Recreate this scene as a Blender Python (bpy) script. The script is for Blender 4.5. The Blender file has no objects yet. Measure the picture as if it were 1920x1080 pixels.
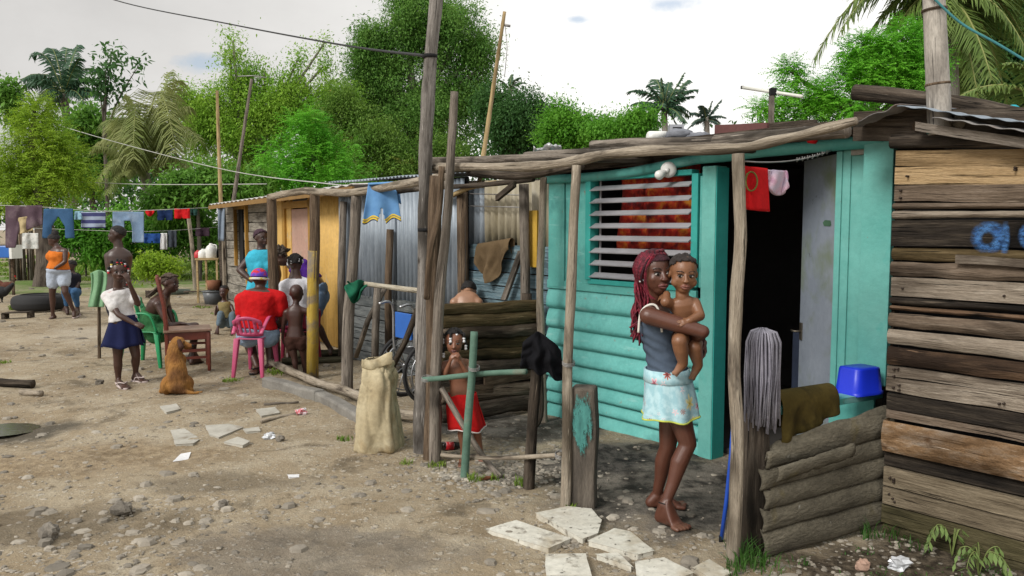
import bpy, bmesh, math, random
from mathutils import Vector as V, Matrix, noise, Quaternion
R = math.radians
sc = bpy.context.scene
COL = sc.collection
rnd = random.Random(7)
# ------------------------------------------------------------------ camera
FPX, HZ, CAMH = 1493.0, 425.0, 1.65
PITCH = math.atan((540 - HZ) / FPX)
cam = bpy.data.cameras.new('camera'); camo = bpy.data.objects.new('camera', cam); COL.objects.link(camo)
cam.sensor_width = 36; cam.lens = FPX / 1920 * 36; cam.clip_end = 2000; cam.clip_start = 0.05
camo.location = (0, 0, CAMH); camo.rotation_euler = (math.pi / 2 - PITCH, 0, 0)
sc.camera = camo
CF = V((0, math.cos(PITCH), -math.sin(PITCH))); CU = V((0, math.sin(PITCH), math.cos(PITCH))); CX = V((1, 0, 0)); C0 = V((0, 0, CAMH))
def ray(px, py): return CX * ((px - 960) / FPX) + CU * ((540 - py) / FPX) + CF
def P(px, py, Y):
    r = ray(px, py); return C0 + r * (Y / r.y)
def G(px, py, z=0.0):
    r = ray(px, py); return C0 + r * ((z - CAMH) / r.z)
# facade frame: d runs along the row of shacks towards the right, n points out into the yard
ANG = R(39.0)
FD = V((math.sin(ANG), -math.cos(ANG), 0)); FN = V((-math.cos(ANG), -math.sin(ANG), 0)); UZ = V((0, 0, 1))
F0 = G(1330, 855)
def FP(px, py, v=0.0):
    r = ray(px, py); return C0 + r * ((v - (C0 - F0).dot(FN)) / r.dot(FN))
def F(u, v, z): return F0 + FD * u + FN * v + UZ * z
def UV_(px, py, v=0.0):
    p = FP(px, py, v); return (p - F0).dot(FD), p.z
def U_(px, v=0.0): return UV_(px, 500, v)[0]
VPORCH = (G(1375, 1060) - F0).dot(FN)
# ------------------------------------------------------------------ objects
def thing(name, label, cat, loc=(0, 0, 0), group=None, kind=None):
    o = bpy.data.objects.new(name, None); COL.objects.link(o); o.location = loc; o.empty_display_size = .1
    o['label'] = label; o['category'] = cat
    if group: o['group'] = group
    if kind: o['kind'] = kind
    return o
def tag(o, label, cat, group=None):
    o['label'] = label; o['category'] = cat
    if group: o['group'] = group
    return o
def origin(o): return V(o.location) if o is not None and o.parent is None else (origin(o.parent) if o is not None else V((0, 0, 0)))
class MB:
    def __init__(s): s.v = []; s.f = []; s.uv = []; s.mi = []; s.sm = []; s.cm = 0
    def add(s, vs, fs, uvs=None, smooth=True):
        b = len(s.v); s.v += [tuple(v) for v in vs]
        for i, f in enumerate(fs):
            s.f.append([b + k for k in f]); s.mi.append(s.cm); s.sm.append(smooth)
            s.uv.append(uvs[i] if uvs else [(0, 0)] * len(f))
    def tube(s, pts, rad, n=10, rough=0.0, cap=True, seed=0, flat=1.0, vo=None):
        pts = [V(p) for p in pts]; m = len(pts)
        if not hasattr(rad, '__len__'): rad = [rad] * m
        vs = []; L = 0; ls = []; ref = None
        vo = rnd.random() * 9 if vo is None else vo
        for i, p in enumerate(pts):
            t = (pts[min(i + 1, m - 1)] - pts[max(i - 1, 0)]).normalized()
            if ref is None: ref = t.orthogonal().normalized() if abs(t.z) > .9 else t.cross(UZ).normalized()
            a = (ref - t * ref.dot(t)).normalized(); b = t.cross(a); ref = a
            if i: L += (p - pts[i - 1]).length
            ls.append(L)
            for k in range(n):
                th = 2 * math.pi * k / n; r = rad[i]
                if rough:
                    q = p * 4 + V((math.cos(th), math.sin(th), seed)) * 1.3
                    r *= 1 + rough * noise.noise(q) * 1.6 + rough * .6 * noise.noise(q * 3.7)
                vs.append(p + a * math.cos(th) * r + b * math.sin(th) * r * flat)
        fs = []; us = []
        for i in range(m - 1):
            for k in range(n):
                k2 = (k + 1) % n
                fs.append((i * n + k, i * n + k2, (i + 1) * n + k2, (i + 1) * n + k))
                w = 2 * math.pi * max(rad) / n
                us.append([(k * w + vo, ls[i] + vo), ((k + 1) * w + vo, ls[i] + vo), ((k + 1) * w + vo, ls[i + 1] + vo), (k * w + vo, ls[i + 1] + vo)])
        if cap:
            fs.append(tuple(range(n - 1, -1, -1))); us.append([(math.cos(6.28 * k / n) * .03, 0) for k in range(n)])
            fs.append(tuple((m - 1) * n + k for k in range(n))); us.append([(math.cos(6.28 * k / n) * .03, 0) for k in range(n)])
        s.add(vs, fs, us)
    def box(s, c, ax, ay, az, smooth=False, uo=None):
        """c centre; ax, ay, az half-extent vectors; uv v runs along ax"""
        c = V(c); ax, ay, az = V(ax), V(ay), V(az); vs = []
        for i in (-1, 1):
            for j in (-1, 1):
                for k in (-1, 1): vs.append(c + ax * i + ay * j + az * k)
        fs = [(0, 1, 3, 2), (4, 6, 7, 5), (0, 4, 5, 1), (2, 3, 7, 6), (0, 2, 6, 4), (1, 5, 7, 3)]
        lx, ly, lz = ax.length, ay.length, az.length; uo = rnd.random() * 20 if uo is None else uo
        def uvp(i):
            sx = -1 if i < 4 else 1; sy = -1 if (i % 4) < 2 else 1; sz = -1 if i % 2 == 0 else 1
            return sx, sy, sz
        us = []
        for f in fs:
            l = []
            for i in f:
                x, y, z = uvp(i); l.append((y * ly + z * lz + uo, x * lx + uo))
            us.append(l)
        s.add(vs, fs, us, smooth)
    def plank(s, p0, p1, up, w, nrm, t, seg=1, jag=0.0):
        """board from p0 to p1, width w along up, thickness t along nrm, with slightly uneven long edges"""
        p0, p1, up, nrm = V(p0), V(p1), V(up), V(nrm); L = (p1 - p0).length; uo = rnd.random() * 20
        vs = []; sd = rnd.random() * 50
        for i in range(seg + 1):
            q = p0.lerp(p1, i / seg)
            for a, b in ((-1, -1), (1, -1), (1, 1), (-1, 1)):
                e = jag * noise.noise(V((i / seg * L * 3, a * 7 + sd, 0)))
                vs.append(q + up * (a * w / 2 + e) + nrm * (b * t / 2))
        fs = []; us = []
        for i in range(seg):
            for k in range(4):
                k2 = (k + 1) % 4; o = i * 4
                fs.append((o + k, o + k2, o + 4 + k2, o + 4 + k))
                ws = [-w / 2, w / 2, w / 2 + t, w * 1.5 + t, w * 1.5 + 2 * t]
                v0, v1 = i / seg * L, (i + 1) / seg * L
                us.append([(ws[k] + uo, v0 + uo), (ws[k + 1] + uo, v0 + uo), (ws[k + 1] + uo, v1 + uo), (ws[k] + uo, v1 + uo)])
        fs.append((3, 2, 1, 0)); us.append([(uo + .01 * k, uo) for k in range(4)])
        o = seg * 4; fs.append((o, o + 1, o + 2, o + 3)); us.append([(uo + .01 * k, uo) for k in range(4)])
        s.add(vs, fs, us, False)
    def grid(s, fn, nu, nv, mask=None, smooth=True, uvs=(1, 1)):
        vs = [fn(i / nu, j / nv) for j in range(nv + 1) for i in range(nu + 1)]; fs = []; us = []
        for j in range(nv):
            for i in range(nu):
                if mask and not mask((i + .5) / nu, (j + .5) / nv): continue
                a = j * (nu + 1) + i
                fs.append((a, a + 1, a + nu + 2, a + nu + 1))
                us.append([(x / nu * uvs[0], y / nv * uvs[1]) for x, y in ((i, j), (i + 1, j), (i + 1, j + 1), (i, j + 1))])
        s.add(vs, fs, us, smooth)
    def ball(s, c, r, n=10, m=7, rough=0.0, ax=None, seed=0):
        c = V(c)
        if not hasattr(r, '__len__'): r = (r, r, r)
        ax = ax or (V((1, 0, 0)), V((0, 1, 0)), V((0, 0, 1))); vs = []
        for j in range(m + 1):
            ph = math.pi * j / m
            for i in range(n):
                th = 2 * math.pi * i / n
                d = V((math.sin(ph) * math.cos(th), math.sin(ph) * math.sin(th), math.cos(ph)))
                k = 1 + (rough * noise.noise(d * 1.7 + V((seed, seed * 2, 0))) if rough else 0)
                vs.append(c + ax[0] * d.x * r[0] * k + ax[1] * d.y * r[1] * k + ax[2] * d.z * r[2] * k)
        fs = []
        for j in range(m):
            for i in range(n):
                i2 = (i + 1) % n; fs.append((j * n + i, (j + 1) * n + i, (j + 1) * n + i2, j * n + i2))
        s.add(vs, fs)
    def build(s, name, mat, parent=None, solid=0.0, autosm=None, bevel=0.0, sub=0):
        o0 = origin(parent) if parent else V((0, 0, 0))
        me = bpy.data.meshes.new(name); me.from_pydata([tuple(V(v) - o0) for v in s.v], [], s.f)
        ul = me.uv_layers.new(name='UVMap'); k = 0
        flat = [c for f in s.uv for p in f for c in p]
        ul.data.foreach_set('uv', flat)
        me.polygons.foreach_set('use_smooth', s.sm); me.polygons.foreach_set('material_index', s.mi)
        for m in (mat if isinstance(mat, (list, tuple)) else [mat]): me.materials.append(m)
        me.update(); o = bpy.data.objects.new(name, me); COL.objects.link(o)
        if parent: o.parent = parent
        if bevel:
            b = o.modifiers.new('b', 'BEVEL'); b.width = bevel; b.segments = 2; b.limit_method = 'ANGLE'; b.angle_limit = R(40)
        if solid:
            b = o.modifiers.new('s', 'SOLIDIFY'); b.thickness = solid; b.offset = 0
        if sub:
            b = o.modifiers.new('u', 'SUBSURF'); b.levels = sub; b.render_levels = sub
        return o
def bez(pts, n=8):
    """smooth polyline through the points"""
    pts = [V(p) for p in pts]; out = []
    for i in range(len(pts) - 1):
        p0 = pts[max(i - 1, 0)]; p1 = pts[i]; p2 = pts[i + 1]; p3 = pts[min(i + 2, len(pts) - 1)]
        for k in range(n):
            t = k / n
            out.append(.5 * ((2 * p1) + (p2 - p0) * t + (2 * p0 - 5 * p1 + 4 * p2 - p3) * t * t + (3 * p1 - p0 - 3 * p2 + p3) * t ** 3))
    out.append(pts[-1]); return out
def rope(pts, r, name, mat, parent=None, n=6, seg=10):
    m = MB(); m.tube(bez(pts, seg), r, n); return m.build(name, mat, parent)
def sag(a, b, s, n=14):
    a, b = V(a), V(b); return [a.lerp(b, i / n) - UZ * s * 4 * (i / n) * (1 - i / n) for i in range(n + 1)]
# ------------------------------------------------------------------ materials
def lin(c):
    f = lambda x: x / 12.92 if x <= .04045 else ((x + .055) / 1.055) ** 2.4
    return tuple(f(x / 255) for x in c) + (1,)
def c4(c): return tuple(c) + (1,) if len(c) == 3 else tuple(c)
class NT:
    def __init__(s, m): s.t = m.node_tree; s.n = s.t.nodes; s.l = s.t.links
    def new(s, ty, **k):
        n = s.n.new(ty)
        for a, b in k.items(): setattr(n, a, b)
        return n
    def link(s, a, b): s.l.new(a, b)
    def noise(s, vec, scale, detail=4, rough=.55, dist=0.0):
        n = s.new('ShaderNodeTexNoise'); n.inputs['Scale'].default_value = scale; n.inputs['Detail'].default_value = detail
        n.inputs['Roughness'].default_value = rough; n.inputs['Distortion'].default_value = dist
        s.link(vec, n.inputs['Vector']); return n.outputs['Fac']
    def ramp(s, fac, stops):
        r = s.new('ShaderNodeValToRGB'); e = r.color_ramp.elements
        while len(e) < len(stops): e.new(.5)
        for i, (p, c) in enumerate(stops): e[i].position = p; e[i].color = c4(c)
        s.link(fac, r.inputs['Fac']); return r.outputs['Color']
    def mapr(s, fac, a, b, c=0.0, d=1.0):
        r = s.new('ShaderNodeMapRange'); s.link(fac, r.inputs['Value'])
        for k, x in zip(('From Min', 'From Max', 'To Min', 'To Max'), (a, b, c, d)): r.inputs[k].default_value = x
        return r.outputs['Result']
    def mix(s, fac, a, b, mode='MIX'):
        m = s.new('ShaderNodeMix', data_type='RGBA', blend_type=mode)
        if hasattr(fac, 'links'): s.link(fac, m.inputs['Factor'])
        else: m.inputs['Factor'].default_value = fac
        for x, k in ((a, 6), (b, 7)):
            if hasattr(x, 'links'): s.link(x, m.inputs[k])
            else: m.inputs[k].default_value = c4(x)
        return m.outputs[2]
    def math(s, op, a, b=0.0):
        m = s.new('ShaderNodeMath', operation=op)
        for x, k in ((a, 0), (b, 1)):
            if hasattr(x, 'links'): s.link(x, m.inputs[k])
            else: m.inputs[k].default_value = x
        return m.outputs[0]
    def coord(s, kind='Object', scale=(1, 1, 1), rnd_obj=True):
        t = s.new('ShaderNodeTexCoord'); mp = s.new('ShaderNodeMapping'); mp.inputs['Scale'].default_value = scale
        s.link(t.outputs[kind], mp.inputs['Vector']); return mp.outputs['Vector']
MATS = {}
def M(name, stops, scale=(1, 1, 1), freq=4.0, coord='Object', rough=.8, bump=.15, bfreq=30.0, metal=0.0, over=(), fine=.25, attr=None, trans=0.0, spec=.4, bdist=.01, island=0.0):
    """noise-ramped surface with optional stains; over = [(colour, freq, lo, hi, scale)]"""
    if name in MATS: return MATS[name]
    m = bpy.data.materials.new(name); m.use_nodes = True; t = NT(m); b = t.n['Principled BSDF']
    vec = t.coord(coord, scale); base = t.noise(vec, freq, 5, .6)
    if not isinstance(stops[0], tuple) or not hasattr(stops[0][1], '__len__'): stops = [(.3, tuple(x * .85 for x in stops[:3])), (.7, tuple(min(1, x * 1.12) for x in stops[:3]))]
    col = t.ramp(base, stops)
    for o in over:
        oc, of, lo, hi = o[:4]; ov = t.coord(coord, o[4] if len(o) > 4 else (1, 1, 1))
        nz = t.noise(ov, of, 4, .6, .3); col = t.mix(t.mapr(nz, lo, hi), col, oc)
    if island:
        g = t.new('ShaderNodeNewGeometry'); col = t.mix(1.0, col, t.ramp(g.outputs['Random Per Island'], [(0, (1 - island,) * 3), (1, (1 + island * .3,) * 3)]), 'MULTIPLY')
    if fine:
        fn = t.noise(vec, freq * 11, 3, .7); col = t.mix(1.0, col, t.ramp(fn, [(.25, (1 - fine,) * 3), (.75, (1, 1, 1))]), 'MULTIPLY')
    if attr:
        a = t.new('ShaderNodeAttribute', attribute_name=attr); col = t.mix(1.0, col, a.outputs['Color'], 'MULTIPLY')
    t.link(col, b.inputs['Base Color']); b.inputs['Roughness'].default_value = rough; b.inputs['Metallic'].default_value = metal
    b.inputs['Specular IOR Level'].default_value = spec
    if bump:
        bn = t.new('ShaderNodeBump'); bn.inputs['Strength'].default_value = bump; bn.inputs['Distance'].default_value = bdist
        t.link(t.noise(vec, bfreq, 4, .65), bn.inputs['Height']); t.link(bn.outputs['Normal'], b.inputs['Normal'])
    if trans:
        tr = t.new('ShaderNodeBsdfTranslucent'); t.link(col, tr.inputs['Color']); mx = t.new('ShaderNodeMixShader'); mx.inputs[0].default_value = trans
        t.link(b.outputs[0], mx.inputs[1]); t.link(tr.outputs[0], mx.inputs[2]); t.link(mx.outputs[0], t.n['Material Output'].inputs['Surface'])
    MATS[name] = m; return m
GR = (14, 1.1, 1)     # wood grain runs along uv v
def wood(name, dark, mid, light, over=(), **k):
    cr = tuple(x * .22 for x in dark); over = list(over) + [(cr, 5, .60, .65, (15, .45, 1)), (tuple(x * .6 for x in dark), 1.4, .52, .66, (2, .7, 1)), (tuple(min(1, x * 1.25) for x in light), 6, .64, .72, (9, .5, 1))]
    kw = dict(scale=GR, freq=2.6, coord='UV', rough=.9, bump=.85, bfreq=7.0, spec=.15, fine=.5, bdist=.016, over=over); kw.update(k)
    return M(name, [(.25, dark), (.5, mid), (.75, light)], **kw)
W_GREY = wood('weathered_grey_wood', (.10, .085, .07), (.24, .205, .17), (.40, .35, .30), over=[((.05, .04, .032), 2.2, .60, .75, (3, .8, 1))])
W_DARK = wood('dark_weathered_wood', (.03, .025, .02), (.085, .066, .05), (.20, .165, .13))
W_PALE = wood('pale_peeled_pole', (.21, .17, .125), (.40, .34, .265), (.56, .49, .395), over=[((.09, .07, .055), 2.5, .56, .70, (3, 1, 1)), ((.05, .035, .028), 5, .68, .76)])
W_BROWN = wood('brown_wood', (.05, .035, .024), (.15, .105, .07), (.29, .22, .155))
BAMBOO = wood('bamboo', (.36, .25, .11), (.52, .38, .19), (.62, .50, .29), rough=.5, bump=.15)
TURQ = M('turquoise_paint', [(.3, (.075, .33, .30)), (.55, (.105, .40, .36)), (.8, (.16, .47, .425))], scale=(2, 2, 2), freq=1.6, rough=.55, bump=.35, bfreq=9, fine=.12,
         over=[((.035, .19, .18), 2.6, .52, .74), ((.25, .50, .48), 5.0, .60, .75, (.5, .5, 3)), ((.20, .18, .14), 19.0, .67, .75), ((.10, .12, .10), 40, .70, .76)])
TURQ_D = M('turquoise_deep_and_shade', [(.3, (.02, .28, .25)), (.7, (.035, .35, .31))], freq=2, rough=.55, bump=.3, bfreq=9, fine=.15, over=[((.10, .09, .07), 18.0, .71, .78)])
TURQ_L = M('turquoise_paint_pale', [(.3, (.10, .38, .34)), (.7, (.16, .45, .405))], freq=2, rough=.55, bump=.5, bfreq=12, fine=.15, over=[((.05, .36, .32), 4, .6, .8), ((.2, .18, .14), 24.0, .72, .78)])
GALV = M('galvanised_sheet', [(.3, (.17, .205, .245)), (.6, (.29, .335, .385)), (.8, (.42, .47, .52))], scale=(1, 1, .25), freq=5, rough=.5, bump=.15, metal=.15, over=[((.25, .15, .08), 3.5, .66, .8, (1, 1, .3))])
BLACK = M('black_and_shade', (.006, .006, .007), freq=3, rough=.9, bump=0)  # plain black, also stands for shade in gaps and openings
def cloth(name, c, over=(), rough=.9, freq=5, **k): return M(name, tuple(c), freq=freq, rough=rough, bump=.35, bfreq=60, over=over, spec=.15, bdist=.004, **k)
def plastic(name, c, **k): return M(name, tuple(c), freq=2, rough=k.pop('rough', .38), bump=.05, fine=.06, spec=.5, **k)
# ------------------------------------------------------------------ sky and sun
w = bpy.data.worlds.new('World'); sc.world = w; w.use_nodes = True; t = NT(w)
SUN_EL, SUN_AZ = R(37), R(226)          # azimuth clockwise from +Y: behind the camera, to the left
sky = t.new('ShaderNodeTexSky', sky_type='NISHITA'); sky.sun_disc = False; sky.sun_elevation = SUN_EL; sky.sun_rotation = SUN_AZ
bg = t.n['Background']; bg.inputs['Strength'].default_value = .1; t.link(sky.outputs[0], bg.inputs['Color'])
vec = t.coord('Generated', (1, 1, 1.6)); big = t.noise(vec, 1.3, 3, .5)
cl = t.new('ShaderNodeBackground'); cl.inputs['Strength'].default_value = 1.0
# cloud deck: bright thin cloud to the right, a heavier grey bank up to the left
tc = t.new('ShaderNodeTexCoord'); dp = t.new('ShaderNodeVectorMath', operation='DOT_PRODUCT'); t.link(tc.outputs['Generated'], dp.inputs[0])
dp.inputs[1].default_value = tuple(V((-.62, .62, .42)).normalized())
bank = t.mapr(t.math('ADD', t.math('ADD', dp.outputs['Value'], t.math('MULTIPLY', t.math('SUBTRACT', big, .5), .35)), t.math('MULTIPLY', t.math('SUBTRACT', t.noise(vec, 5, 6, .6), .5), .12)), .74, 1.0)
t.link(t.mix(bank, (.80, .79, .765), (.40, .39, .38)), cl.inputs['Color'])
hole = t.mapr(t.noise(vec, 6.5, 4, .6), .70, .76)
for hx, hy, hr in ((1262, 6, .030), (1082, 36, .014), (395, 120, .03)):     # thin blue breaks in the cloud deck
    d0 = ray(hx, hy).normalized(); sb = t.new('ShaderNodeVectorMath', operation='SUBTRACT'); t.link(tc.outputs['Generated'], sb.inputs[0]); sb.inputs[1].default_value = tuple(d0)
    ml = t.new('ShaderNodeVectorMath', operation='MULTIPLY'); t.link(sb.outputs[0], ml.inputs[0]); ml.inputs[1].default_value = (1, 1, 3.2); ln = t.new('ShaderNodeVectorMath', operation='LENGTH'); t.link(ml.outputs[0], ln.inputs[0])
    hole = t.math('MAXIMUM', hole, t.math('MULTIPLY', t.mapr(t.math('ADD', ln.outputs['Value'], t.math('MULTIPLY', t.math('SUBTRACT', t.noise(vec, 22, 5, .65), .5), hr * 2.4)), hr * 1.3, hr * .3), .55))
mx = t.new('ShaderNodeMixShader'); t.link(hole, mx.inputs[0]); t.link(cl.outputs[0], mx.inputs[1]); t.link(bg.outputs[0], mx.inputs[2])
t.link(mx.outputs[0], t.n['World Output'].inputs['Surface'])
sl = bpy.data.lights.new('sun', 'SUN'); sl.energy = 2.0; sl.angle = R(18); sl.color = (1, .96, .9)
so = bpy.data.objects.new('sun', sl); COL.objects.link(so)
sd = V((math.sin(SUN_AZ) * math.cos(SUN_EL), math.cos(SUN_AZ) * math.cos(SUN_EL), math.sin(SUN_EL)))
so.rotation_euler = sd.to_track_quat('Z', 'Y').to_euler(); so.location = sd * 30
vs = sc.view_settings; vs.view_transform = 'Standard'; vs.look = 'None'; vs.gamma = 1; vs.exposure = 0.5
# ------------------------------------------------------------------ ground
PUD = G(10, 790)
def gz(x, y):
    z = .022 * noise.noise(V((x * .9, y * .9, 0))) + .022 * noise.noise(V((x * 2.3, y * 2.3, 3))) + .012 * noise.noise(V((x * 5, y * 5, 8)))
    d = math.hypot(x - PUD.x, (y - PUD.y) * .8)
    z -= .10 * math.exp(-(d / .75) ** 2)
    if y > 14: z += .02 * (y - 14) * .12
    return z
def gp(px, py): q = G(px, py); return V((q.x, q.y, gz(q.x, q.y)))
m = MB(); N = 300
def gxy(s, k, c): return c + k * math.sinh(5.6 * s)
vs = []; fs = []
for j in range(N + 1):
    for i in range(N + 1):
        x = gxy(i / N * 2 - 1, 2.6, -1.2); y = gxy(j / N * 2 - 1, 2.6, 5.6)
        r = math.hypot(x, y - 6); f = 1.0 if r < 40 else 0
        z = gz(x, y) if f else .06
        z += f * (.012 * noise.noise(V((x * 9, y * 9, 1))) + .009 * noise.noise(V((x * 19, y * 19, 2)))) * (1 if r < 14 else .4)
        vs.append((x, y, z))
for j in range(N):
    for i in range(N):
        a = j * (N + 1) + i; fs.append((a, a + 1, a + N + 2, a + N + 1))
m.add(vs, fs)
gm = bpy.data.materials.new('dirt'); gm.use_nodes = True; t = NT(gm); b = t.n['Principled BSDF']; vec = t.coord('Object')
c = t.ramp(t.noise(vec, .55, 5, .6, .4), [(.28, (.20, .15, .095)), (.5, (.315, .25, .165)), (.72, (.41, .34, .24))])
c = t.mix(t.mapr(t.noise(vec, 2.3, 6, .7), .44, .66, 0, .8), c, (.46, .40, .30))
c = t.mix(t.mapr(t.noise(vec, 1.5, 5, .65, .5), .55, .66, 0, .8), c, (.13, .105, .072))
# ochre grit and pale chips trodden into the dirt
c = t.mix(t.mapr(t.noise(vec, 9, 5, .75), .58, .66, 0, .75), c, (.12, .096, .066))
def chips(sc_, lo, hi, col, dens):
    vo = t.new('ShaderNodeTexVoronoi', feature='F1'); vo.inputs['Scale'].default_value = sc_; vo.inputs['Randomness'].default_value = 1
    wp = t.new('ShaderNodeMix', data_type='VECTOR'); wp.inputs['Factor'].default_value = .05
    nz = t.new('ShaderNodeTexNoise'); nz.inputs['Scale'].default_value = sc_ * 1.4; t.link(vec, nz.inputs['Vector'])
    t.link(vec, wp.inputs[4]); t.link(nz.outputs['Color'], wp.inputs[5]); t.link(wp.outputs[1], vo.inputs['Vector'])
    sel = t.new('ShaderNodeSeparateColor'); t.link(vo.outputs['Color'], sel.inputs[0])
    on = t.math('GREATER_THAN', sel.outputs[0], dens)
    return t.math('MULTIPLY', t.mapr(vo.outputs['Distance'], hi, lo), on)
k1 = chips(16, .22, .34, None, .72); k2 = chips(38, .2, .36, None, .62); k3 = chips(90, .2, .4, None, .6)
c = t.mix(t.math('MULTIPLY', k1, .6), c, (.55, .50, .42)); c = t.mix(t.math('MULTIPLY', k2, .65), c, (.62, .57, .48)); c = t.mix(t.math('MULTIPLY', k3, .7), c, (.12, .10, .08))
# damp grey patches by the porch and a worn grey apron in the foreground
def patch(p, r, col, amt, c, fz=2.0, edge=.35):
    sub = t.new('ShaderNodeVectorMath', operation='SUBTRACT'); t.link(vec, sub.inputs[0]); sub.inputs[1].default_value = (p.x, p.y, 0)
    ml = t.new('ShaderNodeVectorMath', operation='MULTIPLY'); t.link(sub.outputs[0], ml.inputs[0]); ml.inputs[1].default_value = (1 / r[0], 1 / r[1], 0)
    ln = t.new('ShaderNodeVectorMath', operation='LENGTH'); t.link(ml.outputs[0], ln.inputs[0])
    dd = t.math('ADD', ln.outputs['Value'], t.math('MULTIPLY', t.math('SUBTRACT', t.noise(vec, fz, 5, .65), .5), 1.5))
    return t.mix(t.mapr(dd, 1.0, 1.0 - edge, 0, amt), c, col)
GC = t.mix(t.mapr(t.noise(vec, 7, 5, .7), .42, .6), (.12, .11, .10), (.19, .17, .15))
c = patch(G(590, 1040), (.75, .42), GC, .5, c, 2.2, .25)
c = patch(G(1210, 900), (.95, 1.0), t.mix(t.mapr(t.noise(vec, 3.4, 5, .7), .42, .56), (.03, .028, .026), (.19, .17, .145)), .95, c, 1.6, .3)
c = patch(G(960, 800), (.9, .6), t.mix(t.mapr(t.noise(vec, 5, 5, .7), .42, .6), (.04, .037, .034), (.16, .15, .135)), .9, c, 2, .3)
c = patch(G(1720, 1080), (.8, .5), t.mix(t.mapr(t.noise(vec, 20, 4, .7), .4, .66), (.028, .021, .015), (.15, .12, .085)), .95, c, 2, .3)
c = patch(G(110, 985), (.95, .38), t.mix(t.mapr(t.noise(vec, 6, 5, .7), .4, .62), (.10, .078, .05), (.20, .16, .11)), .75, c, 2.0, .5)
c = patch(G(420, 905), (.7, .25), (.15, .122, .085), .6, c, 2.2, .5)
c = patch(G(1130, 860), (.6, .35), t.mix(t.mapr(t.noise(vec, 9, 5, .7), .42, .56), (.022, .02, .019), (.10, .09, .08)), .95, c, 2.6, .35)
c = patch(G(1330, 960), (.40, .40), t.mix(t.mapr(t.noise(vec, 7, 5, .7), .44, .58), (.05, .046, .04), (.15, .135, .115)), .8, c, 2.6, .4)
c = patch(G(30, 795), (.62, .45), (.075, .066, .052), .85, c, 2.8, .5)
c = patch(G(170, 860), (1.1, .55), t.mix(t.mapr(t.noise(vec, 12, 4, .7), .42, .6), (.20, .14, .08), (.38, .29, .18)), .6, c, 1.6, .4)
c = patch(G(250, 620), (1.5, 1.6), (.46, .41, .33), .55, c, 1.5, .5)
c = patch(V((-12, 27, 0)), (13, 8.5), t.mix(t.mapr(t.noise(vec, .6, 5, .7), .45, .6), (.10, .19, .03), (.30, .28, .18)), .9, c, .35, .3)
c = t.mix(1.0, c, t.ramp(t.noise(vec, 120, 3, .7), [(.25, (.62,) * 3), (.7, (1.1,) * 3)]), 'MULTIPLY')
t.link(c, b.inputs['Base Color']); b.inputs['Roughness'].default_value = .95; b.inputs['Specular IOR Level'].default_value = .15
bn = t.new('ShaderNodeBump'); bn.inputs['Strength'].default_value = .75; bn.inputs['Distance'].default_value = .035
h = t.math('ADD', t.math('MULTIPLY', t.noise(vec, 14, 6, .75), 1.0), t.math('ADD', t.math('MULTIPLY', k1, .3), t.math('MULTIPLY', k2, .22)))
t.link(h, bn.inputs['Height']); t.link(bn.outputs['Normal'], b.inputs['Normal'])
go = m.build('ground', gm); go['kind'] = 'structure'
# puddle
m = MB(); n = 40
pts = []
for k in range(n):
    a = 6.283 * k / n; r = .27 * (1 + .5 * noise.noise(V((math.cos(a) * 1.5, math.sin(a) * 1.5, 5))))
    pts.append((PUD.x + math.cos(a) * r * 1.0, PUD.y + math.sin(a) * r * .8, gz(PUD.x, PUD.y) + .028))
m.add(pts, [tuple(range(n))])
wm = M('ditch_water', (.03, .024, .017), rough=.06, bump=.12, bfreq=25, spec=.6, fine=0); wo = m.build('water', wm); wo['kind'] = 'structure'
# gravel and pebbles (uncountable)
ST = M('loose_stones', [(.3, (.22, .19, .15)), (.6, (.38, .34, .28)), (.8, (.58, .54, .46))], freq=1.3, rough=.9, bump=.4, bfreq=40, fine=.3, island=.5)
m = MB(); rr = random.Random(3)
def pebble(p, r, mb=m):
    n = 6; a = rr.random() * 6.28; fl = rr.uniform(.3, .65); ex = rr.uniform(.7, 1.5); vs = [p + V((0, 0, r * fl))]
    for lev, (k, hh) in enumerate(((.75, .75), (1.0, .1), (.9, -.5))):
        for i in range(n):
            th = a + 6.283 * i / n; q = r * k * rr.uniform(.8, 1.2)
            vs.append(p + V((math.cos(a) * math.cos(th) * q * ex - math.sin(a) * math.sin(th) * q, math.sin(a) * math.cos(th) * q * ex + math.cos(a) * math.sin(th) * q, r * fl * hh)))
    fs = [(0, 1 + i, 1 + (i + 1) % n) for i in range(n)]
    for l in range(2):
        for i in range(n): fs.append((1 + l * n + i, 1 + (l + 1) * n + i, 1 + (l + 1) * n + (i + 1) % n, 1 + l * n + (i + 1) % n))
    mb.add(vs, fs, smooth=False)
for k in range(7500):
    px = rr.uniform(-150, 1500); py = 540 + 640 * rr.random() ** 1.15
    if px > 1080 and py < 1000 and rr.random() < .6: continue
    q = gp(px, py)
    if noise.noise(V((q.x * .8, q.y * .8, 9))) + rr.uniform(-.35, .35) < -.05: continue
    r = min(.05, .006 + .010 * rr.random() ** 2 + .045 * rr.random() ** 13) * (1 if py > 700 else 1.5)
    pebble(q - UZ * r * .05, r)
for k in range(1100):
    px = rr.uniform(1380, 1960); py = rr.uniform(960, 1150); q = gp(px, py)
    if (q - F0).dot(FN) < .45: continue
    pebble(q, rr.uniform(.005, .016))
for k in range(900):
    px = rr.gauss(930, 70); py = rr.gauss(880, 22); pebble(gp(px, py), rr.uniform(.006, .022))
pe = m.build('gravel', ST); pe['kind'] = 'stuff'; pe['label'] = 'loose pebbles and grit strewn over the dirt yard'; pe['category'] = 'gravel'
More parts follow.
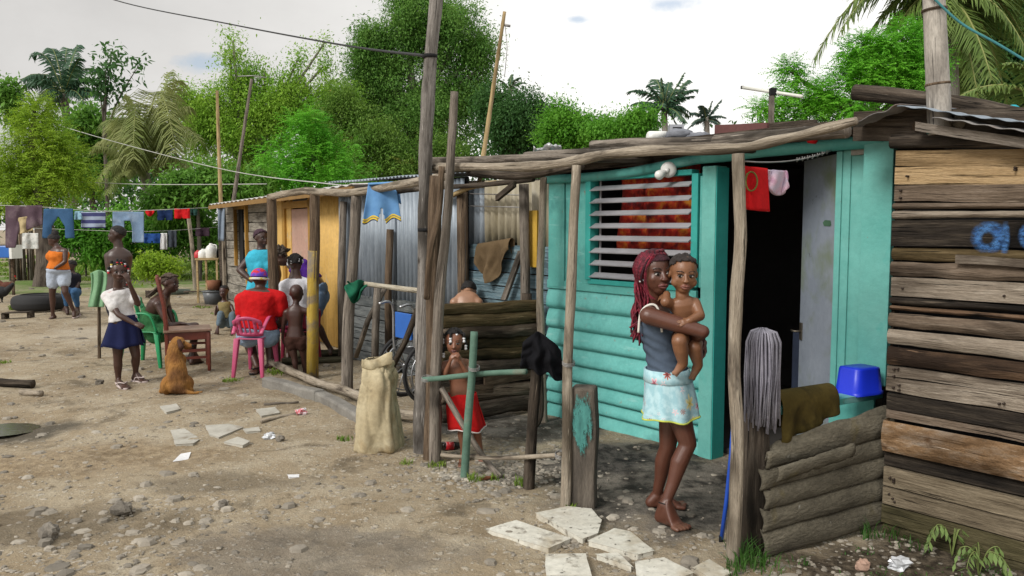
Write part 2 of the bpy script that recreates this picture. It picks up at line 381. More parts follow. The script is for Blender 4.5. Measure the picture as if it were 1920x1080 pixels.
# single stones
STG = M('field_stone', [(.3, (.12, .105, .085)), (.7, (.29, .26, .22))], freq=6, rough=.92, bump=.7, bfreq=22, fine=.4, bdist=.02)
STP = M('pinkish_stone', [(.3, (.30, .18, .13)), (.7, (.45, .30, .23))], freq=8, rough=.92, bump=.6, bfreq=22)
def stone(px, py, wpx, hpx, label, mt=STG, sd=0):
    q = gp(px, py); s = q.y / FPX * (1920 / 1920); mb = MB(); a, h = wpx * s / 2, hpx * s / 2
    mb.ball(q + UZ * h * .8, (a, a * .8, h), 14, 9, .55, seed=sd); o = mb.build('stone', mt, None); tag(o, label, 'stone', 'loose stones in the yard')
    for p in o.data.polygons: p.use_smooth = False
stone(93, 1010, 36, 36, 'lumpy grey stone alone on bare dirt near the lower left corner', sd=1)
stone(228, 965, 40, 26, 'flat brown stone with a light face, set apart from the lumpy grey one', sd=2)
stone(1617, 1065, 26, 24, 'small pinkish stone in the weeds below the tile fence', STP, 3)
stone(187, 720, 15, 12, 'small dark stone on the ground left of the girl in the navy skirt', sd=4)
stone(740, 700, 22, 24, 'grey lump of stone on the yard floor behind the sack', sd=5)
stone(640, 765, 30, 14, 'pale buff stone against the concrete kerb', M('buff_stone', (.42, .36, .26), freq=5, bump=.5), 6)
stone(525, 828, 16, 12, 'dark pebble-sized stone by the broken tile pieces', sd=8)
stone(418, 950, 18, 14, 'small brown stone on the bare foreground dirt', sd=9)
# broken pale slabs used as stepping stones
SLAB = M('broken_marble_slab', [(.3, (.54, .51, .43)), (.55, (.68, .66, .58)), (.8, (.76, .74, .68))], freq=2.5, rough=.6, bump=.25, bfreq=25, over=[((.34, .27, .17), 3.5, .52, .72), ((.20, .17, .13), 11, .58, .70), ((.10, .085, .065), 26, .62, .70)], fine=.3)
def slab(name, poly, label, cat, mt=SLAB, th=.022, lift=.006, grp=None):
    pts = [G(x, y) for x, y in poly]; c = sum(pts, V((0, 0, 0))) / len(pts); z = gz(c.x, c.y) + lift
    out = []
    for i, p in enumerate(pts):
        q = pts[(i + 1) % len(pts)]; L = (q - p).length; k = max(2, int(L / .05))
        for j in range(k):
            e = p.lerp(q, j / k); e += (e - c).normalized() * (.007 * noise.noise(e * 9)) * (1 if 0 < j else 0); out.append(e)
    n = len(out); tx, ty = rr.uniform(-.012, .012), rr.uniform(-.012, .012)
    top = [V((p.x, p.y, z + th + (p.x - c.x) * tx + (p.y - c.y) * ty)) for p in out]; bot = [V((p.x, p.y, z - .03)) for p in out]
    mb = MB(); mb.add(top + bot, [tuple(range(n)) if (pts[1] - pts[0]).cross(pts[2] - pts[1]).z > 0 else tuple(range(n - 1, -1, -1))] + [(i, i + n, (i + 1) % n + n, (i + 1) % n) for i in range(n)], smooth=False)
    o = mb.build(name, mt, None, bevel=.004); tag(o, label, cat, grp); return o
GS = 'broken pale slabs laid as stepping stones'
slab('stone_slab', [(912, 997), (968, 981), (1070, 1016), (1028, 1034)], 'long four-sided pale slab, leftmost of the stepping slabs', 'slab', grp=GS)
slab('stone_slab', [(1005, 973), (1065, 960), (1108, 964), (1127, 985), (1120, 1010), (1092, 1021)], 'rounded fan-shaped pale slab nearest the painted stump post', 'slab', grp=GS)
slab('stone_slab', [(1103, 1027), (1152, 1004), (1180, 1010), (1225, 1046), (1195, 1053)], 'kite-shaped pale slab with a curved edge in front of the barefoot woman', 'slab', grp=GS)
slab('stone_slab', [(1024, 1050), (1097, 1049), (1108, 1090), (1026, 1090)], 'square pale slab cut by the bottom edge of the picture', 'slab', grp=GS)
slab('stone_slab', [(1118, 1048), (1158, 1045), (1184, 1070)], 'small triangular pale sliver of slab', 'slab', grp=GS)
slab('stone_slab', [(1192, 1066), (1245, 1058), (1300, 1085), (1230, 1110), (1195, 1090)], 'pale slab with a rounded top edge just below the woman\'s toes', 'slab', grp=GS)
slab('stone_slab', [(1300, 1076), (1330, 1060), (1370, 1085), (1340, 1100)], 'pointed pale slab beside the foot of the tall bent front pole', 'slab', grp=GS)
TIL = M('dull_broken_tile', [(.3, (.35, .33, .28)), (.7, (.52, .50, .44))], freq=4, rough=.8, bump=.3, over=[((.22, .18, .13), 6, .55, .75)])
GT = 'broken flat tile pieces lying on the dirt'
for poly, lab in (([(320, 806), (345, 803), (376, 824), (330, 828)], 'grey-white tile piece cracked in two, leftmost of the tile pieces'),
                  ([(326, 829), (374, 826), (362, 834), (330, 836)], 'narrow tile strip just in front of the cracked tile piece'),
                  ([(386, 800), (428, 797), (456, 803), (410, 822), (393, 818)], 'large rounded tile piece in the middle of the broken tiles'),
                  ([(420, 832), (445, 822), (468, 830), (455, 838)], 'bluish grey tile piece in front of the rounded one'),
                  ([(456, 806), (485, 802), (488, 809), (462, 811)], 'small oblong tile piece to the right of the rounded one'),
                  ([(480, 772), (515, 768), (524, 778), (490, 784)], 'tan sandy tile piece beside the fallen stick'),
                  ([(300, 765), (330, 760), (338, 770), (312, 776)], 'buff tile piece on the dirt in front of the dog')):
    slab('tile_piece', poly, lab, 'tile', TIL, .01, .004, GT)
# litter
def crumple(px, py, r, label, mt, sd, name='crumpled_paper', cat='litter'):
    q = gp(px, py); mb = MB(); mb.ball(q + UZ * r * .5, (r, r * .8, r * .6), 12, 8, .9, seed=sd); o = mb.build(name, mt); tag(o, label, cat)
    for p in o.data.polygons: p.use_smooth = False
CLP = M('clear_plastic', (.62, .64, .67), freq=6, rough=.15, bump=.5, bfreq=30, spec=.8)
crumple(566, 782, .05, 'crumpled white and red packet on the dirt beside the fallen stick', M('packet', [(.45, (.75, .75, .77)), (.52, (.6, .05, .08)), (.62, (.7, .7, .72))], freq=16, rough=.4, bump=.3), 11, 'crumpled_packet')
crumple(505, 821, .045, 'clear crumpled plastic scrap among the broken tiles', CLP, 12, 'plastic_scrap')
crumple(1685, 1062, .055, 'crushed clear plastic cup on the weedy ground by the plank wall', CLP, 13, 'plastic_cup', 'cup')
slab('paper_scrap', [(325, 866), (340, 852), (357, 849), (352, 862)], 'white torn scrap on the dirt below the tile pieces', 'litter', M('white_paper', (.72, .72, .73), bump=.1), .004, .004)
slab('paper_scrap', [(540, 894), (560, 893), (560, 898), (542, 898)], 'little white strip of paper right of centre on bare dirt', 'litter', MATS['white_paper'], .004, .004)
def log_on_ground(name, a, b, r, label, mat, cat='log', lift=None):
    p, q = gp(*a), gp(*b); mb = MB(); pts = [p.lerp(q, i / 6) + UZ * (r * .8 + .01 * noise.noise(V((i * 1.3, r * 99, 0)))) for i in range(7)]
    mb.tube(pts, [r * (.9 + .15 * math.sin(i)) for i in range(7)], 9, .15); return tag(mb.build(name, mat), label, cat)
log_on_ground('log', (-60, 722), (62, 724), .055, 'dark weathered log lying on the dirt at the left edge', W_DARK)
log_on_ground('log', (40, 735), (78, 738), .035, 'short pale stub of wood touching the dark log', W_PALE)
log_on_ground('wood_stick', (490, 795), (565, 777), .018, 'pale stick lying beside the red and white packet', W_PALE, 'stick')
log_on_ground('wood_stick', (495, 763), (-0 + 560, 757), .012, 'thin grey lath on the dirt behind the pale stick', W_GREY, 'stick')
log_on_ground('wood_stick', (900, 900), (935, 893), .012, 'reddish brown stick at the foot of the half-green post', M('red_brown_stick', (.2, .07, .03), bump=.3), 'stick')
# low bench plank far left
t_ = thing('low_bench', 'very low dark plank bench standing on the dirt at far left', 'bench', G(35, 596))
q0, q1 = G(10, 598), G(58, 596); mb = MB(); mb.box((q0 + q1) / 2 + UZ * .11, (q1 - q0) / 2, V((0, .1, 0)), V((0, 0, .009))); mb.build('seat', W_DARK, t_)
for q in (q0, q1): mb = MB(); mb.box(q + UZ * .05, V((.03, 0, 0)), V((0, .07, 0)), V((0, 0, .052))); mb.build('leg', W_DARK, t_)
# ------------------------------------------------------------------ turquoise shack
UL, ZB = UV_(1030, 770)
uu = lambda px, v=0.0: U_(px, v)
def zz(px, py, v=0.0): return UV_(px, py, v)[1]
sh = thing('wooden_shack', 'turquoise wooden shack with louvred window and open dark doorway', 'house', F(U_(1200), 0, 0))
u0, u1 = uu(1030), uu(1332)
# half-log siding
m = MB(); ys = [539, 577, 613, 645, 676, 705, 731, 753, 772]; zs = [zz(1030, y) for y in ys]; zs[-1] = -.05
for i in range(8):
    zt, zb = zs[i], zs[i + 1]; nu, nv = 24, 8; sd_ = i * 3.1
    def prof(s, t_, zt=zt, zb=zb, sd_=sd_):
        u = u0 + (u1 - u0) * s + (.012 * noise.noise(V((sd_, 2, 0))) if s in (0, 1) else 0)
        wob = .010 * noise.noise(V((u * 1.2, sd_, 0)))
        z = zt + (zb - zt) * t_ + wob * (1 - abs(2 * t_ - 1))
        bul = .040 * min(1, (t_ * 1.5) ** .6) * min(1, ((1 - t_) * 7) ** .6) + .004 * noise.noise(V((u * 3, z * 8, sd_)))
        return F(u, .0 + bul, z)
    m.grid(prof, nu, nv, uvs=(1, .2))
    for e in (0, 1):   # ends of the slabs
        pr = [prof(e, j / nv) for j in range(nv + 1)]; m.add(pr, [tuple(range(nv + 1)) if e else tuple(range(nv, -1, -1))])
m.build('log_siding', M('turquoise_log_paint', [(.3, (.10, .38, .35)), (.55, (.14, .46, .425)), (.8, (.20, .54, .50))], scale=(2, 2, 2), freq=1.6, rough=.55, bump=.4, bfreq=9, fine=.18, over=[((.05, .23, .22), 2.2, .54, .74), ((.30, .56, .53), 4.0, .58, .74, (.5, .5, 3)), ((.22, .20, .15), 17.0, .66, .75), ((.09, .10, .08), 38, .69, .76)]), sh)
m = MB(); m.box(F((u0 + u1) / 2, -.045, zs[0] / 2), FD * ((u1 - u0) / 2), FN * .03, UZ * (zs[0] / 2 - .01)); m.build('backing_wall', TURQ_D, sh)
def board(name, pxl, pxr, ytop, ybot, v, t, mat, at=None, seg=1, jag=0.0):
    """upright board on the facade between two picture columns"""
    a, zt = UV_((pxl + pxr) / 2 if at is None else at, ytop, v); zb = UV_((pxl + pxr) / 2 if at is None else at, ybot, v)[1]
    l, r = U_(pxl, v), U_(pxr, v); mb = MB(); mb.plank(F((l + r) / 2, v - t / 2, zb), F((l + r) / 2, v - t / 2, zt), FD, r - l, FN, t, max(1, seg), jag)
    return mb.build(name, mat, sh, bevel=.004)
board('wall_board', 1028, 1057, 334, 538, .03, .03, TURQ, seg=6, jag=.004); board('wall_board', 1060, 1092, 340, 532, .02, .025, TURQ, seg=6, jag=.004); board('wall_board', 1091, 1106, 334, 532, .028, .03, TURQ, seg=4)
m = MB(); a, z1 = UV_(1110, 545, .0); m.plank(F(u0, .012, z1 + .03), F(uu(1310), .012, z1 + .03), UZ, .075, FN, .03, 6, .004); m.build('window_sill', TURQ, sh, bevel=.004)
# window
win = MB(); wl, wr = uu(1106), uu(1302); zt_, zb_ = zz(1112, 338), zz(1112, 524)
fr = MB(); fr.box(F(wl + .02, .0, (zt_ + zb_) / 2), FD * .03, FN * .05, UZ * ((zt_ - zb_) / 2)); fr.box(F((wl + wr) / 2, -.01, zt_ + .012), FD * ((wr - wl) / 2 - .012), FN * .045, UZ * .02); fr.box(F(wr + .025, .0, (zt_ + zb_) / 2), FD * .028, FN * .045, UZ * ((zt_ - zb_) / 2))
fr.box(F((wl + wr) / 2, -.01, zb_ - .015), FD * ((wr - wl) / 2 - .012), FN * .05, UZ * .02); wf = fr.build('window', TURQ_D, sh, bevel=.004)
SLT = M('aluminium_louvre', (.33, .33, .35), freq=4, rough=.5, bump=.1, fine=.15)
zl0, zl1 = zz(1115, 354), zz(1115, 515)
for i in range(8):
    z = zl0 + (zl1 - zl0) * i / 7; mb = MB(); tilt = (FN * .8 - UZ * .42).normalized()
    mb.box(F((wl + wr) / 2 + .01, .02, z), FD * ((wr - wl) / 2 - .03), tilt * .036, tilt.cross(FD).normalized() * .0045); mb.build('louvre_slat', SLT, wf)
mb = MB(); mb.box(F(wl + .10, -.02, (zt_ + zb_) / 2), FD * .006, FN * .006, UZ * ((zt_ - zb_) / 2)); mb.build('louvre_rod', SLT, wf)
CUR = M('red_orange_curtain', [(.38, (.16, .008, .008)), (.5, (.42, .02, .012)), (.58, (.55, .07, .015)), (.68, (.70, .26, .03))], freq=9, rough=.9, bump=.2, over=[((.06, .006, .012), 5, .58, .7)])
cl0, cl1 = uu(1160, -.08), uu(1310, -.08); zc0, zc1 = zz(1200, 310, -.08), zz(1200, 472, -.08)
mb = MB(); mb.grid(lambda s, t_: F(cl0 + (cl1 - cl0) * s + (.03 * math.sin(t_ * 5) if s < .3 else 0), -.085 + .018 * math.sin(s * 34) * (.4 + .6 * t_), zc0 + (zc1 - zc0) * t_ + .03 * math.sin(s * 3)), 60, 10); mb.build('curtain', CUR, sh, solid=.003)
# boards right of the window, corner post with its reveal, door frame
board('wall_board', 1310, 1322, 330, 540, .03, .03, TURQ); board('wall_board', 1316, 1332, 545, 565, .03, .03, TURQ)
pl, pr = uu(1321), uu(1346); zt2 = zz(1333, 312)
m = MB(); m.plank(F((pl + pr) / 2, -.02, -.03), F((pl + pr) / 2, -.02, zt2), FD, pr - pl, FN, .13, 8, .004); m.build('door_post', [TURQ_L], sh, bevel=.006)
m = MB(); m.plank(F(pr + .004, -.03, -.02), F(pr + .004, -.03, zt2 - .01), FN, .135, FD, .007); m.build('door_reveal', TURQ_D, sh)  # post painted pale in front, deep here: lit and shaded sides by colour
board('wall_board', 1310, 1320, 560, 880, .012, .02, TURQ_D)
rl = [(1562, 1572, 284, 745), (1574, 1588, 282, 745)]
for a_, b_, y0_, y1_ in rl: board('door_frame', a_, b_ + 1, y0_, y1_ + 60, .01 if a_ < 1570 else .0, .03, TURQ_L, seg=4, jag=.003)
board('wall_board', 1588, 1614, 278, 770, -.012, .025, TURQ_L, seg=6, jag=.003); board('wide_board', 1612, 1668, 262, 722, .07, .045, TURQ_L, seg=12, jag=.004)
board('frame_head', 1588, 1613, 276, 291, .012, .02, M('bare_grey_board', (.35, .32, .28), bump=.4))
board('wall_board', 1640, 1672, 700, 960, -.02, .03, W_DARK)
# head beam: one long peeled pole painted turquoise
hb = [FP(x, y, .035) for x, y in ((1026, 337), (1120, 331), (1210, 318), (1300, 300), (1390, 289), (1480, 279), (1570, 271), (1662, 263))]
m = MB(); m.tube(bez(hb, 6), .038, 12, .08); m.build('head_beam', TURQ, sh)
m = MB(); a = FP(1026, 345, 0); m.box(F((u0 + uu(1662)) / 2, -.02, zz(1340, 283) + .03), FD * ((uu(1662) - u0) / 2), FN * .012, UZ * .09); m.build('gable_board', W_DARK, sh)
# dark room behind
ur = uu(1668); D = 2.6; H = 2.25
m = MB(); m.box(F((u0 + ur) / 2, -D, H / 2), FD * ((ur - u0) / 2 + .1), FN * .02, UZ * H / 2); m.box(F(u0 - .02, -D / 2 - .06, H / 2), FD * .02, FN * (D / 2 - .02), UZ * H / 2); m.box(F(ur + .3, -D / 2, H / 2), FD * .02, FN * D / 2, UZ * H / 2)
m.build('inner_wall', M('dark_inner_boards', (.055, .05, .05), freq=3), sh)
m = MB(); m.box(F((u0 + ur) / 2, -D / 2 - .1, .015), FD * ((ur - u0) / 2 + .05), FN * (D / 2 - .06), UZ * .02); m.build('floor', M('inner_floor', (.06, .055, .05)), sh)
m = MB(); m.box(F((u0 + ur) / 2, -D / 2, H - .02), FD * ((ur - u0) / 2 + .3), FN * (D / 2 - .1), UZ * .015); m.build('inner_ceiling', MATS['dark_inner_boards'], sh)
# table and pots in the dark, barely visible
m = MB(); c_ = F(uu(1470), -1.0, 0); m.box(c_ + UZ * .62, FD * .35, FN * .3, UZ * .25); m.build('inner_cupboard', M('dark_blue_cupboard', (.02, .03, .06)), sh)
# door leaf: opened inwards about its right-hand edge
hz = uu(1576); hp = F(hz, -.03, 0); rq = ray(1497, 600)
Lw = .66
def pxof(p): q = p - C0; return 960 + FPX * q.dot(CX) / q.dot(CF)
ang = min((R(k * .5) for k in range(0, 170)), key=lambda a: abs(pxof(hp + (-FD * math.cos(a) - FN * math.sin(a)) * Lw) - 1497)); dd_ = (-FD * math.cos(ang) - FN * math.sin(ang)).normalized(); print('door angle', math.degrees(ang))
zt3 = zz(1570, 286)
DL = M('pale_blue_door', [(.3, (.20, .235, .29)), (.7, (.29, .325, .385))], freq=1.5, rough=.7, bump=.15, fine=.15, over=[((.17, .21, .14), 2.2, .50, .68), ((.10, .11, .12), 16, .68, .76)])
m = MB(); m.plank(hp + dd_ * Lw / 2 + UZ * .05, hp + dd_ * Lw / 2 + UZ * zt3, dd_, Lw, dd_.cross(UZ), .035); dl = m.build('door', DL, sh)
m = MB(); e = hp + dd_ * (Lw - .04) + UZ * .92 - dd_.cross(UZ) * -.03
nn = dd_.cross(UZ); nn = nn if nn.dot(C0 - e) > 0 else -nn
e = hp + dd_ * (Lw - .04) + UZ * .92 + nn * .02; m.tube([e, e + nn * .05, e + nn * .05 + dd_ * .06], .008, 8); m.box(e + nn * .003, dd_ * .02, UZ * .06, nn * .004); m.build('door_handle', M('dull_brass', (.22, .19, .15), metal=.8, rough=.4), dl)
m = MB(); g_ = hp + dd_ * .22 + UZ * zz(1555, 418) + nn * .021; m.add([g_ + dd_ * a * .07 + UZ * b * .02 for a, b in ((-1, -.7), (-.6, -1), (.7, -.9), (1, .2), (.5, 1), (-.8, .8))], [(0, 1, 2, 3, 4, 5)]); m.build('paint_patch', M('green_patch', (.06, .14, .08)), dl)
# bare bulb on a round white ceiling rose
bc = FP(1254, 318, .075); m = MB(); ax = (C0 - bc).normalized(); ax = (ax + FN * .25 - UZ * .1).normalized(); m.tube([bc, bc + ax * .018, bc + ax * .03], [.058, .058, .035], 20); lh = m.build('lamp_holder', plastic('white_enamel', (.72, .72, .70)), sh)
m = MB(); d2 = (ax * .45 - CX * .8 - UZ * .45).normalized(); m.tube([bc + ax * .02, bc + ax * .02 + d2 * .03], .018, 12); m.build('socket', MATS['white_enamel'], lh)
m = MB(); pb = bc + ax * .02 + d2 * .03; m.tube([pb + d2 * x for x in (0, .02, .045, .07, .085, .092)], [.014, .02, .034, .034, .022, .004], 14); m.build('bulb', M('frosted_bulb', (.74, .74, .72), rough=.2, bump=0, fine=0), lh)
# ------------------------------------------------------------------ roof and porch
def corr(mb, a, b, dr, L, pitch=.076, amp=.011, seg=1):
    """corrugated sheet: waves run along a->b, sheet extends L along dr"""
    a, b, dr = V(a), V(b), V(dr); n = max(8, int((b - a).length / pitch * 6)); up = (b - a).normalized().cross(dr).normalized(); up = up if up.z >= 0 else -up
    mb.grid(lambda s, t_: a.lerp(b, s) + dr * (L * t_) + up * (amp * math.sin(s * (b - a).length / pitch * 6.283) + .012 * noise.noise(V((s * 6, t_ * 3, L)))), n, seg, uvs=((b - a).length, L))
ROOF = M('rusty_roof_sheet', [(.3, (.10, .09, .085)), (.6, (.24, .23, .225)), (.8, (.36, .36, .37))], freq=2.2, rough=.6, metal=.2, bump=.2, over=[((.16, .07, .035), 2, .52, .66)])
vp = VPORCH
rz0, rz1 = 2.215, 2.30
us_ = uu(1022); ue = uu(1660)
for i, (fa, fb, dz, ov) in enumerate(((us_ - .1, us_ + .95, 0, .03), (us_ + .85, us_ + 1.85, .015, -.05), (us_ + 1.75, us_ + 2.75, .03, .04), (us_ + 2.65, ue + .35, .045, 0))):
    mb = MB(); dr = (F(0, -D, rz1) - F(0, .30, rz0)); L = dr.length; dr.normalize()
    rs = .13 if i > 1 else .06
    corr(mb, F(fa, .30 + ov, rz0 - .03 + .012 * i), F(fb, .30 + ov, rz0 - .03 + .012 * i + .014), dr, L, seg=6); mb.build('roof_sheet', ROOF, sh, solid=.003)
for k in range(3):     # rafters from the front beam back over the wall
    u = us_ + .25 + k * .95; mb = MB(); mb.tube([F(u, vp - .03, 2.06), F(u + .02, vp / 2, 2.12), F(u, -.2, 2.17), F(u, -D, 2.22)], .024, 8, .12); mb.build('rafter', W_DARK, sh)
# poles lying along the roof edge
pc = thing('porch_frame', 'porch of crooked peeled poles in front of the turquoise shack', 'porch', F(U_(1200), vp, 0))
def along(pts, v): return bez([FP(x, y, v) for x, y in pts], 6)
m = MB(); m.tube(along([(812, 313), (900, 313), (1000, 312), (1070, 303), (1130, 291), (1210, 283), (1300, 281), (1390, 277), (1450, 265), (1530, 246), (1606, 226)], vp), [.029 - .010 * max(0, i - 25) / 35 + .003 * math.sin(i * .7) for i in range(61)], 10, .12); m.build('front_beam', W_PALE, pc)
m = MB(); m.tube(along([(806, 302), (900, 300), (1010, 296), (1100, 298)], vp - .12), .028, 9, .15); m.build('beam', W_GREY, pc)
m = MB(); m.tube(along([(985, 293), (1060, 288), (1140, 285), (1230, 283)], vp - .22), .026, 9, .15); m.build('beam', W_GREY, pc)
m = MB(); m.tube(along([(1110, 273), (1200, 268), (1300, 268), (1390, 264)], vp - .3), .030, 9, .12); m.build('beam', W_GREY, pc)
m = MB(); m.tube(along([(1340, 266), (1430, 258), (1520, 250), (1590, 245)], vp - .12), .033, 9, .15); m.build('beam', W_GREY, pc)
m = MB(); m.tube(along([(880, 323), (960, 330), (1030, 322), (1090, 310)], vp - .45), .03, 9, .15); m.build('beam', W_DARK, pc)
def post(px_base, pts, r, mat, name='post', parent=None, n=9, rough=.1, sink=.08):
    """pole through picture points at the depth of its foot"""
    g = gp(*px_base); ps = [g - UZ * sink] + [P(x, y, g.y) for x, y in pts]; mb = MB(); k = len(bez(ps, 6)); rs = r if hasattr(r, '__len__') else [r * 1.08, r * .94]
    mb.tube(bez(ps, 6), [rs[0] + (rs[1] - rs[0]) * i / (k - 1) for i in range(k)], n, rough); return mb.build(name, mat, parent)
post((1374, 1062), [(1381, 900), (1382, 800), (1376, 690), (1381, 560), (1388, 450), (1384, 288)], .031, W_PALE, parent=pc)
post((1059, 952), [(1064, 800), (1064, 700), (1070, 560), (1076, 420), (1081, 310)], .029, W_PALE, parent=pc)
post((815, 866), [(817, 700), (824, 560), (836, 430), (845, 300), (852, 172)], [.045, .026], W_GREY, parent=pc)
post((1020, 790), [(1015, 640), (1012, 540), (1016, 440), (1019, 332)], .032, W_PALE, parent=pc)
m = MB(); y_ = gp(815, 866).y - .1; m.tube(bez([P(828, 312, y_), P(822, 400, y_), P(806, 480, y_), P(800, 560, y_ + .1)], 6), .022, 8, .12); m.build('brace', W_BROWN, pc)
# ------------------------------------------------------------------ plank house at the right
vw = .42; wx = 1674
ph = thing('plank_house', 'unpainted house of rough mixed planks cut off by the right edge', 'house', F(U_(1850, vw), vw, 0))
ua = U_(wx, vw); ub = ua + 3.2
PW = {'tan': wood('fresh_tan_plank', (.36, .24, .12), (.50, .35, .19), (.58, .43, .26), over=[((.18, .09, .04), 3.5, .70, .78, (1, 1, 1))]),
      'gb': wood('grey_brown_plank', (.09, .065, .045), (.20, .15, .11), (.31, .25, .195), over=[((.035, .025, .018), 1.6, .50, .64, (2, .6, 1))]),
      'pale': wood('pale_grey_plank', (.19, .15, .115), (.335, .28, .22), (.46, .40, .33), over=[((.07, .05, .035), 1.6, .52, .68, (2, .6, 1))]),
      'dk': wood('charred_plank_and_gap_shade', (.012, .010, .009), (.035, .028, .022), (.10, .08, .06), over=[((.16, .12, .08), 5, .66, .78, (1, .6, 1))]),
      'ol': wood('olive_brown_plank', (.04, .030, .014), (.12, .085, .04), (.24, .18, .10)),
      'br': wood('rust_brown_plank', (.055, .035, .024), (.155, .095, .058), (.27, .175, .11), over=[((.02, .015, .012), 3, .54, .66, (2, .6, 1))]),
      'bark': wood('orange_bark_slab', (.15, .085, .04), (.32, .20, .11), (.44, .36, .28), freq=4, scale=(6, 2.5, 1), over=[((.52, .47, .41), 2.2, .52, .70, (3, 1, 1)), ((.10, .05, .025), 7, .58, .70)]),
      'low': wood('dull_tan_plank', (.13, .10, .065), (.235, .19, .13), (.33, .27, .19)),
      'moss': wood('dark_olive_plank', (.05, .045, .022), (.105, .09, .045), (.17, .145, .085))}  # darker olive rows at the bottom of the wall
rows = [(281, 'tan', 1, 1), (313, 'tan', 1, 1), (347, 'gb', 1, 2), (379, 'gb', 2, 2), (394, 'pale', 3, 2), (412, 'dk', 0, 3), (462, 'ol', 2, 1), (489, 'gb', 3, 2), (518, 'pale', 1, 3), (555, 'dk', 3, 2), (570, 'br', 3, 1), (584, 'gb', 3, 3), (614, 'pale', 2, 3), (648, 'br', 2, 2), (685, 'pale', 1, 2), (706, 'pale', 1, 2), (736, 'dk', 0, 2), (768, 'gb', 1, 1), (786, 'bark', 0, 6), (848, 'dk', 0, 0), (876, 'low', 1, 2), (914, 'low', 1, 3), (948, 'moss', 1, 2), (985, 'moss', 1, 1), (1020, None, 0, 0)]  # dark row under the bark slab paints the shade of an open gap
names = sorted(PW); m = MB()
zrow = [UV_(wx + 6, y, vw)[1] for y, *_ in rows]
du1 = U_(1920, vw) - ua
def sg(u, z): return z - max(0, z - 1.68) * .115 * max(0, u - ua) / du1
for i in range(len(rows) - 1):
    y, k, jg, pr_ = rows[i]; zt, zb = zrow[i], zrow[i + 1]; m.cm = names.index(k); hgt = zt - zb; off = pr_ * .007; sd_ = i * 5.3
    du = .012 * noise.noise(V((i * 2.7, 0, 0)))
    if k in ('bark',) or (jg >= 2):
        nv = 7; bul = .022 if k == 'bark' else .018
        def pf(s, t_, zt=zt, zb=zb, off=off, sd_=sd_, jg=jg, bul=bul):
            u = ua + du + (ub - ua) * s; e = .004 * jg * noise.noise(V((u * 2.4, sd_, 0))) + .003 * jg * noise.noise(V((u * 8, sd_, 3)))
            z = zt - .006 + (zb - zt + .012) * t_ + e * (1 if t_ > .5 else -.6)
            return F(u, vw + off + bul * (1 - abs(2 * t_ - 1) ** 2.2) + .003 * jg * noise.noise(V((u * 5, z * 14, sd_))), sg(u, z))
        b0 = len(m.uv); m.grid(pf, 56, nv); o_ = rnd.random() * 20
        for q in range(b0, len(m.uv)): m.uv[q] = [(yy * hgt + o_, xx * (ub - ua) + o_) for xx, yy in m.uv[q]]
        m.add([pf(0, j / nv) for j in range(nv + 1)] + [F(ua + du, vw - .03, zt), F(ua + du, vw - .03, zb)], [tuple(range(nv + 1)) + (nv + 2, nv + 1)], smooth=False)
    else:
        m.plank(F(ua + du, vw + off - .012, (zt + zb) / 2), F(ub, vw + off - .012, sg(ub, (zt + zb) / 2)), UZ, hgt - .008, FN, .035, 18, .005 + .004 * jg)
m.build('plank_wall', [PW[k] for k in names], ph)
m = MB(); m.box(F((ua + ub) / 2, vw - .06, 1.0), FD * ((ub - ua) / 2 - .03), FN * .02, UZ * 1.02); m.box(F(ua + .02, vw - 1.3, 1.0), FD * .02, FN * 1.2, UZ * 1.02); m.box(F((ua + ub) / 2, vw - 2.6, 1.0), FD * ((ub - ua) / 2), FN * .02, UZ * 1.02); m.build('inner_wall', BLACK, ph)  # black sheet behind the planks, shade of the gaps put into its colour
# pale splinters and a knot on the darker boards, nail heads
m = MB(); zb_ = UV_(1850, 488, vw)[1]; uk = U_(1800, vw); m.plank(F(uk, vw + .05, zb_), F(uk + .8, vw + .05, zb_ - .02), UZ, .045, FN, .02, 8, .012); m.build('batten', PW['pale'], ph)
# blue sprayed letters, cut by the picture edge: a film of paint with soft edges on the charred board
gm_ = bpy.data.materials.new('blue_spray_paint'); gm_.use_nodes = True; t = NT(gm_); b = t.n['Principled BSDF']; uvn = t.coord('UV'); sx = t.new('ShaderNodeSeparateXYZ'); t.link(uvn, sx.inputs[0])
b.inputs['Roughness'].default_value = .8; t.link(t.ramp(t.noise(uvn, 5, 4), [(.35, (.02, .09, .27)), (.65, (.065, .20, .46))]), b.inputs['Base Color'])
wob = t.math('MULTIPLY', t.math('SUBTRACT', t.noise(uvn, 5, 5, .7), .5), .13)
def ell_(cx, cy, rx, ry):
    a = t.math('POWER', t.math('DIVIDE', t.math('SUBTRACT', sx.outputs[0], cx), rx), 2.0); c = t.math('POWER', t.math('DIVIDE', t.math('SUBTRACT', sx.outputs[1], cy), ry), 2.0); return t.math('SQRT', t.math('ADD', a, c))
def soft(d, lo, hi): return t.mapr(t.math('ADD', d, t.math('MULTIPLY', wob, 2.0)), lo, hi)
ring = t.math('MULTIPLY', soft(ell_(.36, .5, .27, .50), 1.1, .75), soft(ell_(.34, .46, .10, .22), .7, 1.25))
bar = soft(ell_(.60, .45, .07, .55), 1.15, .6); arc = t.math('MULTIPLY', soft(ell_(1.0, .55, .21, .45), 1.05, .8), soft(ell_(1.02, .5, .10, .25), .8, 1.1))
al = t.math('MULTIPLY', t.math('MAXIMUM', t.math('MAXIMUM', ring, bar), arc), t.mapr(t.noise(uvn, 7, 6, .75), .34, .60, 0, .9)); tr_ = t.new('ShaderNodeBsdfTransparent'); mx = t.new('ShaderNodeMixShader'); t.link(al, mx.inputs[0]); t.link(tr_.outputs[0], mx.inputs[1]); t.link(b.outputs[0], mx.inputs[2]); t.link(mx.outputs[0], t.n['Material Output'].inputs['Surface'])
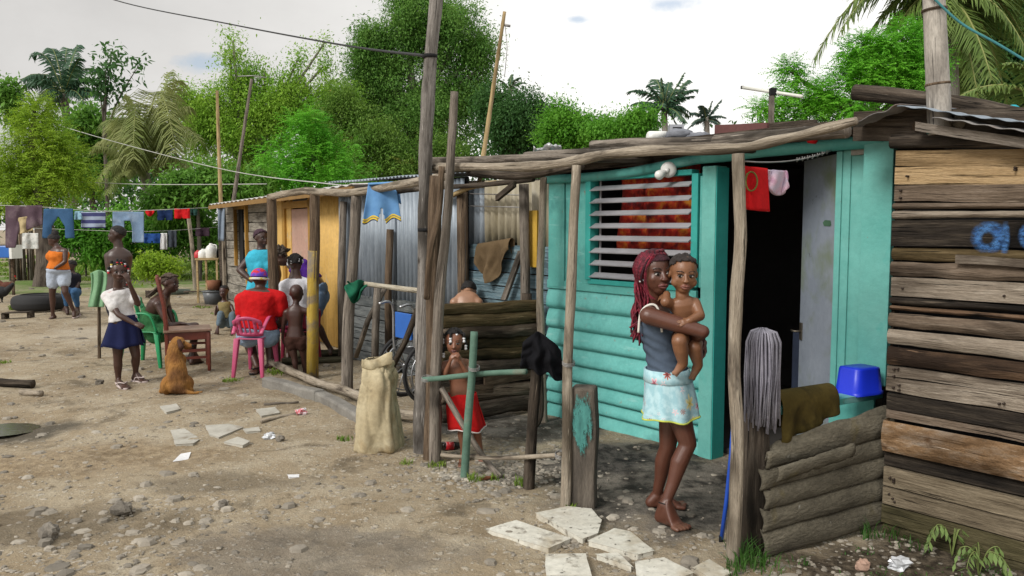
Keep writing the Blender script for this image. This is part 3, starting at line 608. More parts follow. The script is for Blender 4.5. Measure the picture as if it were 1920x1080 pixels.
ga, gt = UV_(1812, 414, vw + .03); gb, gbt = UV_(1935, 478, vw + .03); m = MB(); m.grid(lambda s, t_: F(ga + (gb - ga) * s, vw + .0315, UV_(1860, 474, vw)[1] * (1 - t_) + UV_(1860, 415, vw)[1] * t_), 4, 2); m.build('graffiti', gm_, ph)
NAI = M('rusty_nail', (.03, .018, .012), rough=.7, bump=0)
for k in range(26):
    i_ = rr.choice([0, 1, 2, 8, 12, 14, 15, 20, 21]); m = MB(); m.tube([F(ua + rr.choice([.05, .07, .62, .64, 1.1]), vw + .0, zrow[i_] * .5 + zrow[i_ + 1] * .5 + rr.uniform(-.02, .02)), F(ua + .05, vw + .0, 0)][:1] * 2, .001); u_ = ua + rr.choice([.04, .06, .07, .55, .57, .92]); z_ = zrow[i_] * .5 + zrow[i_ + 1] * .5 + rr.uniform(-.025, .025); m = MB(); m.tube([F(u_, vw + .01, z_), F(u_, vw + .038, z_)], .0055, 8); m.build('nail', NAI, ph)
# wall plate log, rafters ends and overhanging roof sheets
m = MB(); zw_ = UV_(1690, 265, vw)[1]; m.tube([F(ua - .02, vw + .02, zw_), F(ua + 1.2, vw + .02, sg(ua + 1.2, zw_) + .01), F(ub, vw + .02, sg(ub, zw_))], .036, 10, .14); m.build('wall_plate', W_DARK, ph)
zr = UV_(1690, 245, vw)[1]
for q, (du, rr_) in enumerate(((.10, .028), (.30, .034), (.8, .04), (1.3, .04))):
    mb = MB(); mb.tube([F(ua + du, vw + .0, zr + .015), F(ua + du, vw - 2.0, zr + .14)], rr_, 9, .15); mb.build('rafter', [W_BROWN, W_PALE][q % 2], ph)
vo_ = vw + .16; pk = FP(1682, 199, vo_); rt = FP(1930, 232, vo_); e_ = rt + (rt - pk) * 1.6; lf = FP(1588, 236, vo_)
for q, (a_, b_, mt, ln) in enumerate(((pk, e_, GALV, 2.9), (pk + (e_ - pk) * .12 - UZ * .035 + FN * .03, e_ - UZ * .05, ROOF, 2.7), (lf, pk + FD * .03 + UZ * .012, ROOF, 2.8))):
    mb = MB(); corr(mb, a_, b_, (FN * -1 + UZ * .06).normalized(), ln, .11, .004, seg=5); mb.build('roof_sheet', mt, ph, solid=.004)
m = MB(); m.plank(pk + (e_ - pk) * .05 - UZ * .085 - FN * .05, e_ - UZ * .10 - FN * .05, UZ, .045, FN, .03, 8, .008); m.build('fascia', W_GREY, ph)
m = MB(); m.plank(F(ua - .25, vw - .02, zr + .05), F(ub, vw - .02, sg(ub, zr) + .03), UZ, .16, FN, .02, 6, .006); m.build('gable_board', W_DARK, ph)
Yl = FP(1700, 200, vw).y
m = MB(); m.tube(bez([P(1602, 172, Yl + .75), P(1690, 182, Yl + .55), P(1800, 196, Yl + .3), P(1925, 222, Yl + .0)], 8), .048, 12, .08); tag(m.build('roof_log', W_DARK), 'heavy dark log lying across the roof edge behind the bamboo pole', 'log')
bp = thing('bamboo_pole', 'thick grey bamboo pole standing on the wall top of the plank house', 'pole', P(1763, 252, Yl - .12))
m = MB(); yb = Yl - .14; a_, b_ = P(1763, 252, yb), P(1748, -60, yb); n_ = 40; m.tube([a_.lerp(b_, i / n_) for i in range(n_ + 1)], [.057 * (1.0 - .12 * i / n_) + (.004 if any(abs(252 - 312 * i / n_ - yy) < 5 for yy in (157, 18)) else 0) for i in range(n_ + 1)], 16); m.build('stem', wood('grey_bamboo', (.30, .27, .24), (.46, .42, .37), (.58, .54, .48), scale=(3, .8, 1), rough=.5, bump=.15), bp)
for yy in (157, 18, 246):
    mb = MB(); c_ = a_.lerp(b_, (252 - yy) / 312); ax_ = (b_ - a_).normalized()
    mb.tube([c_ - ax_ * .006, c_ + ax_ * .006], .0595 if yy != 246 else .061, 16); mb.build('node_ring' if yy != 246 else 'wire_tie', W_BROWN if yy != 246 else M('green_wire', (.04, .16, .14)), bp)
tag(rope([P(1740, 0 - 14, yb - .06), P(1800, 42, yb - .1), P(1870, 82, yb - .15), P(1940, 124, yb - .2)], .006, 'cable', M('teal_cord', (.05, .22, .24))), 'teal cord running from the bamboo pole to the upper right', 'cord')
# ------------------------------------------------------------------ low fence of stacked half-round sheets (right foreground)
A_, B_ = G(1428, 1046), G(1672, 984); TL = B_ - A_; td = TL.normalized(); tn = td.cross(UZ); tn = tn if tn.dot(C0 - A_) > 0 else -tn
tf = thing('sheet_fence', 'low porch fence of stacked mossy fibre-cement sheets beside the plank house', 'fence', A_)
FC = M('fibre_cement', [(.3, (.09, .078, .055)), (.55, (.165, .145, .105)), (.75, (.26, .235, .18))], scale=(1, 1, 2.5), freq=2.6, rough=.95, bump=.9, bfreq=30, fine=.5, bdist=.015, over=[((.13, .10, .025), 3.2, .54, .70), ((.33, .30, .24), 2.0, .56, .70), ((.035, .032, .028), 2.6, .58, .74), ((.42, .41, .36), 17, .70, .78)])
zA = [.0, .135, .245, .345, .445, .56]; zB = [.03, .165, .285, .405, .51, .66]
for i in range(5):
    mb = MB(); sd_ = i * 4.4; x0 = rr.uniform(-.02, .03); x1 = 1 + rr.uniform(-.01, .005)
    def pf(s, t_, i=i, sd_=sd_, x0=x0, x1=x1):
        q = A_ + TL * (x0 + (x1 - x0) * s); za = zA[i] + (zB[i] - zA[i]) * s; zb = zA[i + 1] + (zB[i + 1] - zA[i + 1]) * s
        z = za + (zb + .012 - za) * t_ + .006 * noise.noise(V((s * 3, sd_, 0)))
        if i == 4 and t_ > .75: z -= .03 * max(0, noise.noise(V((s * 4, 7.7, 0))) + .1) + .05 * max(0, .12 - s) / .12
        bul = .034 * (1 - t_) + .036 * math.sin(math.pi * min(1, (1 - t_) * .86 + .1)) - .012 + .004 * noise.noise(V((s * 9, t_ * 4, sd_)))
        return q + tn * (bul - .02 - .004 * i) + UZ * z
    mb.grid(pf, 36, 9); mb.build('fence_sheet', FC, tf, solid=.011)
# cracked extra strip lodged along the top
mb = MB(); mb.grid(lambda s, t_: A_ + TL * (.03 + .55 * s) + tn * (.055 + .02 * math.sin(t_ * 2.6)) + UZ * (.40 + .055 * s + .075 * t_ + .012 * noise.noise(V((s * 12, t_ * 2, 1)))), 20, 4); mb.build('broken_strip', FC, tf, solid=.01)
mb = MB(); q = G(1412, 1034); mb.tube([q - UZ * .1, q + UZ * .3, q + UZ * .72], [.075, .072, .066], 12, .18); mb.build('end_post', W_DARK, tf)
mb = MB(); rA, rB = q + UZ * .72 + td * .02, FP(1642, 738, .03); mb.plank(rA, rB, tn, .10, UZ, .035, 8, .004); mb.build('top_rail', TURQ, tf)
zrail = lambda s: rA.lerp(rB, s)
mb = MB(); q2 = FP(1600, 800, .06); mb.plank(V((q2.x, q2.y, .3)), V((q2.x, q2.y, rB.z - .03)), FD, .25, FN, .02); mb.build('rail_board', TURQ, tf)
# blue basin upside down on the rail
PB = plastic('cobalt_plastic', (.012, .035, .62)); bs = MB(); bc_ = rA.lerp(rB, .83) + UZ * .02
def basin(mb, c, w0, d0, w1, d1, h, ax, ay):
    ring = []
    for (ww, dd, z) in ((w1 * .94, d1 * .94, h), (w1, d1, h - .012), (w0 * .97, d0 * .97, .02), (w0 * 1.03, d0 * 1.03, .018), (w0 * 1.04, d0 * 1.04, 0)):
        for k in range(24):
            a = 6.283 * k / 24; cx, cy = math.cos(a), math.sin(a); p_ = 9; sc2 = (abs(cx) ** p_ + abs(cy) ** p_) ** (-1 / p_); ring.append(c + ax * cx * sc2 * ww + ay * cy * sc2 * dd + UZ * z)
    fs = [tuple(range(24))]
    for l in range(4):
        for k in range(24): fs.append((l * 24 + k, (l + 1) * 24 + k, (l + 1) * 24 + (k + 1) % 24, l * 24 + (k + 1) % 24))
    mb.add(ring, fs)
basin(bs, bc_, .112, .085, .098, .072, .155, td, tn); tag(bs.build('basin', PB), 'bright blue plastic basin upside down on the turquoise rail by the doorway', 'basin')
# olive cloth over the rail
def drape(p0, p1, out, front, back, name, mat, label, cat, mask=None, r=.03, amp=.02, ff=9, thick=.006, nu=40, hem=None, sd=0, wav=1.0):
    """cloth folded over a rail from p0 to p1: hangs 'front' on the out side and 'back' on the other"""
    p0, p1, out = V(p0), V(p1), V(out); ax = (p1 - p0)
    def fn(s, t_):
        f_, b_ = (front(s) if callable(front) else front), (back(s) if callable(back) else back)
        arc = math.pi * r; tot = f_ + b_ + arc; l = t_ * tot; base = p0 + ax * s
        wv = amp * math.sin(s * ff + sd + 2.2 * noise.noise(V((s * 2, t_ * 3, sd)))) + amp * .9 * noise.noise(V((s * 6, t_ * 4, sd))) + amp * .5 * noise.noise(V((s * 13, t_ * 8, sd)))
        if l < b_: d = b_ - l; return base - out * (r + abs(wv) * min(1, d * 8)) - UZ * d
        l -= b_
        if l < arc: a = math.pi - l / r; return base + out * (r * math.cos(a)) + UZ * (r * math.sin(a))
        d = l - arc; k = min(1, d * 6)
        sh_ = ax.normalized() * (.03 * wav * noise.noise(V((s * 3 + sd, d * 3, 2))) * k)
        return base + out * (r + wv * k + .25 * amp) - UZ * d + sh_
    mb = MB(); mb.grid(fn, nu, 26, mask); o = mb.build(name, mat, None, solid=thick, sub=1); 
    if label: tag(o, label, cat)
    return o
OLV = cloth('olive_cotton', (.085, .062, .016), over=[((.04, .03, .01), 6, .5, .7)])
drape(zrail(.10) + UZ * .03 + tn * .0, zrail(.56) + UZ * .035, tn, lambda s: .20 - .11 * s, .16, 'hanging_cloth', OLV, 'olive brown trousers crumpled over the rail above the tile fence', 'trousers', r=.064, amp=.018, ff=15, wav=1.2)
# grey mop head upright on the end post
mp = thing('mop', 'grey stringy mop head standing over the dark end post', 'mop', gp(1412, 1034) + UZ * .7)
mc = G(1412, 1034) + UZ * .72 + tn * .03; mz = zz(1405, 612, VPORCH) - .0; MOPM = M('mop_yarn', [(.3, (.20, .19, .24)), (.7, (.40, .39, .45))], freq=8, rough=.95, bump=.4, fine=.3, island=.45)
topz = P(1405, 618, mc.y).z; mb = MB()
for k in range(150):
    a = rr.uniform(0, 6.283); q = rr.uniform(.6, 1) ; rad = .082 * q; dx, dy = math.cos(a) * rad, math.sin(a) * rad; bz = mc.z - .02 + rr.uniform(-.07, .05)
    top = V((mc.x + dx * .25, mc.y + dy * .25, topz + rr.uniform(-.004, .006)))
    mb.tube([top, V((mc.x + dx * .8, mc.y + dy * .8, topz - .012)), V((mc.x + dx * 1.05, mc.y + dy * 1.05, topz - .06)), V((mc.x + dx * 1.05 + rr.uniform(-.008, .008), mc.y + dy * 1.05, (topz + bz) / 2)), V((mc.x + dx * 1.0 + rr.uniform(-.012, .012), mc.y + dy, bz))], .0045, 4)
mb.build('yarn', MOPM, mp); mb = MB(); mb.tube([mc - UZ * .02, V((mc.x, mc.y, topz - .04))], .012, 8); mb.build('handle', W_PALE, mp)
# blue broom handle leaning at the foot of the bent pole
mb = MB(); g0 = gp(1352, 1018); mb.tube([g0, P(1362, 940, g0.y - .02), P(1371, 850, g0.y - .05), P(1380, 720, g0.y - .04)], .011, 10); bh = mb.build('broom_handle', plastic('blue_handle', (.012, .07, .42)), None); tag(bh, 'bright blue broom stick leaning against the bent pole by the doorway', 'broom')
mb = MB(); mb.tube([g0 - UZ * .01, g0 + UZ * .03], .0125, 10); mb.build('end_cap', BLACK, bh)
# barbed wire with red shorts and a pink cloth
w0 = P(1390, 302, gp(1374, 1062).y + .04); w1 = FP(1560, 282, .04)
wp = sag(w0, w1, .03, 16); wire_m = M('grey_wire', (.30, .29, .28), metal=.4, rough=.5, bump=0)
mb = MB(); mb.tube(wp, .004, 6)
for i in range(9, 16):
    q = wp[i]
    for s_ in (-1, 1): mb.tube([q - UZ * .012 * s_ + FN * .008, q + UZ * .012 * s_ - FN * .006 + FD * .008 * s_], .0025, 4)
tag(mb.build('barbed_wire', wire_m), 'short barbed wire stretched across the dark doorway', 'wire')
RED = cloth('red_cotton', (.52, .012, .015)); wd = (w1 - w0).normalized(); wn = wd.cross(UZ); wn = wn if wn.dot(C0 - w0) > 0 else -wn
yy_ = w0.y + .05
def ppt(px, py, dy=0): return P(px, py, yy_ + dy)
rs = thing('shorts', 'bright red shorts hung on the wire at the doorway', 'shorts', ppt(1415, 310))
mb = MB(); mb.grid(lambda s, t_: P(1391 + (1437 + 4 * t_ - 1391) * s, 311 + 5 * s + (392 + 5 * s - 311 - 5 * s) * t_, yy_ + .02 + .06 * s + .016 * math.sin(s * 8) * (.3 + t_)), 24, 14); mb.build('front_panel', RED, rs, solid=.02)
mb = MB(); dc = [P(1408 + 12 * math.sin(a) * (1 if math.sin(a) > 0 else .8), 340 - 18 * math.cos(a), yy_ - .015 + .03) for a in [6.283 * k / 20 for k in range(21)]]; mb.tube(dc, .004, 6); mb.tube([P(1393, 305, yy_), P(1392, 325, yy_), P(1397, 336, yy_), P(1401, 325, yy_)], .004, 6); mb.build('drawstring', cloth('green_cord', (.16, .17, .05)), rs)
PK = M('pink_white_cloth', [(.42, (.56, .48, .60)), (.55, (.62, .42, .52)), (.62, (.42, .22, .34))], freq=14, rough=.9, bump=.3)
mb = MB(); mb.grid(lambda s, t_: P(1440 + 36 * s + 5 * t_ * (1 if s > .5 else 0) - 3 * t_, 318 + 2 * s + (28 + 20 * math.sin(s * 3.0) ) * t_, yy_ + .10 + .08 * s + .022 * math.sin(s * 9 + t_ * 3)), 22, 12); tag(mb.build('hanging_cloth', PK, None, solid=.02, sub=1), 'small crumpled pink and white cloth pegged on the barbed wire', 'cloth')
mb = MB(); c_ = FP(1524, 263, .2); mb.ball(c_, (.035, .03, .02), 10, 6, .6); tag(mb.build('red_rag', RED), 'scrap of red rag caught under the roof edge over the doorway', 'rag')
# stump post with turquoise paint
sp = thing('stump_post', 'squat square timber post with flaking turquoise paint near its top', 'post', gp(1092, 950))
q = gp(1095, 946); q.z -= .06; STP_M = M('painted_stump', [(.3, (.05, .042, .034)), (.55, (.12, .10, .08)), (.8, (.22, .19, .155))], scale=(3, 3, .6), freq=5, rough=.9, bump=.6, bfreq=18, fine=.4, bdist=.012)
zt_ = P(1094, 724, q.y).z - q.z; SX_ = V((.97, -.24, 0)); SN_ = V((-.24, -.97, 0)); m = MB(); m.plank(q, q + UZ * zt_, SX_, .145, SN_, .14, 12, .012); m.build('timber', STP_M, sp, bevel=.015)
FLK = bpy.data.materials.new('flaking_turquoise'); FLK.use_nodes = True; t = NT(FLK); b = t.n['Principled BSDF']; b.inputs['Roughness'].default_value = .75; uvn = t.coord('UV'); sx = t.new('ShaderNodeSeparateXYZ'); t.link(uvn, sx.inputs[0]); t.link(t.ramp(t.noise(uvn, 6, 5), [(.3, (.025, .12, .11)), (.7, (.06, .24, .215))]), b.inputs['Base Color'])
dd = t.math('ADD', t.math('POWER', t.math('MULTIPLY', t.math('SUBTRACT', sx.outputs[0], .48), 2.3), 2.0), t.math('POWER', t.math('MULTIPLY', t.math('SUBTRACT', sx.outputs[1], .62), 2.6), 2.0)); al = t.mapr(t.math('ADD', dd, t.math('MULTIPLY', t.math('SUBTRACT', t.noise(uvn, 3.2, 7, .8), .5), 5.0)), .85, .45)
tr_ = t.new('ShaderNodeBsdfTransparent'); mx = t.new('ShaderNodeMixShader'); t.link(al, mx.inputs[0]); t.link(tr_.outputs[0], mx.inputs[1]); t.link(b.outputs[0], mx.inputs[2]); t.link(mx.outputs[0], t.n['Material Output'].inputs['Surface'])
m = MB(); c0_ = q + SN_ * .083; m.grid(lambda s, t_: c0_ + SX_ * ((s - .5) * .14) + UZ * (zt_ * (.36 + .62 * t_)), 4, 6); m.build('paint_patch', FLK, sp)
# ------------------------------------------------------------------ pole fence between porch posts
GRP = M('faded_green_paint', [(.3, (.06, .125, .09)), (.6, (.115, .205, .155)), (.8, (.19, .28, .225))], freq=6, rough=.8, bump=.4, bfreq=20, over=[((.20, .17, .13), 6, .55, .7)])
yf = thing('pole_fence', 'low fence of green and bare poles in front of the small girl in red', 'fence', gp(870, 890))
post((869, 892), [(878, 780), (885, 700), (889, 622)], .026, GRP, 'post', yf, rough=.04)
post((990, 912), [(998, 800), (1006, 700), (1005, 650)], .036, W_DARK, 'post', yf)
post((985, 800), [(1012, 780), (1012, 700)], .03, W_DARK, 'post', yf)
yg = gp(869, 892).y
m = MB(); m.tube(bez([P(793, 712, yg + .25), P(830, 709, yg + .18), P(880, 703, yg + .055), P(930, 699, yg), P(987, 697, yg - .1)], 6), .019, 9, .08); m.build('rail', GRP, yf)
m = MB(); m.tube(bez([P(828, 853, yg + .24), P(880, 858, yg + .07), P(960, 858, yg - .2), P(1052, 853, yg - .48)], 6), .015, 8, .1); m.build('rail', W_PALE, yf)
m = MB(); m.tube(bez([P(828, 728, yg + .28), P(870, 800, yg + .15), P(905, 855, yg + .1), P(938, 895, yg - .05)], 6), .021, 8, .1); m.build('brace', W_GREY, yf)
for (x_, y_, dy_) in ((889, 692, .0), (1064, 683, -.48 - .02), (1052, 855, -.48), (800, 712, .25)):
    m = MB(); p_ = P(x_, y_, yg + dy_)
    if x_ == 1064: p_ = P(1066, 683, gp(1059, 952).y)
    for q_ in range(3): m.tube([p_ + V((math.cos(a) * .036, math.sin(a) * .036, .008 * q_ + .01 * math.sin(a))) for a in [6.283 * k / 10 for k in range(11)]], .003, 4)
    m.build('wire_tie', wire_m, yf)
BLC = cloth('black_cloth', (.006, .006, .008)); yb_ = gp(990, 912).y
bk = MB()
for sd_ in (-1, 1):
    def bkf(s, t_, sd_=sd_):
        px = 980 + 72 * s + 10 * (s - .45) * t_ + 5 * noise.noise(V((s * 3, t_ * 3, sd_))); yt = 621 + 70 * abs(s - .40) ** 1.25; yb = (694 if sd_ < 0 else 684) + 26 * s * s + 16 * noise.noise(V((s * 4, 2.2, sd_)))
        f_ = .030 * math.sin(s * 15 + 3 * noise.noise(V((s * 2, t_ * 2, 1))) + sd_) * t_ ** .7 + .03 * noise.noise(V((s * 5, t_ * 4, 7 + sd_)))
        return P(px, yt + (yb - yt) * t_, yb_ + sd_ * (.012 + .055 * math.sin(min(1, t_ * 1.6) * 1.57) * (.3 + .7 * math.sin(s * 3.14))) + f_)
    bk.grid(bkf, 44, 22)
tag(bk.build('hanging_cloth', BLC, None, solid=.008, sub=1), 'black garment bunched on top of the half-green post', 'clothes')
# low plank partition between the two yards
pt = thing('plank_partition', 'chest-high partition of rough brown planks behind the small girl in red', 'partition', G(920, 780))
pA, pB = G(826, 800), G(1006, 768); pd = (pB - pA); pn = pd.normalized().cross(UZ); pn = pn if pn.dot(C0 - pA) > 0 else -pn
ysL = [571, 592, 617, 638, 658, 679, 702, 728, 757, 790]; ysR = [561, 583, 606, 627, 648, 668, 690, 712, 738, 765]; m = MB(); pw = [W_BROWN, W_DARK, PW['ol'], PW['gb']]; seq = [2, 2, 3, 2, 2, 1, 0, 3, 1]
for i in range(9):
    za, za2 = P(826, ysL[i], pA.y).z, P(826, ysL[i + 1], pA.y).z; zb, zb2 = P(1006, ysR[i], pB.y).z, P(1006, ysR[i + 1], pB.y).z
    if i == 6 : continue
    m.cm = seq[i]; sd_ = i * 3.7; oo = .012 * (i % 3)
    b0 = len(m.uv)
    m.grid(lambda s, t_: pA + pd * s + pn * (oo + .02 * (1 - abs(2 * t_ - 1) ** 2.5) + .006 * noise.noise(V((s * 6, t_ * 3, sd_)))) + UZ * (((za - .006) * (1 - t_) + za2 * t_) * (1 - s) + ((zb - .006) * (1 - t_) + zb2 * t_) * s + (.016 * noise.noise(V((s * 3, sd_, 0))) + .007 * noise.noise(V((s * 11, sd_, 0)))) * (1 if t_ > .5 else .8)), 30, 6)
    for q_ in range(b0, len(m.uv)): m.uv[q_] = [(yy * .12 + i, xx * pd.length + i) for xx, yy in m.uv[q_]]
m.build('planks', pw, pt, solid=.02)
m = MB(); zb, zb2 = P(1006, 690, pB.y).z, P(1006, 712, pB.y).z; m.plank(pA + pd * .42 + UZ * (zb - .06) + pn * .02, pB + UZ * (zb - .03) + pn * .02, UZ, .085, pn, .025, 10, .012); m.plank(pA + UZ * (zb - .09) + pn * .03, pA + pd * .5 + UZ * (zb - .11) + pn * .03, UZ, .075, pn, .025, 8, .012); m.build('patch_plank', W_BROWN, pt)
m = MB(); m.box((pA + pB) / 2 - pn * .05 + UZ * .5, pd * .49, pn * .008, UZ * .48); m.build('backing', W_DARK, pt)
for s_ in (.04, .96): m = MB(); q = pA + pd * s_ - pn * .1; m.tube([q - UZ * .1, q + UZ * 1.05], .045, 9, .12); m.build('post', W_DARK, pt)
# ------------------------------------------------------------------ corrugated shack
v2 = 0.0
c2 = thing('corrugated_shack', 'shack walled with galvanised corrugated sheets above grey weathered planks', 'house', F(U_(750), 0, 0))
xl, xr = U_(640), U_(870)
zj = UV_(700, 555)[1]; ztop = UV_(700, 345)[1]
n_s = 4; wS = (xr - xl) / n_s
for i in range(n_s):
    mb = MB(); corr(mb, F(xl + wS * i - .03, .012 * (i % 2), zj - .02 * (i % 2)), F(xl + wS * (i + 1) + .03, .012 * (i % 2), zj - .02 * (i % 2)), UZ, ztop - zj, .085, .020, 2); mb.build('wall_sheet', GALV, c2, solid=.003)
GP = wood('grey_blue_plank', (.09, .105, .11), (.19, .205, .205), (.30, .315, .31), over=[((.05, .05, .045), 2.5, .58, .72, (2, .8, 1))])
m = MB(); hh_ = zj / 6
for i in range(6): m.plank(F(xl, .004 * (i % 3), hh_ * (i + .5)), F(xr, .004 * (i % 3), hh_ * (i + .5) + .01), UZ, hh_ - .012, FN, .03, 12, .012)
m.build('plank_wall', GP, c2)
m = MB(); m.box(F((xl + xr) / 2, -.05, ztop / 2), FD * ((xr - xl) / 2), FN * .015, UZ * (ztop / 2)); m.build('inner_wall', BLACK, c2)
m = MB(); a_ = F(xl - .1, .12, ztop + .05); b_ = F(xr + .2, .12, ztop + .03); corr(m, a_, b_, (-FN + UZ * .08).normalized(), 3.0, seg=4); m.build('roof_sheet', GALV, c2, solid=.003)
# nail row and horizontal wire mark
for (x0_, y0_, y1_, r_) in ((641, 378, 672, .048), (728, 430, 690, .042)):
    g = FP(x0_, y1_, .12); m = MB(); m.tube([V((g.x, g.y, -.05)), V((g.x, g.y, 1.0)) + FD * .02, P(x0_ + 3, y0_, g.y)], r_, 9, .14); m.build('wall_post', W_GREY if x0_ < 700 else W_BROWN, c2)
# set-back blue plank wall with narrow old corrugated strips above
bw = thing('blue_plank_wall', 'patched wall of flaking blue planks topped with dull corrugated strips', 'wall', F(U_(930, -.12), -.12, 0))
vb = -.12; xa, xb = U_(852, vb), U_(1034, vb); zt_b = UV_(930, 458, vb)[1]; zc_ = UV_(930, 345, vb)[1]
BPL = wood('flaking_blue_plank', (.10, .16, .19), (.19, .29, .34), (.33, .42, .45), over=[((.04, .16, .38), 1.3, .60, .68, (1.5, .6, 1)), ((.05, .05, .05), 2.6, .56, .7, (2, .7, 1))])
m = MB(); k = 11; hb_ = zt_b / k
for i in range(k): m.plank(F(xa, vb + .006 * (i % 3), hb_ * (i + .5)), F(xb, vb + .006 * (i % 3), hb_ * (i + .5)), UZ, hb_ - .012, FN, .025, 12, .012)
m.build('plank_wall', BPL, bw)
for i in range(3):
    mb = MB(); wS = (xb - xa) / 3; corr(mb, F(xa + wS * i, vb - .03, zt_b - .03 + .05 * (i % 2)), F(xa + wS * (i + 1), vb - .03, zt_b - .03 + .05 * (i % 2)), UZ, zc_ - zt_b + .02 * i, .105, .030, 2)
    mb.build('wall_sheet', [GALV, M('dull_ochre_sheet', [(.3, (.26, .22, .13)), (.6, (.40, .36, .27)), (.8, (.54, .53, .50))], scale=(1, 1, .3), freq=4, rough=.55, bump=.15), MATS['dull_ochre_sheet']][i], bw, solid=.003)
YEL = M('yellow_wall_paint', [(.3, (.50, .30, .03)), (.7, (.60, .38, .06))], freq=3, rough=.7, bump=.2)
ym = MB(); l_, r_ = U_(990, vb + .05), U_(1008, vb + .05); z_a, z_b = UV_(1000, 395, vb)[1], UV_(1000, 500, vb)[1]; ym.plank(F((l_ + r_) / 2, vb + .05, z_b), F((l_ + r_) / 2, vb + .05, z_a), FD, r_ - l_, FN, .02); ym.build('yellow_board', YEL, bw)
g = F(U_(985, vb + .12), vb + .12, 0)
m = MB(); m.tube([V((g.x, g.y, -.05)), V((g.x, g.y, 1.2)), P(982, 345, g.y)], .045, 9, .14); m.build('wall_post', W_GREY, bw)
g = F(U_(868, vb + .12), vb + .12, 0); m = MB(); m.tube([V((g.x, g.y, -.05)), P(867, 360, g.y)], .055, 9, .14); m.build('wall_post', W_BROWN, bw)
m = MB(); m.plank(FP(945, 562, vb + .1), FP(978, 470, vb + .1), FD, .07, FN, .03, 4, .004); m.build('brace', W_GREY, bw)
for y_ in (386, 363): m = MB(); m.tube([FP(875, y_ + 0, vb + .06), FP(985, y_ + 3, vb + .06)], .006, 6); m.build('wire', wire_m, bw)
m = MB(); m.plank(FP(932, 372, vb + .35), FP(965, 345, vb + .35), UZ, .05, FN, .04); m.build('rafter_end', W_DARK, bw)
m = MB(); m.tube(bez([FP(838, 372, vb + .2), FP(880, 352, vb + .2), FP(930, 343, vb + .2)], 6), .025, 8, .1); m.build('roof_pole', BAMBOO, bw)
m = MB(); m.tube(bez([FP(820, 352, vb + .25), FP(900, 347, vb + .25), FP(1000, 336, vb + .25)], 6), .024, 8, .14); m.build('roof_pole', W_DARK, bw)
SCK = cloth('brown_sackcloth', (.16, .11, .06)); gA, gB = FP(898, 462, vb + .05), FP(960, 452, vb + .05)
drape(gA, gB, FN, lambda s: .08 + .30 * max(0, math.sin((s * .9 + .12) * 3.14)) ** 1.2, .15, 'hanging_cloth', SCK, 'brown sackcloth draped over the top of the blue plank wall', 'cloth', r=.03, amp=.035, ff=14, sd=2)
# ------------------------------------------------------------------ yellow house with rotated front
hA, hB = G(668, 668), G(398, 566); hA = V((hA.x, hA.y, 0)); hB = V((hB.x, hB.y, 0)); hd = (hA - hB); HL = hd.length; hd.normalize(); hn = hd.cross(UZ); hn = hn if hn.dot(C0 - hA) > 0 else -hn
def HP(px, py, off=0.0):
    r = ray(px, py); return C0 + r * ((off - (C0 - hA).dot(hn)) / r.dot(hn))
def hs(px, off=0): return (HP(px, 500, off) - hB).dot(hd)
def HQ(s, off, z): return hB + hd * s + hn * off + UZ * z
yh = thing('yellow_house', 'low house with a mustard front, pink door and unpainted plank end', 'house', (hA + hB) / 2)
YEL2 = M('mustard_sheet', [(.3, (.55, .33, .08)), (.7, (.66, .42, .13))], freq=1.5, rough=.55, bump=.1, over=[((.45, .36, .25), 5, .62, .75)])
z_top = HP(620, 352).z
mb = MB(); corr(mb, HQ(hs(592), 0, .02), HQ(hs(652), 0, .02), UZ, z_top - .02, .11, .010, 2); mb.build('wall_sheet', YEL2, yh, solid=.003)
mb = MB(); mb.plank(HQ(hs(560), -.03, .05), HQ(hs(560), -.03, HP(560, 392, -.03).z), hd, hs(583) - hs(541), hn, .03, 1); mb.build('door', M('pale_pink_door', (.44, .27, .21), freq=2, over=[((.36, .30, .24), 3, .55, .75)], rough=.75), yh)
mb = MB(); mb.plank(HQ(hs(536), .0, .02), HQ(hs(536), .0, z_top - .08), hd, .14, hn, .06); mb.plank(HQ(hs(538), .03, HP(560, 390).z + .05), HQ(hs(592), .03, HP(560, 390).z + .05), UZ, .10, hn, .05); mb.plank(HQ(hs(588), .03, .02), HQ(hs(588), .03, z_top), hd, .12, hn, .05); mb.build('door_frame', M('deep_ochre_timber', (.36, .19, .03), freq=4, rough=.7), yh)
mb = MB(); mb.plank(HQ(hs(525), -.02, .02), HQ(hs(525), -.02, z_top - .05), hd, hs(541) - hs(500), hn, .03); mb.build('wall_panel', YEL2, yh)
mb = MB(); l_ = hs(418); r_ = hs(505); k = 12; hb_ = (z_top - .1) / k
for i in range(k): mb.plank(HQ(l_, -.02 + .005 * (i % 3), hb_ * (i + .5)), HQ(r_, -.02 + .005 * (i % 3), hb_ * (i + .5)), UZ, hb_ - .014, hn, .03, 8, .014)
mb.build('plank_wall', wood('silvery_plank', (.20, .18, .15), (.36, .33, .28), (.52, .49, .43), over=[((.07, .06, .05), 2.2, .6, .72, (2, .7, 1))]), yh)
mb = MB(); mb.plank(HQ(hs(456), .02, .9), HQ(hs(456), .02, z_top - .2), hd, .30, hn, .02); mb.build('window_dark_panel', BLACK, yh)  # flat black board paints the darkness of the window opening
mb = MB(); mb.plank(HQ(hs(467), .03, .6), HQ(hs(467), .03, z_top - .1), hd, .09, hn, .05); mb.plank(HQ(hs(446), .035, z_top - .16), HQ(hs(467), .035, z_top - .16), UZ, .08, hn, .04); mb.plank(HQ(hs(446), .03, .9), HQ(hs(446), .03, z_top - .1), hd, .08, hn, .05); mb.build('window_frame', MATS['deep_ochre_timber'], yh)
mb = MB(); mb.plank(HQ(hs(425), .05, .0), HQ(hs(425), .05, z_top - .15), hd, .12, hn, .05); mb.build('corner_post', W_PALE, yh)
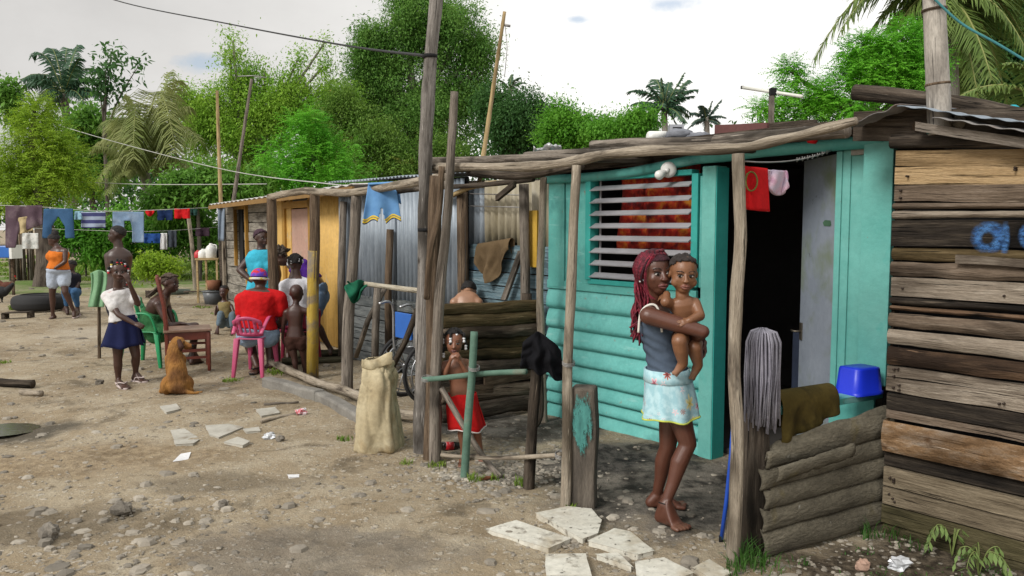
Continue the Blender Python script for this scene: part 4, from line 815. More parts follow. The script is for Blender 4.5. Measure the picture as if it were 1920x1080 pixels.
e1, e2 = HP(392, 384, .35), HP(662, 346, .35)
mb = MB(); mb.plank(e1 - UZ * .055, e2 - UZ * .055, UZ, .07, hn, .03); mb.build('fascia', M('dark_ochre_fascia', (.24, .135, .04), freq=4), yh)
mb = MB(); mb.grid(lambda s, t_: e1.lerp(e2, s) - hn * (3.2 * t_) + UZ * (.16 * t_ + .012 * math.sin(s * 160)) , 160, 3); mb.build('roof_sheet', M('pale_roof_sheet', (.55, .54, .53), freq=2, rough=.5, metal=.2, over=[((.3, .2, .12), 3, .6, .75)]), yh, solid=.01)
mb = MB(); mb.box((HQ(HL / 2, -3, 1)), hd * (HL / 2), hn * .02, UZ * .98); mb.box(HQ(.45, -1.5, 1), hd * .02, hn * 1.4, UZ * .98); mb.box(HQ(HL / 2, -.12, 1), hd * (HL / 2 - .3), hn * .02, UZ * .95); mb.build('inner_wall', W_DARK, yh)
mb = MB(); mb.grid(lambda s, t_: HP(409 + 14 * s + 2 * math.sin(s * 9 + t_), 390 + 62 * t_, .30) + hn * .03 * math.sin(s * 9), 10, 10); tag(mb.build('hanging_cloth', cloth('grey_blue_denim', (.22, .27, .34)), None, solid=.02), 'grey-blue garment hanging from the roof edge at the plank end of the yellow house', 'clothes')
# ------------------------------------------------------------------ pole frame round the left yard
pf_ = thing('yard_fence', 'rough frame of four upright poles and a top pole along the left yard', 'fence', gp(585, 706))
YB = M('yellow_washed_post', [(.3, (.34, .22, .03)), (.6, (.46, .32, .05)), (.8, (.38, .33, .22))], scale=(4, 4, .8), freq=6, rough=.85, bump=.5, over=[((.19, .155, .12), 4, .48, .62)])
post((516, 688), [(514, 600), (511, 470), (509, 366)], .058, W_BROWN, parent=pf_, rough=.06); post((586, 708), [(586, 600), (590, 470), (590, 360)], .058, W_BROWN, parent=pf_, rough=.06)
g = gp(586, 708); mb = MB(); mb.tube([g, P(586, 600, g.y), P(587, 520, g.y), P(588, 470, g.y)], [.0635, .0625, .062, .0615], 12, .06); mb.build('yellow_paint', YB, pf_)
post((650, 733), [(653, 600), (662, 480), (669, 362)], .055, W_GREY, parent=pf_, rough=.08)
tb = [P(505, 370, gp(516, 688).y), P(560, 359, gp(560, 700).y), P(586, 359, gp(586, 708).y), P(660, 361, gp(650, 733).y), P(730, 350, gp(700, 757).y + .2), P(800, 338, 6.6), P(842, 328, 6.3)]
mb = MB(); mb.tube(bez(tb, 6), .04, 9, .13); mb.build('top_beam', W_PALE, pf_)
mb = MB(); mb.tube(bez([P(695, 367, 8.1), P(760, 355, 7.6), P(840, 346, 7)], 6), .035, 9, .13); mb.build('beam', W_GREY, pf_)
sl_ = [gp(510, 692), gp(560, 711), gp(600, 729), gp(640, 742), gp(690, 768), gp(745, 788), gp(790, 797)]
mb = MB(); mb.tube(bez([p + UZ * .07 for p in sl_], 6), .043, 9, .14); mb.build('sill_log', W_PALE, pf_)
mb = MB(); yq = gp(655, 735).y; mb.tube(bez([P(682, 532, yq), P(730, 538, yq - .6), P(790, 546, yq - 1.6)], 5), .024, 9, .1); mb.build('rail', wood('fresh_pale_stick', (.34, .30, .22), (.50, .45, .35), (.62, .57, .47)), pf_)
g = gp(702, 720); mb = MB(); mb.tube([g, P(704, 620, g.y), P(708, 540, g.y)], .04, 9, .1); mb.build('post', W_GREY, pf_)
mb = MB(); mb.tube([gp(668, 700) + UZ * .2, P(690, 600, g.y + .1), P(722, 540, g.y + .1)], .03, 8, .1); mb.build('brace', W_GREY, pf_)
mb = MB(); mb.tube([P(735, 690, 6.9), P(760, 640, 6.8), P(783, 580, 6.6)], .026, 8, .1); mb.build('brace', W_DARK, pf_)
# concrete kerb and low sill boards in the yard
kb = MB(); k0, k1, k2 = gp(500, 722), gp(600, 748), gp(692, 800); up_ = UZ * .12
for a, b in ((k0, k1), (k1, k2)): kb.plank(a + UZ * .03, b + UZ * .03, UZ, .13, FN, .12, 6, .02)
tag(kb.build('kerb', M('rough_concrete', [(.3, (.15, .14, .125)), (.7, (.29, .275, .245))], freq=5, bump=.6, bfreq=25, fine=.35), None, bevel=.02), 'crumbling low concrete kerb along the foot of the left yard', 'kerb')
for (a, b, r_, lab) in (((522, 672), (640, 668), .06, 'mossy squared timber lying on the yard floor by the yellow wall'), ((528, 684), (650, 680), .05, 'long dark timber on the yard floor just in front of the mossy one')):
    log_on_ground('timber', a, b, r_, lab, wood('mossy_timber', (.05, .05, .03), (.13, .12, .075), (.21, .19, .13)), 'timber')
# ------------------------------------------------------------------ tall poles
tp = thing('utility_pole', 'tall leaning grey trunk pole that carries the overhead wire', 'pole', gp(788, 845))
g = gp(788, 847); yq = g.y
mb = MB(); ps = bez([g - UZ * .1, P(793, 700, yq), P(797, 500, yq), P(797, 380, yq), P(801, 200, yq), P(812, 60, yq), P(824, -60, yq)], 8); mb.tube(ps, [.062 - .018 * i / len(ps) for i in range(len(ps))], 12, .12); mb.build('trunk', wood('pale_grey_trunk', (.13, .115, .10), (.29, .265, .24), (.46, .43, .40), over=[((.06, .05, .042), 3, .60, .7, (3, 1, 1)), ((.34, .27, .2), 4, .66, .8)]), tp)
for y_ in (106, 431):
    mb = MB(); c_ = P(799 if y_ > 300 else 806, y_, yq); mb.tube([c_ - UZ * .012, c_ + UZ * .012], .062 if y_ > 300 else .055, 12); mb.build('wire_band', BLACK, tp)
post((806, 858), [(812, 700), (812, 500), (818, 330)], .05, W_BROWN, 'post', pf_, rough=.08)
OWM = M('black_cable', (.012, .012, .014), bump=0, rough=.6)
tag(rope([P(60, -60, 20), P(215, 0, 17), P(430, 45, 13), P(640, 84, 9.2), P(800, 105, yq)], .012, 'overhead_wire', OWM), 'black overhead cable running to the tall leaning pole', 'wire')
def yard_pole(pts, Y, r, mat, label, name='bamboo_pole', cat='pole', parts=None, base=None):
    a = P(*pts[0], Y); t_ = thing(name, label, cat, (a.x, a.y, 0)); c = [P(x, y, Y) for x, y in pts]; d_ = (c[0] - c[1]).normalized(); c = [c[0] + d_ * (c[0].z / max(.2, -d_.z))] + c
    mb = MB(); b_ = bez(c, 12); mb.tube(b_, [r * (1.15 - .5 * i / len(b_)) * (1.12 if i % 5 == 0 else 1) for i in range(len(b_))], 9, .03); mb.build('stem', mat, t_); return t_
bj = yard_pole([(880, 455), (905, 300), (927, 150), (946, 22)], 8.6, .027, BAMBOO, 'tall slender yellow bamboo pole leaning above the corrugated shack')
mb = MB(); mb.tube([P(947, 46, 8.6), P(951, 90, 8.6), P(946, 145, 8.6)], .004, 5); mb.tube([P(946, 47, 8.6), P(957, 49, 8.6)], .014, 6); mb.build('hook', wire_m, bj)
yard_pole([(414, 378), (410, 270), (407, 170)], 18.5, .045, BAMBOO, 'straight yellow bamboo pole with a cut top behind the yellow house')
an = yard_pole([(438, 376), (452, 280), (472, 148)], 18, .045, W_GREY, 'thin grey mast leaning right with a small aerial at its tip', 'aerial_mast', 'aerial')
mb = MB(); mb.tube([P(446, 143, 18), P(474, 142, 18), P(500, 146, 18)], .012, 5); mb.build('aerial_bar', wire_m, an)
ta = thing('roof_aerial', 'pale television aerial on a short stick above the shack roof', 'aerial', P(1446, 228, 8.2))
mb = MB(); mb.tube([P(1445, 262, 8.2), P(1447, 180, 8.2)], .03, 8, .05); mb.build('mast', W_GREY, ta); mb = MB(); a_, b_ = P(1392, 164, 8.6), P(1504, 181, 7.9); mb.tube([a_, b_], .017, 8); mb.build('boom', plastic('cream_plastic', (.62, .62, .56)), ta)
mb = MB(); c_ = P(1449, 172, 8.2); mb.box(c_, V((.03, 0, 0)), V((0, .03, 0)), V((0, 0, .035))); mb.build('clamp', BLACK, ta); mb = MB(); mb.box(a_, V((.015, 0, 0)), V((0, .015, 0)), V((0, 0, .015))); mb.build('end_cap', BLACK, ta)
post((1230, 470), [(1231, 330), (1232, 200)], .06, W_GREY, 'stick'); so_ = bpy.data.objects['stick']; tag(so_, 'thin bare trunk rising beyond the roof in front of the far palm', 'post')
# clutter on the roof
JUG = plastic('white_jug_plastic', (.70, .70, .67))
def roofz(px, py, Y): return P(px, py, Y)
Yr = 6.3
mb = MB(); mb.tube([P(1216, 256, Yr), P(1218, 256, Yr), P(1248, 256, Yr + .1), P(1252, 256, Yr + .1)], [.03, .042, .042, .03], 14); tag(mb.build('plastic_bottle', JUG), 'white plastic bottle lying on the shack roof', 'bottle')
mb = MB(); p_ = P(1273, 252, Yr); mb.ball(p_, (.10, .09, .045), 12, 8, .4, seed=3); tag(mb.build('grey_bag', M('grey_bag', (.20, .21, .24), freq=6, bump=.4)), 'grey lumpy bag slumped on the roof beside the white bottle', 'bag')
t_ = thing('speaker_box', 'small grey box with a dark opening standing on the roof', 'box', P(1265, 240, Yr + .15)); mb = MB(); mb.box(P(1267, 243, Yr + .15), V((.055, 0, 0)), V((0, .05, 0)), V((0, 0, .035))); mb.build('case', plastic('grey_box', (.30, .31, .34)), t_); mb = MB(); mb.box(P(1270, 243, Yr + .095), V((.035, 0, 0)), V((0, .002, 0)), V((0, 0, .02))); mb.build('opening', BLACK, t_)  # thin black plate paints the dark inside of the opening
mb = MB(); mb.ball(P(1310, 256, Yr - .2), (.09, .07, .035), 12, 8, .5, seed=5); tag(mb.build('grey_bag', MATS['grey_bag']), 'second smaller dark grey lump on the roof by the brown board', 'bag')
RB = M('maroon_board', (.13, .05, .045), freq=4, rough=.7); mb = MB(); mb.plank(P(1342, 243, Yr), P(1440, 240, Yr - .5), UZ, .07, FN, .03, 4, .006); tag(mb.build('roof_board', RB), 'maroon painted board lying along the roof', 'board')
mb = MB(); mb.grid(lambda s, t_: P(1002 + 50 * s, 274 + 14 * t_, 6.0 + .1 * math.sin(s * 8)) + V((0, .1 * t_, 0)), 12, 4); tag(mb.build('crumpled_sheet', M('crumpled_foil', (.50, .51, .52), freq=9, rough=.35, metal=.5, bump=.6), None, solid=.02), 'crumpled silvery sheet lying on the far end of the porch roof', 'sheet')
for p in bpy.data.objects['crumpled_sheet'].data.vertices: p.co.z += .05 * noise.noise(p.co * 9)
mb = MB(); mb.plank(P(1425, 238, Yr - .3), P(1530, 232, Yr - .8), UZ, .05, FN, .04, 4, .01); tag(mb.build('roof_board', W_DARK), 'black board lying along the roof behind the head beam', 'board')
mb = MB(); mb.ball(P(1896, 203, 5.0), (.05, .05, .02), 10, 6, .3); tag(mb.build('turquoise_cloth', cloth('turquoise_cloth', (.03, .40, .48))), 'scrap of bright turquoise cloth on the roof log at the right edge', 'cloth')
# ------------------------------------------------------------------ figures: closed volumes fused into one continuous skin
class Body(MB):
    def cap(s, p0, r0, p1, r1, n=14):
        p0, p1 = V(p0), V(p1); t_ = (p1 - p0); L = t_.length
        if L < 1e-6: return s.ball(p0, r0, n, 9)
        t_ /= L; pts = []; rs = []
        for k in range(4): a = (1 - k / 3.0) * 1.45; pts.append(p0 - t_ * r0 * math.sin(a)); rs.append(max(.0015, r0 * math.cos(a)))
        for k in range(1, 4): f = k / 4; pts.append(p0.lerp(p1, f)); rs.append(r0 + (r1 - r0) * f)
        for k in range(4): a = (k / 3.0) * 1.45; pts.append(p1 + t_ * r1 * math.sin(a)); rs.append(max(.0015, r1 * math.cos(a)))
        s.tube(pts, rs, n, vo=0)
    def chain(s, pts, rs):
        for i in range(len(pts) - 1): s.cap(pts[i], rs[i], pts[i + 1], rs[i + 1])
    def loft(s, secs, n=24, pw=2.3):
        vs = []
        for c, a, b, ra, rb in secs:
            for k in range(n):
                th = 6.28318 * k / n; x, y = math.cos(th), math.sin(th); q = (abs(x) ** pw + abs(y) ** pw) ** (-1 / pw)
                vs.append(V(c) + a * (x * q * ra) + b * (y * q * rb))
        m_ = len(secs); fs = [tuple(range(n - 1, -1, -1)), tuple((m_ - 1) * n + k for k in range(n))]
        for i in range(m_ - 1):
            for k in range(n): fs.append((i * n + k, i * n + (k + 1) % n, (i + 1) * n + (k + 1) % n, (i + 1) * n + k))
        s.add(vs, fs)
    def fuse(s, name, mat, parent, voxel=.008, sm=4, tints=None, base=None, crease=None):
        """voxel-fuse all volumes to one surface, smooth it, store tints as a colour attribute"""
        o = s.build('tmp', mat, parent); r = o.modifiers.new('r', 'REMESH'); r.mode = 'VOXEL'; r.voxel_size = voxel; r.use_smooth_shade = True
        q = o.modifiers.new('s', 'SMOOTH'); q.iterations = sm; q.factor = .5
        dg = bpy.context.evaluated_depsgraph_get(); me = bpy.data.meshes.new_from_object(o.evaluated_get(dg))
        bpy.data.objects.remove(o, do_unlink=True); me.name = name; o = bpy.data.objects.new(name, me); COL.objects.link(o)
        if parent: o.parent = parent
        o0 = origin(parent) if parent else V((0, 0, 0))
        if crease:
            for v in me.vertices: v.co += V(crease(V(v.co) + o0, V(v.normal)))
        if base is not None:
            ca = me.attributes.new('col', 'FLOAT_COLOR', 'POINT'); dat = []
            for v in me.vertices:
                c = list(base); p = V(v.co) + o0
                for tc_, tr_, tcol in (tints or []):
                    d_ = (p - tc_).length / tr_
                    if d_ < 1:
                        k = min(1, (1 - d_) * 2.2); c = [c[i] * (1 - k) + tcol[i] * k for i in range(3)]
                dat += c + [1]
            ca.data.foreach_set('color', dat)
        for p in me.polygons: p.use_smooth = True
        return o
def skinmat():
    if 'skin' in MATS: return MATS['skin']
    m = M('skin', [(.3, (.84, .82, .8)), (.7, (1.08, 1.06, 1.04))], freq=9, rough=.42, bump=.2, bfreq=110, attr='col', fine=.15, spec=.5, bdist=.003); return m
def hairmat(n, c): return M(n, [(.35, tuple(x * .6 for x in c)), (.65, tuple(x * 1.3 for x in c))], freq=40, rough=.75, bump=.8, bfreq=120, bdist=.01)
BLKH = (.012, .010, .010)
def nrm(v): return V(v).normalized()
def hand(b, w, d, pn, L, curl=.5, side=1, r=1.0):
    """wrist w, pointing d, palm facing pn; five fingers bent towards the palm"""
    d = nrm(d); pn = nrm(V(pn) - d * V(pn).dot(d)); ac = d.cross(pn) * side; k = w + d * L * .45
    b.loft([(w, ac, pn, L * .15, L * .11), (w + d * L * .2, ac, pn, L * .20, L * .10), (k, ac, pn, L * .22, L * .085), (k + d * L * .04, ac, pn, L * .2, L * .06)], 14)
    for i, (o_, ln, cu) in enumerate(((.165, .44, .85), (.055, .50, 1.0), (-.055, .46, 1.1), (-.16, .36, 1.25))):
        p = k + ac * L * o_ * 1.08; a = 0; pts = [p - d * L * .06]; dirs = d + ac * o_ * .5
        for q, f in enumerate((.45, .32, .23)):
            a += curl * cu * (.5 if q == 0 else .75); dd = nrm(dirs * math.cos(a) + pn * math.sin(a)); p = p + dd * L * ln * f; pts.append(p)
        rs = [L * .052 * r, L * .05 * r, L * .045 * r, L * .038 * r]; b.chain(pts, rs)
    p = w + d * L * .14 + ac * L * .17; t1 = nrm(d * .6 + ac * .65 + pn * .35); t2 = nrm(d * .85 + ac * .15 + pn * .5)
    b.chain([w + d * L * .08 + ac * L * .08, p + t1 * L * .10, p + t1 * L * .10 + t2 * L * .17, p + t1 * L * .1 + t2 * L * .30], [L * .075, L * .065 * r, L * .056 * r, L * .043 * r])
def foot(b, an, toe, s, toes=False, kid=1.0):
    an, toe = V(an), V(toe); d = V((toe.x - an.x, toe.y - an.y, 0)); L = d.length; d.normalize(); sd_ = d.cross(UZ); zb = toe.z
    heel = V((an.x, an.y, zb + .021 * s)) - d * .022 * s
    b.chain([an, heel], [.023 * s, .020 * s]); ball = V((toe.x, toe.y, zb + .013 * s)) - d * .03 * s
    b.loft([(heel - UZ * .004 * s, sd_, UZ, .018 * s, .016 * s), (an.lerp(ball, .35) * 1.0, sd_, UZ, .023 * s, max(.02 * s, (an.lerp(ball, .35).z - zb) * .9)), (an.lerp(ball, .7), sd_, UZ, .027 * s, .022 * s), (ball, sd_, UZ, .030 * s, .013 * s), (ball + d * .008 * s, sd_, UZ, .027 * s, .010 * s)], 16)
    b.cap(heel, .019 * s, ball, .014 * s)
    sg = 1
    for i in range(5):
        o_ = (i - 2) * .0125 * s; l = (.034 - .004 * abs(i - 1)) * s; b.cap(ball + sd_ * o_ - UZ * .003 * s, .0085 * s, ball + sd_ * o_ * 1.1 + d * l - UZ * .005 * s, (.0075 if i else .009) * s)
def arm(b, sh_, el, wr, s, k=1.0):
    b.chain([sh_, V(sh_).lerp(el, .5), el], [.030 * s * k, .027 * s * k, .0215 * s * k]); b.chain([el, V(el).lerp(wr, .3), wr], [.0215 * s * k, .0225 * s * k, .0150 * s * k])
def leg(b, hp_, kn, an, s, k=1.0, infl=0):
    hp_, kn, an = V(hp_), V(kn), V(an)
    b.chain([hp_, hp_.lerp(kn, .4), kn], [.056 * s * k + infl, .048 * s * k + infl, .033 * s * k + infl]); bk = (hp_ - kn).normalized() + (an - kn).normalized(); bk = bk.normalized() if bk.length > .1 else V((0, 0, 0))
    b.chain([kn, kn.lerp(an, .3) - UZ * 0 + bk * .006 * s, kn.lerp(an, .65), an], [.032 * s * k + infl, .0335 * s * k + infl, .024 * s * k + infl, .0185 * s * k + infl])
TS = [(-.13, .050, .045), (-.04, .090, .062), (.08, .097, .068), (.22, .086, .062), (.40, .074, .056), (.55, .078, .060), (.70, .087, .064), (.84, .090, .060), (.94, .072, .048), (1.0, .040, .038)]
def torso_secs(J, s, infl=0.0, t0=-.2, t1=1.01, wide=1.0, belly=0.0, bend=None):
    pe, ne = J['pelvis'], J['neck']; lp = nrm(J['hR'] - J['hL']); ls = nrm(J['sR'] - J['sL']); ax = nrm(ne - pe); out = []
    for t_, rx, ry in TS:
        if t_ < t0 - .001 or t_ > t1 + .001: continue
        la = nrm(lp.lerp(ls, max(0, min(1, t_)))); la = nrm(la - ax * la.dot(ax)); de = la.cross(ax)
        c = pe.lerp(ne, t_)
        if 'chest' in J:
            f = max(0, min(1, t_)); c = (pe * (1 - f) ** 2 + J['chest'] * 2 * f * (1 - f) + ne * f * f) if 0 <= t_ <= 1 else c
        if belly: c = c + J['fwd'] * belly * s * max(0, 1 - abs(t_ - .3) / .35)
        out.append((c, la, de, rx * s * wide + infl, ry * s * wide + infl))
    return out
def head(b, c, f, u, hh, thin=1.0, kid=0.0):
    f = nrm(f); u = nrm(V(u) - f * V(u).dot(f)); r = f.cross(u); ax = (r, f, u); A = lambda x, y, z: c + r * x * hh + f * y * hh + u * z * hh
    b.ball(A(0, -.06, .12), (.345 * hh, .42 * hh, .375 * hh), 22, 14, ax=ax); b.ball(A(0, .10, -.10), (.285 * hh * thin, .29 * hh, .34 * hh), 20, 12, ax=ax)
    b.ball(A(0, .19, -.33), (.16 * hh, .155 * hh, .13 * hh), 14, 9, ax=ax)
    for x in (-1, 1):
        b.ball(A(x * .17, .21, -.10), (.105 * hh, .13 * hh, .115 * hh), 12, 8, ax=ax); b.ball(A(x * .345, -.03, -.02), (.035 * hh, .075 * hh, .10 * hh), 10, 8, ax=ax)
        b.ball(A(x * .13, .315, .095), (.10 * hh, .05 * hh, .035 * hh), 10, 6, ax=ax)
    b.cap(A(0, .35, .06), .032 * hh, A(0, .425, -.09), .048 * hh); b.ball(A(0, .425, -.105), (.088 * hh, .06 * hh, .043 * hh), 12, 8, ax=ax)
    b.ball(A(0, .355, -.225), (.105 * hh, .065 * hh, .036 * hh), 12, 8, ax=ax); b.ball(A(0, .345, -.275), (.09 * hh, .065 * hh, .036 * hh), 12, 8, ax=ax)
    return A, ax
def face(pr, A, ax, hh, look=0.0, lip=(.10, .035, .03), brow=True):
    WH = M('eye_white', (.36, .33, .31), rough=.25, bump=0, fine=0); IR = M('iris_dark', (.008, .006, .005), rough=.15, bump=0, fine=0)
    for x in (-1, 1):
        e = MB(); c = A(x * .135, .338, .015); e.ball(c, (.064 * hh, .045 * hh, .030 * hh), 12, 8, ax=ax); eo = e.build('eye', WH, pr)
        e = MB(); e.ball(A(x * .135 + look, .374, .016), (.036 * hh, .014 * hh, .034 * hh), 10, 6, ax=ax); e.build('iris', IR, eo)
        e = MB(); e.tube(bez([A(x * .065, .362, .043), A(x * .135, .374, .058), A(x * .215, .335, .036)], 4), .011 * hh, 6); e.build('eyelid', hairmat('lash', (.012, .008, .007)), pr)
        if brow: e = MB(); e.tube(bez([A(x * .06, .372, .118), A(x * .14, .368, .15), A(x * .235, .315, .125)], 4), .013 * hh, 6, flat=.7); e.build('eyebrow', MATS['lash'], pr)
    e = MB(); lm = M('lip_%d' % int(lip[0] * 1000), lip, rough=.4, bump=.1, fine=.1)
    e.tube(bez([A(-.12, .345, -.25), A(-.05, .415, -.222), A(0, .418, -.232), A(.05, .415, -.222), A(.12, .345, -.25)], 4), [.012 * hh] + [.025 * hh] * 15 + [.012 * hh], 7)
    e.tube(bez([A(-.11, .345, -.256), A(0, .405, -.285), A(.11, .345, -.256)], 5), [.010 * hh] + [.027 * hh] * 9 + [.010 * hh], 7); e.build('lips', lm, pr)
def hairshell(pr, A, ax, hh, mat, thick=1.06, line=-.22, rough=.12, name='hair', low=-.5, seed=0, fy=.75):
    m_ = MB(); n, k = 56, 34; c = A(0, -.06, .12); vs = []; keep = []
    for j in range(k + 1):
        ph = math.pi * j / k
        for i in range(n):
            th = 6.28318 * i / n; d = V((math.sin(ph) * math.cos(th), math.sin(ph) * math.sin(th), math.cos(ph)))
            q = thick * (1 + rough * noise.noise(d * 4 + V((seed, 0, 0)))); vs.append(c + ax[0] * d.x * .345 * hh * q + ax[1] * d.y * .42 * hh * q + ax[2] * d.z * .375 * hh * q); keep.append(d.z - d.y * fy > line + .09 * noise.noise(d * 7 + V((seed, 3, 0))) and d.z > low)
    fs = []
    for j in range(k):
        for i in range(n):
            f = (j * n + i, (j + 1) * n + i, (j + 1) * n + (i + 1) % n, j * n + (i + 1) % n)
            if all(keep[q] for q in f): fs.append(f)
    m_.add(vs, fs); return m_.build(name, mat, pr, solid=.02 * hh)
def person(label, at, group=None): return thing('person', label, 'person', at, group)
def JP(Y, **k):
    o = {}
    for a, v in k.items(): o[a] = P(v[0], v[1], Y + (v[2] if len(v) > 2 else 0))
    return o
def necks(b, J, hc, s, r=.030): b.cap(J['neck'] - (J['neck'] - J['pelvis']).normalized() * .02 * s, r * s * 1.15, hc, r * s)
def shoulders(b, J, s, k=1.0, infl=0): 
    for a in ('sL', 'sR'): b.cap(J['neck'].lerp(J['pelvis'], .08), .034 * s * k + infl, J[a], .034 * s * k + infl)
# ================================================== 1. barefoot young woman with the baby
Y0 = 4.40; s = 1.58
pw_ = person('barefoot young woman with red braids, grey tank top and floral skirt, holding a baby', gp(1250, 985))
J = JP(Y0, pelvis=(1256, 712, 0), neck=(1222, 570, -.0), chest=(1236, 640, 0), hL=(1256, 722, -.062), hR=(1262, 720, .062), sL=(1216, 592, -.155), sR=(1243, 585, .15),
       eL=(1318, 622, -.24), wL=(1287, 640, .02), eR=(1300, 626, .15), wR=(1319, 643, -.03), kL=(1290, 832, -.09), aL=(1247, 946, -.12), kR=(1252, 838, .08), aR=(1231, 930, .15))
J['fwd'] = nrm((.95, -.3, 0))
hc = P(1228, 511, Y0 - .05); hh = .248; hf = nrm((.34, -.94, -.06)); hu = nrm((-.06, 0, 1))
b = Body(); b.loft(torso_secs(J, s, wide=.93)); shoulders(b, J, s, .85); necks(b, J, hc - hu * .05, s, .033); A, ax = head(b, hc, hf, hu, hh, 1.02)
arm(b, J['sL'], J['eL'], J['wL'], s, 1.04); arm(b, J['sR'], J['eR'], J['wR'], s, .9)
hand(b, J['wR'], P(1322, 668, Y0 - .07) - J['wR'], V((-.9, -.1, -.1)), .135, .85, -1); hand(b, J['wL'], V((-.3, .3, .1)), V((0, .2, 1)), .16, .5, 1)
leg(b, J['hL'] + UZ * .0, J['kL'], J['aL'], s, .93); leg(b, J['hR'], J['kR'], J['aR'], s, .93)
foot(b, J['aL'], gp(1283, 1000), s); foot(b, J['aR'], gp(1284, 955), s)
SK1 = (.105, .039, .024); lt = (.20, .095, .06)
b.fuse('body', skinmat(), pw_, .0052, 4, [(A(0, .36, -.25), .026, (.13, .05, .04)), (gp(1275, 1003), .07, (.15, .07, .045)), (gp(1240, 970), .06, (.20, .10, .06)), (A(0, .3, .25), .08, (.10, .042, .028))], SK1)
face(pw_, A, ax, hh, .0, (.145, .05, .045))
# hair: dark roots, long red braids down the back and along the cheek
RH = M('red_braids', [(.35, (.06, .004, .012)), (.6, (.22, .010, .03)), (.8, (.33, .02, .05))], freq=26, rough=.55, bump=.8, bfreq=90, bdist=.01); DH = hairmat('dark_red_roots', (.05, .009, .018))
hr = hairshell(pw_, A, ax, hh, DH, 1.05, -.06, .04, fy=.52)
def sph(az, el, k): az, el = R(az), R(el); return A(.345 * k * math.sin(az) * math.cos(el), -.06 + .42 * k * math.cos(az) * math.cos(el), .12 + .375 * k * math.sin(el))
for k in range(30):
    az = -118 + 236 * k / 29; e0 = 50 - 20 * abs(az) / 118; pts_ = [sph(az, e0, 1.04), sph(az * 1.05 - 3, min(78, e0 + 16), 1.08), sph(az * 1.25 - 8, 62, 1.09), sph(-165 + az * .35, 42, 1.09), sph(-165 + az * .45, 8, 1.08)] if abs(az) < 70 else [sph(az, e0 - 8, 1.04), sph(az * 1.12, e0 + 6, 1.08), sph(az * 1.3, 18, 1.08), sph(az * 1.42, -8, 1.07)]
    c = bez(pts_, 7); m_ = MB(); m_.tube(c, [.0072 * (1 + .2 * math.sin(i * 2.2)) for i in range(len(c))], 6); m_.build('braid', RH if k % 3 else DH, pw_)
def braid(pts, r, mat, pr, name='braid'):
    c = bez(pts, 10); m_ = MB(); n = len(c); m_.tube(c, [r * (1 + .18 * math.sin(i * 2.1)) * (1 - .35 * i / n) for i in range(n)], 6); return m_
for k in range(40):
    f = k / 39; x0 = -.30 + .34 * f; z0 = .46 - .10 * abs(x0); st = A(-.02 - .06 * rr.random(), .26 - .5 * f, .50 - .16 * abs(f - .45)); sx = -.05 + .12 * rr.random(); dy = rr.uniform(-.03, .09)
    end = P(1181 + 34 * rr.random() - 4 * f, 630 + rr.uniform(-25, 20), Y0 - .06 + dy); mid = P(1188 + 24 * rr.random() + 8 * (1 - f), 548 + rr.uniform(-8, 8), Y0 - .04 + dy)
    kk = 1.09 + .10 * rr.random(); m_ = braid([sph(42 + 74 * f, 54 - 14 * rr.random(), 1.08), sph(56 + 64 * f, 26, 1.10), sph(66 + 58 * f, -2, kk + .02), sph(78 + 50 * f, -34, kk + .12), mid, P(1183 + 32 * rr.random(), 590, Y0 - .06 + dy), end], .0075, RH, pw_); m_.build('braid', RH if k % 5 else DH, pw_)
for k in range(3):
    m_ = braid([A(.10 + .04 * k, .24, .43), A(.31 + .012 * k, .22, .18), A(.335 + .02 * k, .20, -.12), A(.30 + .02 * k, .22, -.36), P(1221 + 4 * k, 562, Y0 - .13)], .0042, RH, pw_); m_.build('braid', RH, pw_)
# tank top with thin white straps
TK = M('grey_tank_jersey', [(.3, (.06, .085, .125)), (.7, (.10, .13, .18))], freq=3, rough=.9, bump=.25, bfreq=150, bdist=.003, spec=.15)
g_ = Body(); g_.loft(torso_secs(J, s, .010, .0, .84, .94), pw=2.2); 
def crs(p, n):
    t_ = (p - J['pelvis']).dot(UZ); return n * (.0035 * math.sin(t_ * 120 + p.x * 60 + 3 * noise.noise(p * 9)) * max(0, min(1, (.40 - t_) * 5)))
g_.ball(J['neck'].lerp(J['pelvis'], .32) + J['fwd'] * .06, (.07, .10, .065), 14, 9); g_.fuse('tank_top', TK, pw_, .008, 5, crease=crs)
m_ = MB(); nk = J['neck']; bk_ = -J['fwd']
m_.tube(bez([J['sL'].lerp(nk, .1) + bk_ * .055 - UZ * .10, J['sL'].lerp(nk, .22) + bk_ * .045 + UZ * .0, J['sL'].lerp(nk, .3) + UZ * .040, J['sL'].lerp(nk, .3) + J['fwd'] * .045 + UZ * .02, J['sL'].lerp(nk, .2) + J['fwd'] * .07 - UZ * .10], 6), .0065, 8); m_.build('strap', cloth('white_strap', (.70, .68, .62)), pw_)
m_ = MB(); m_.ball(A(.37, .0, -.17), .007, 8, 6); m_.build('earring', M('silver', (.7, .7, .7), metal=.8, rough=.3, bump=0), pw_)
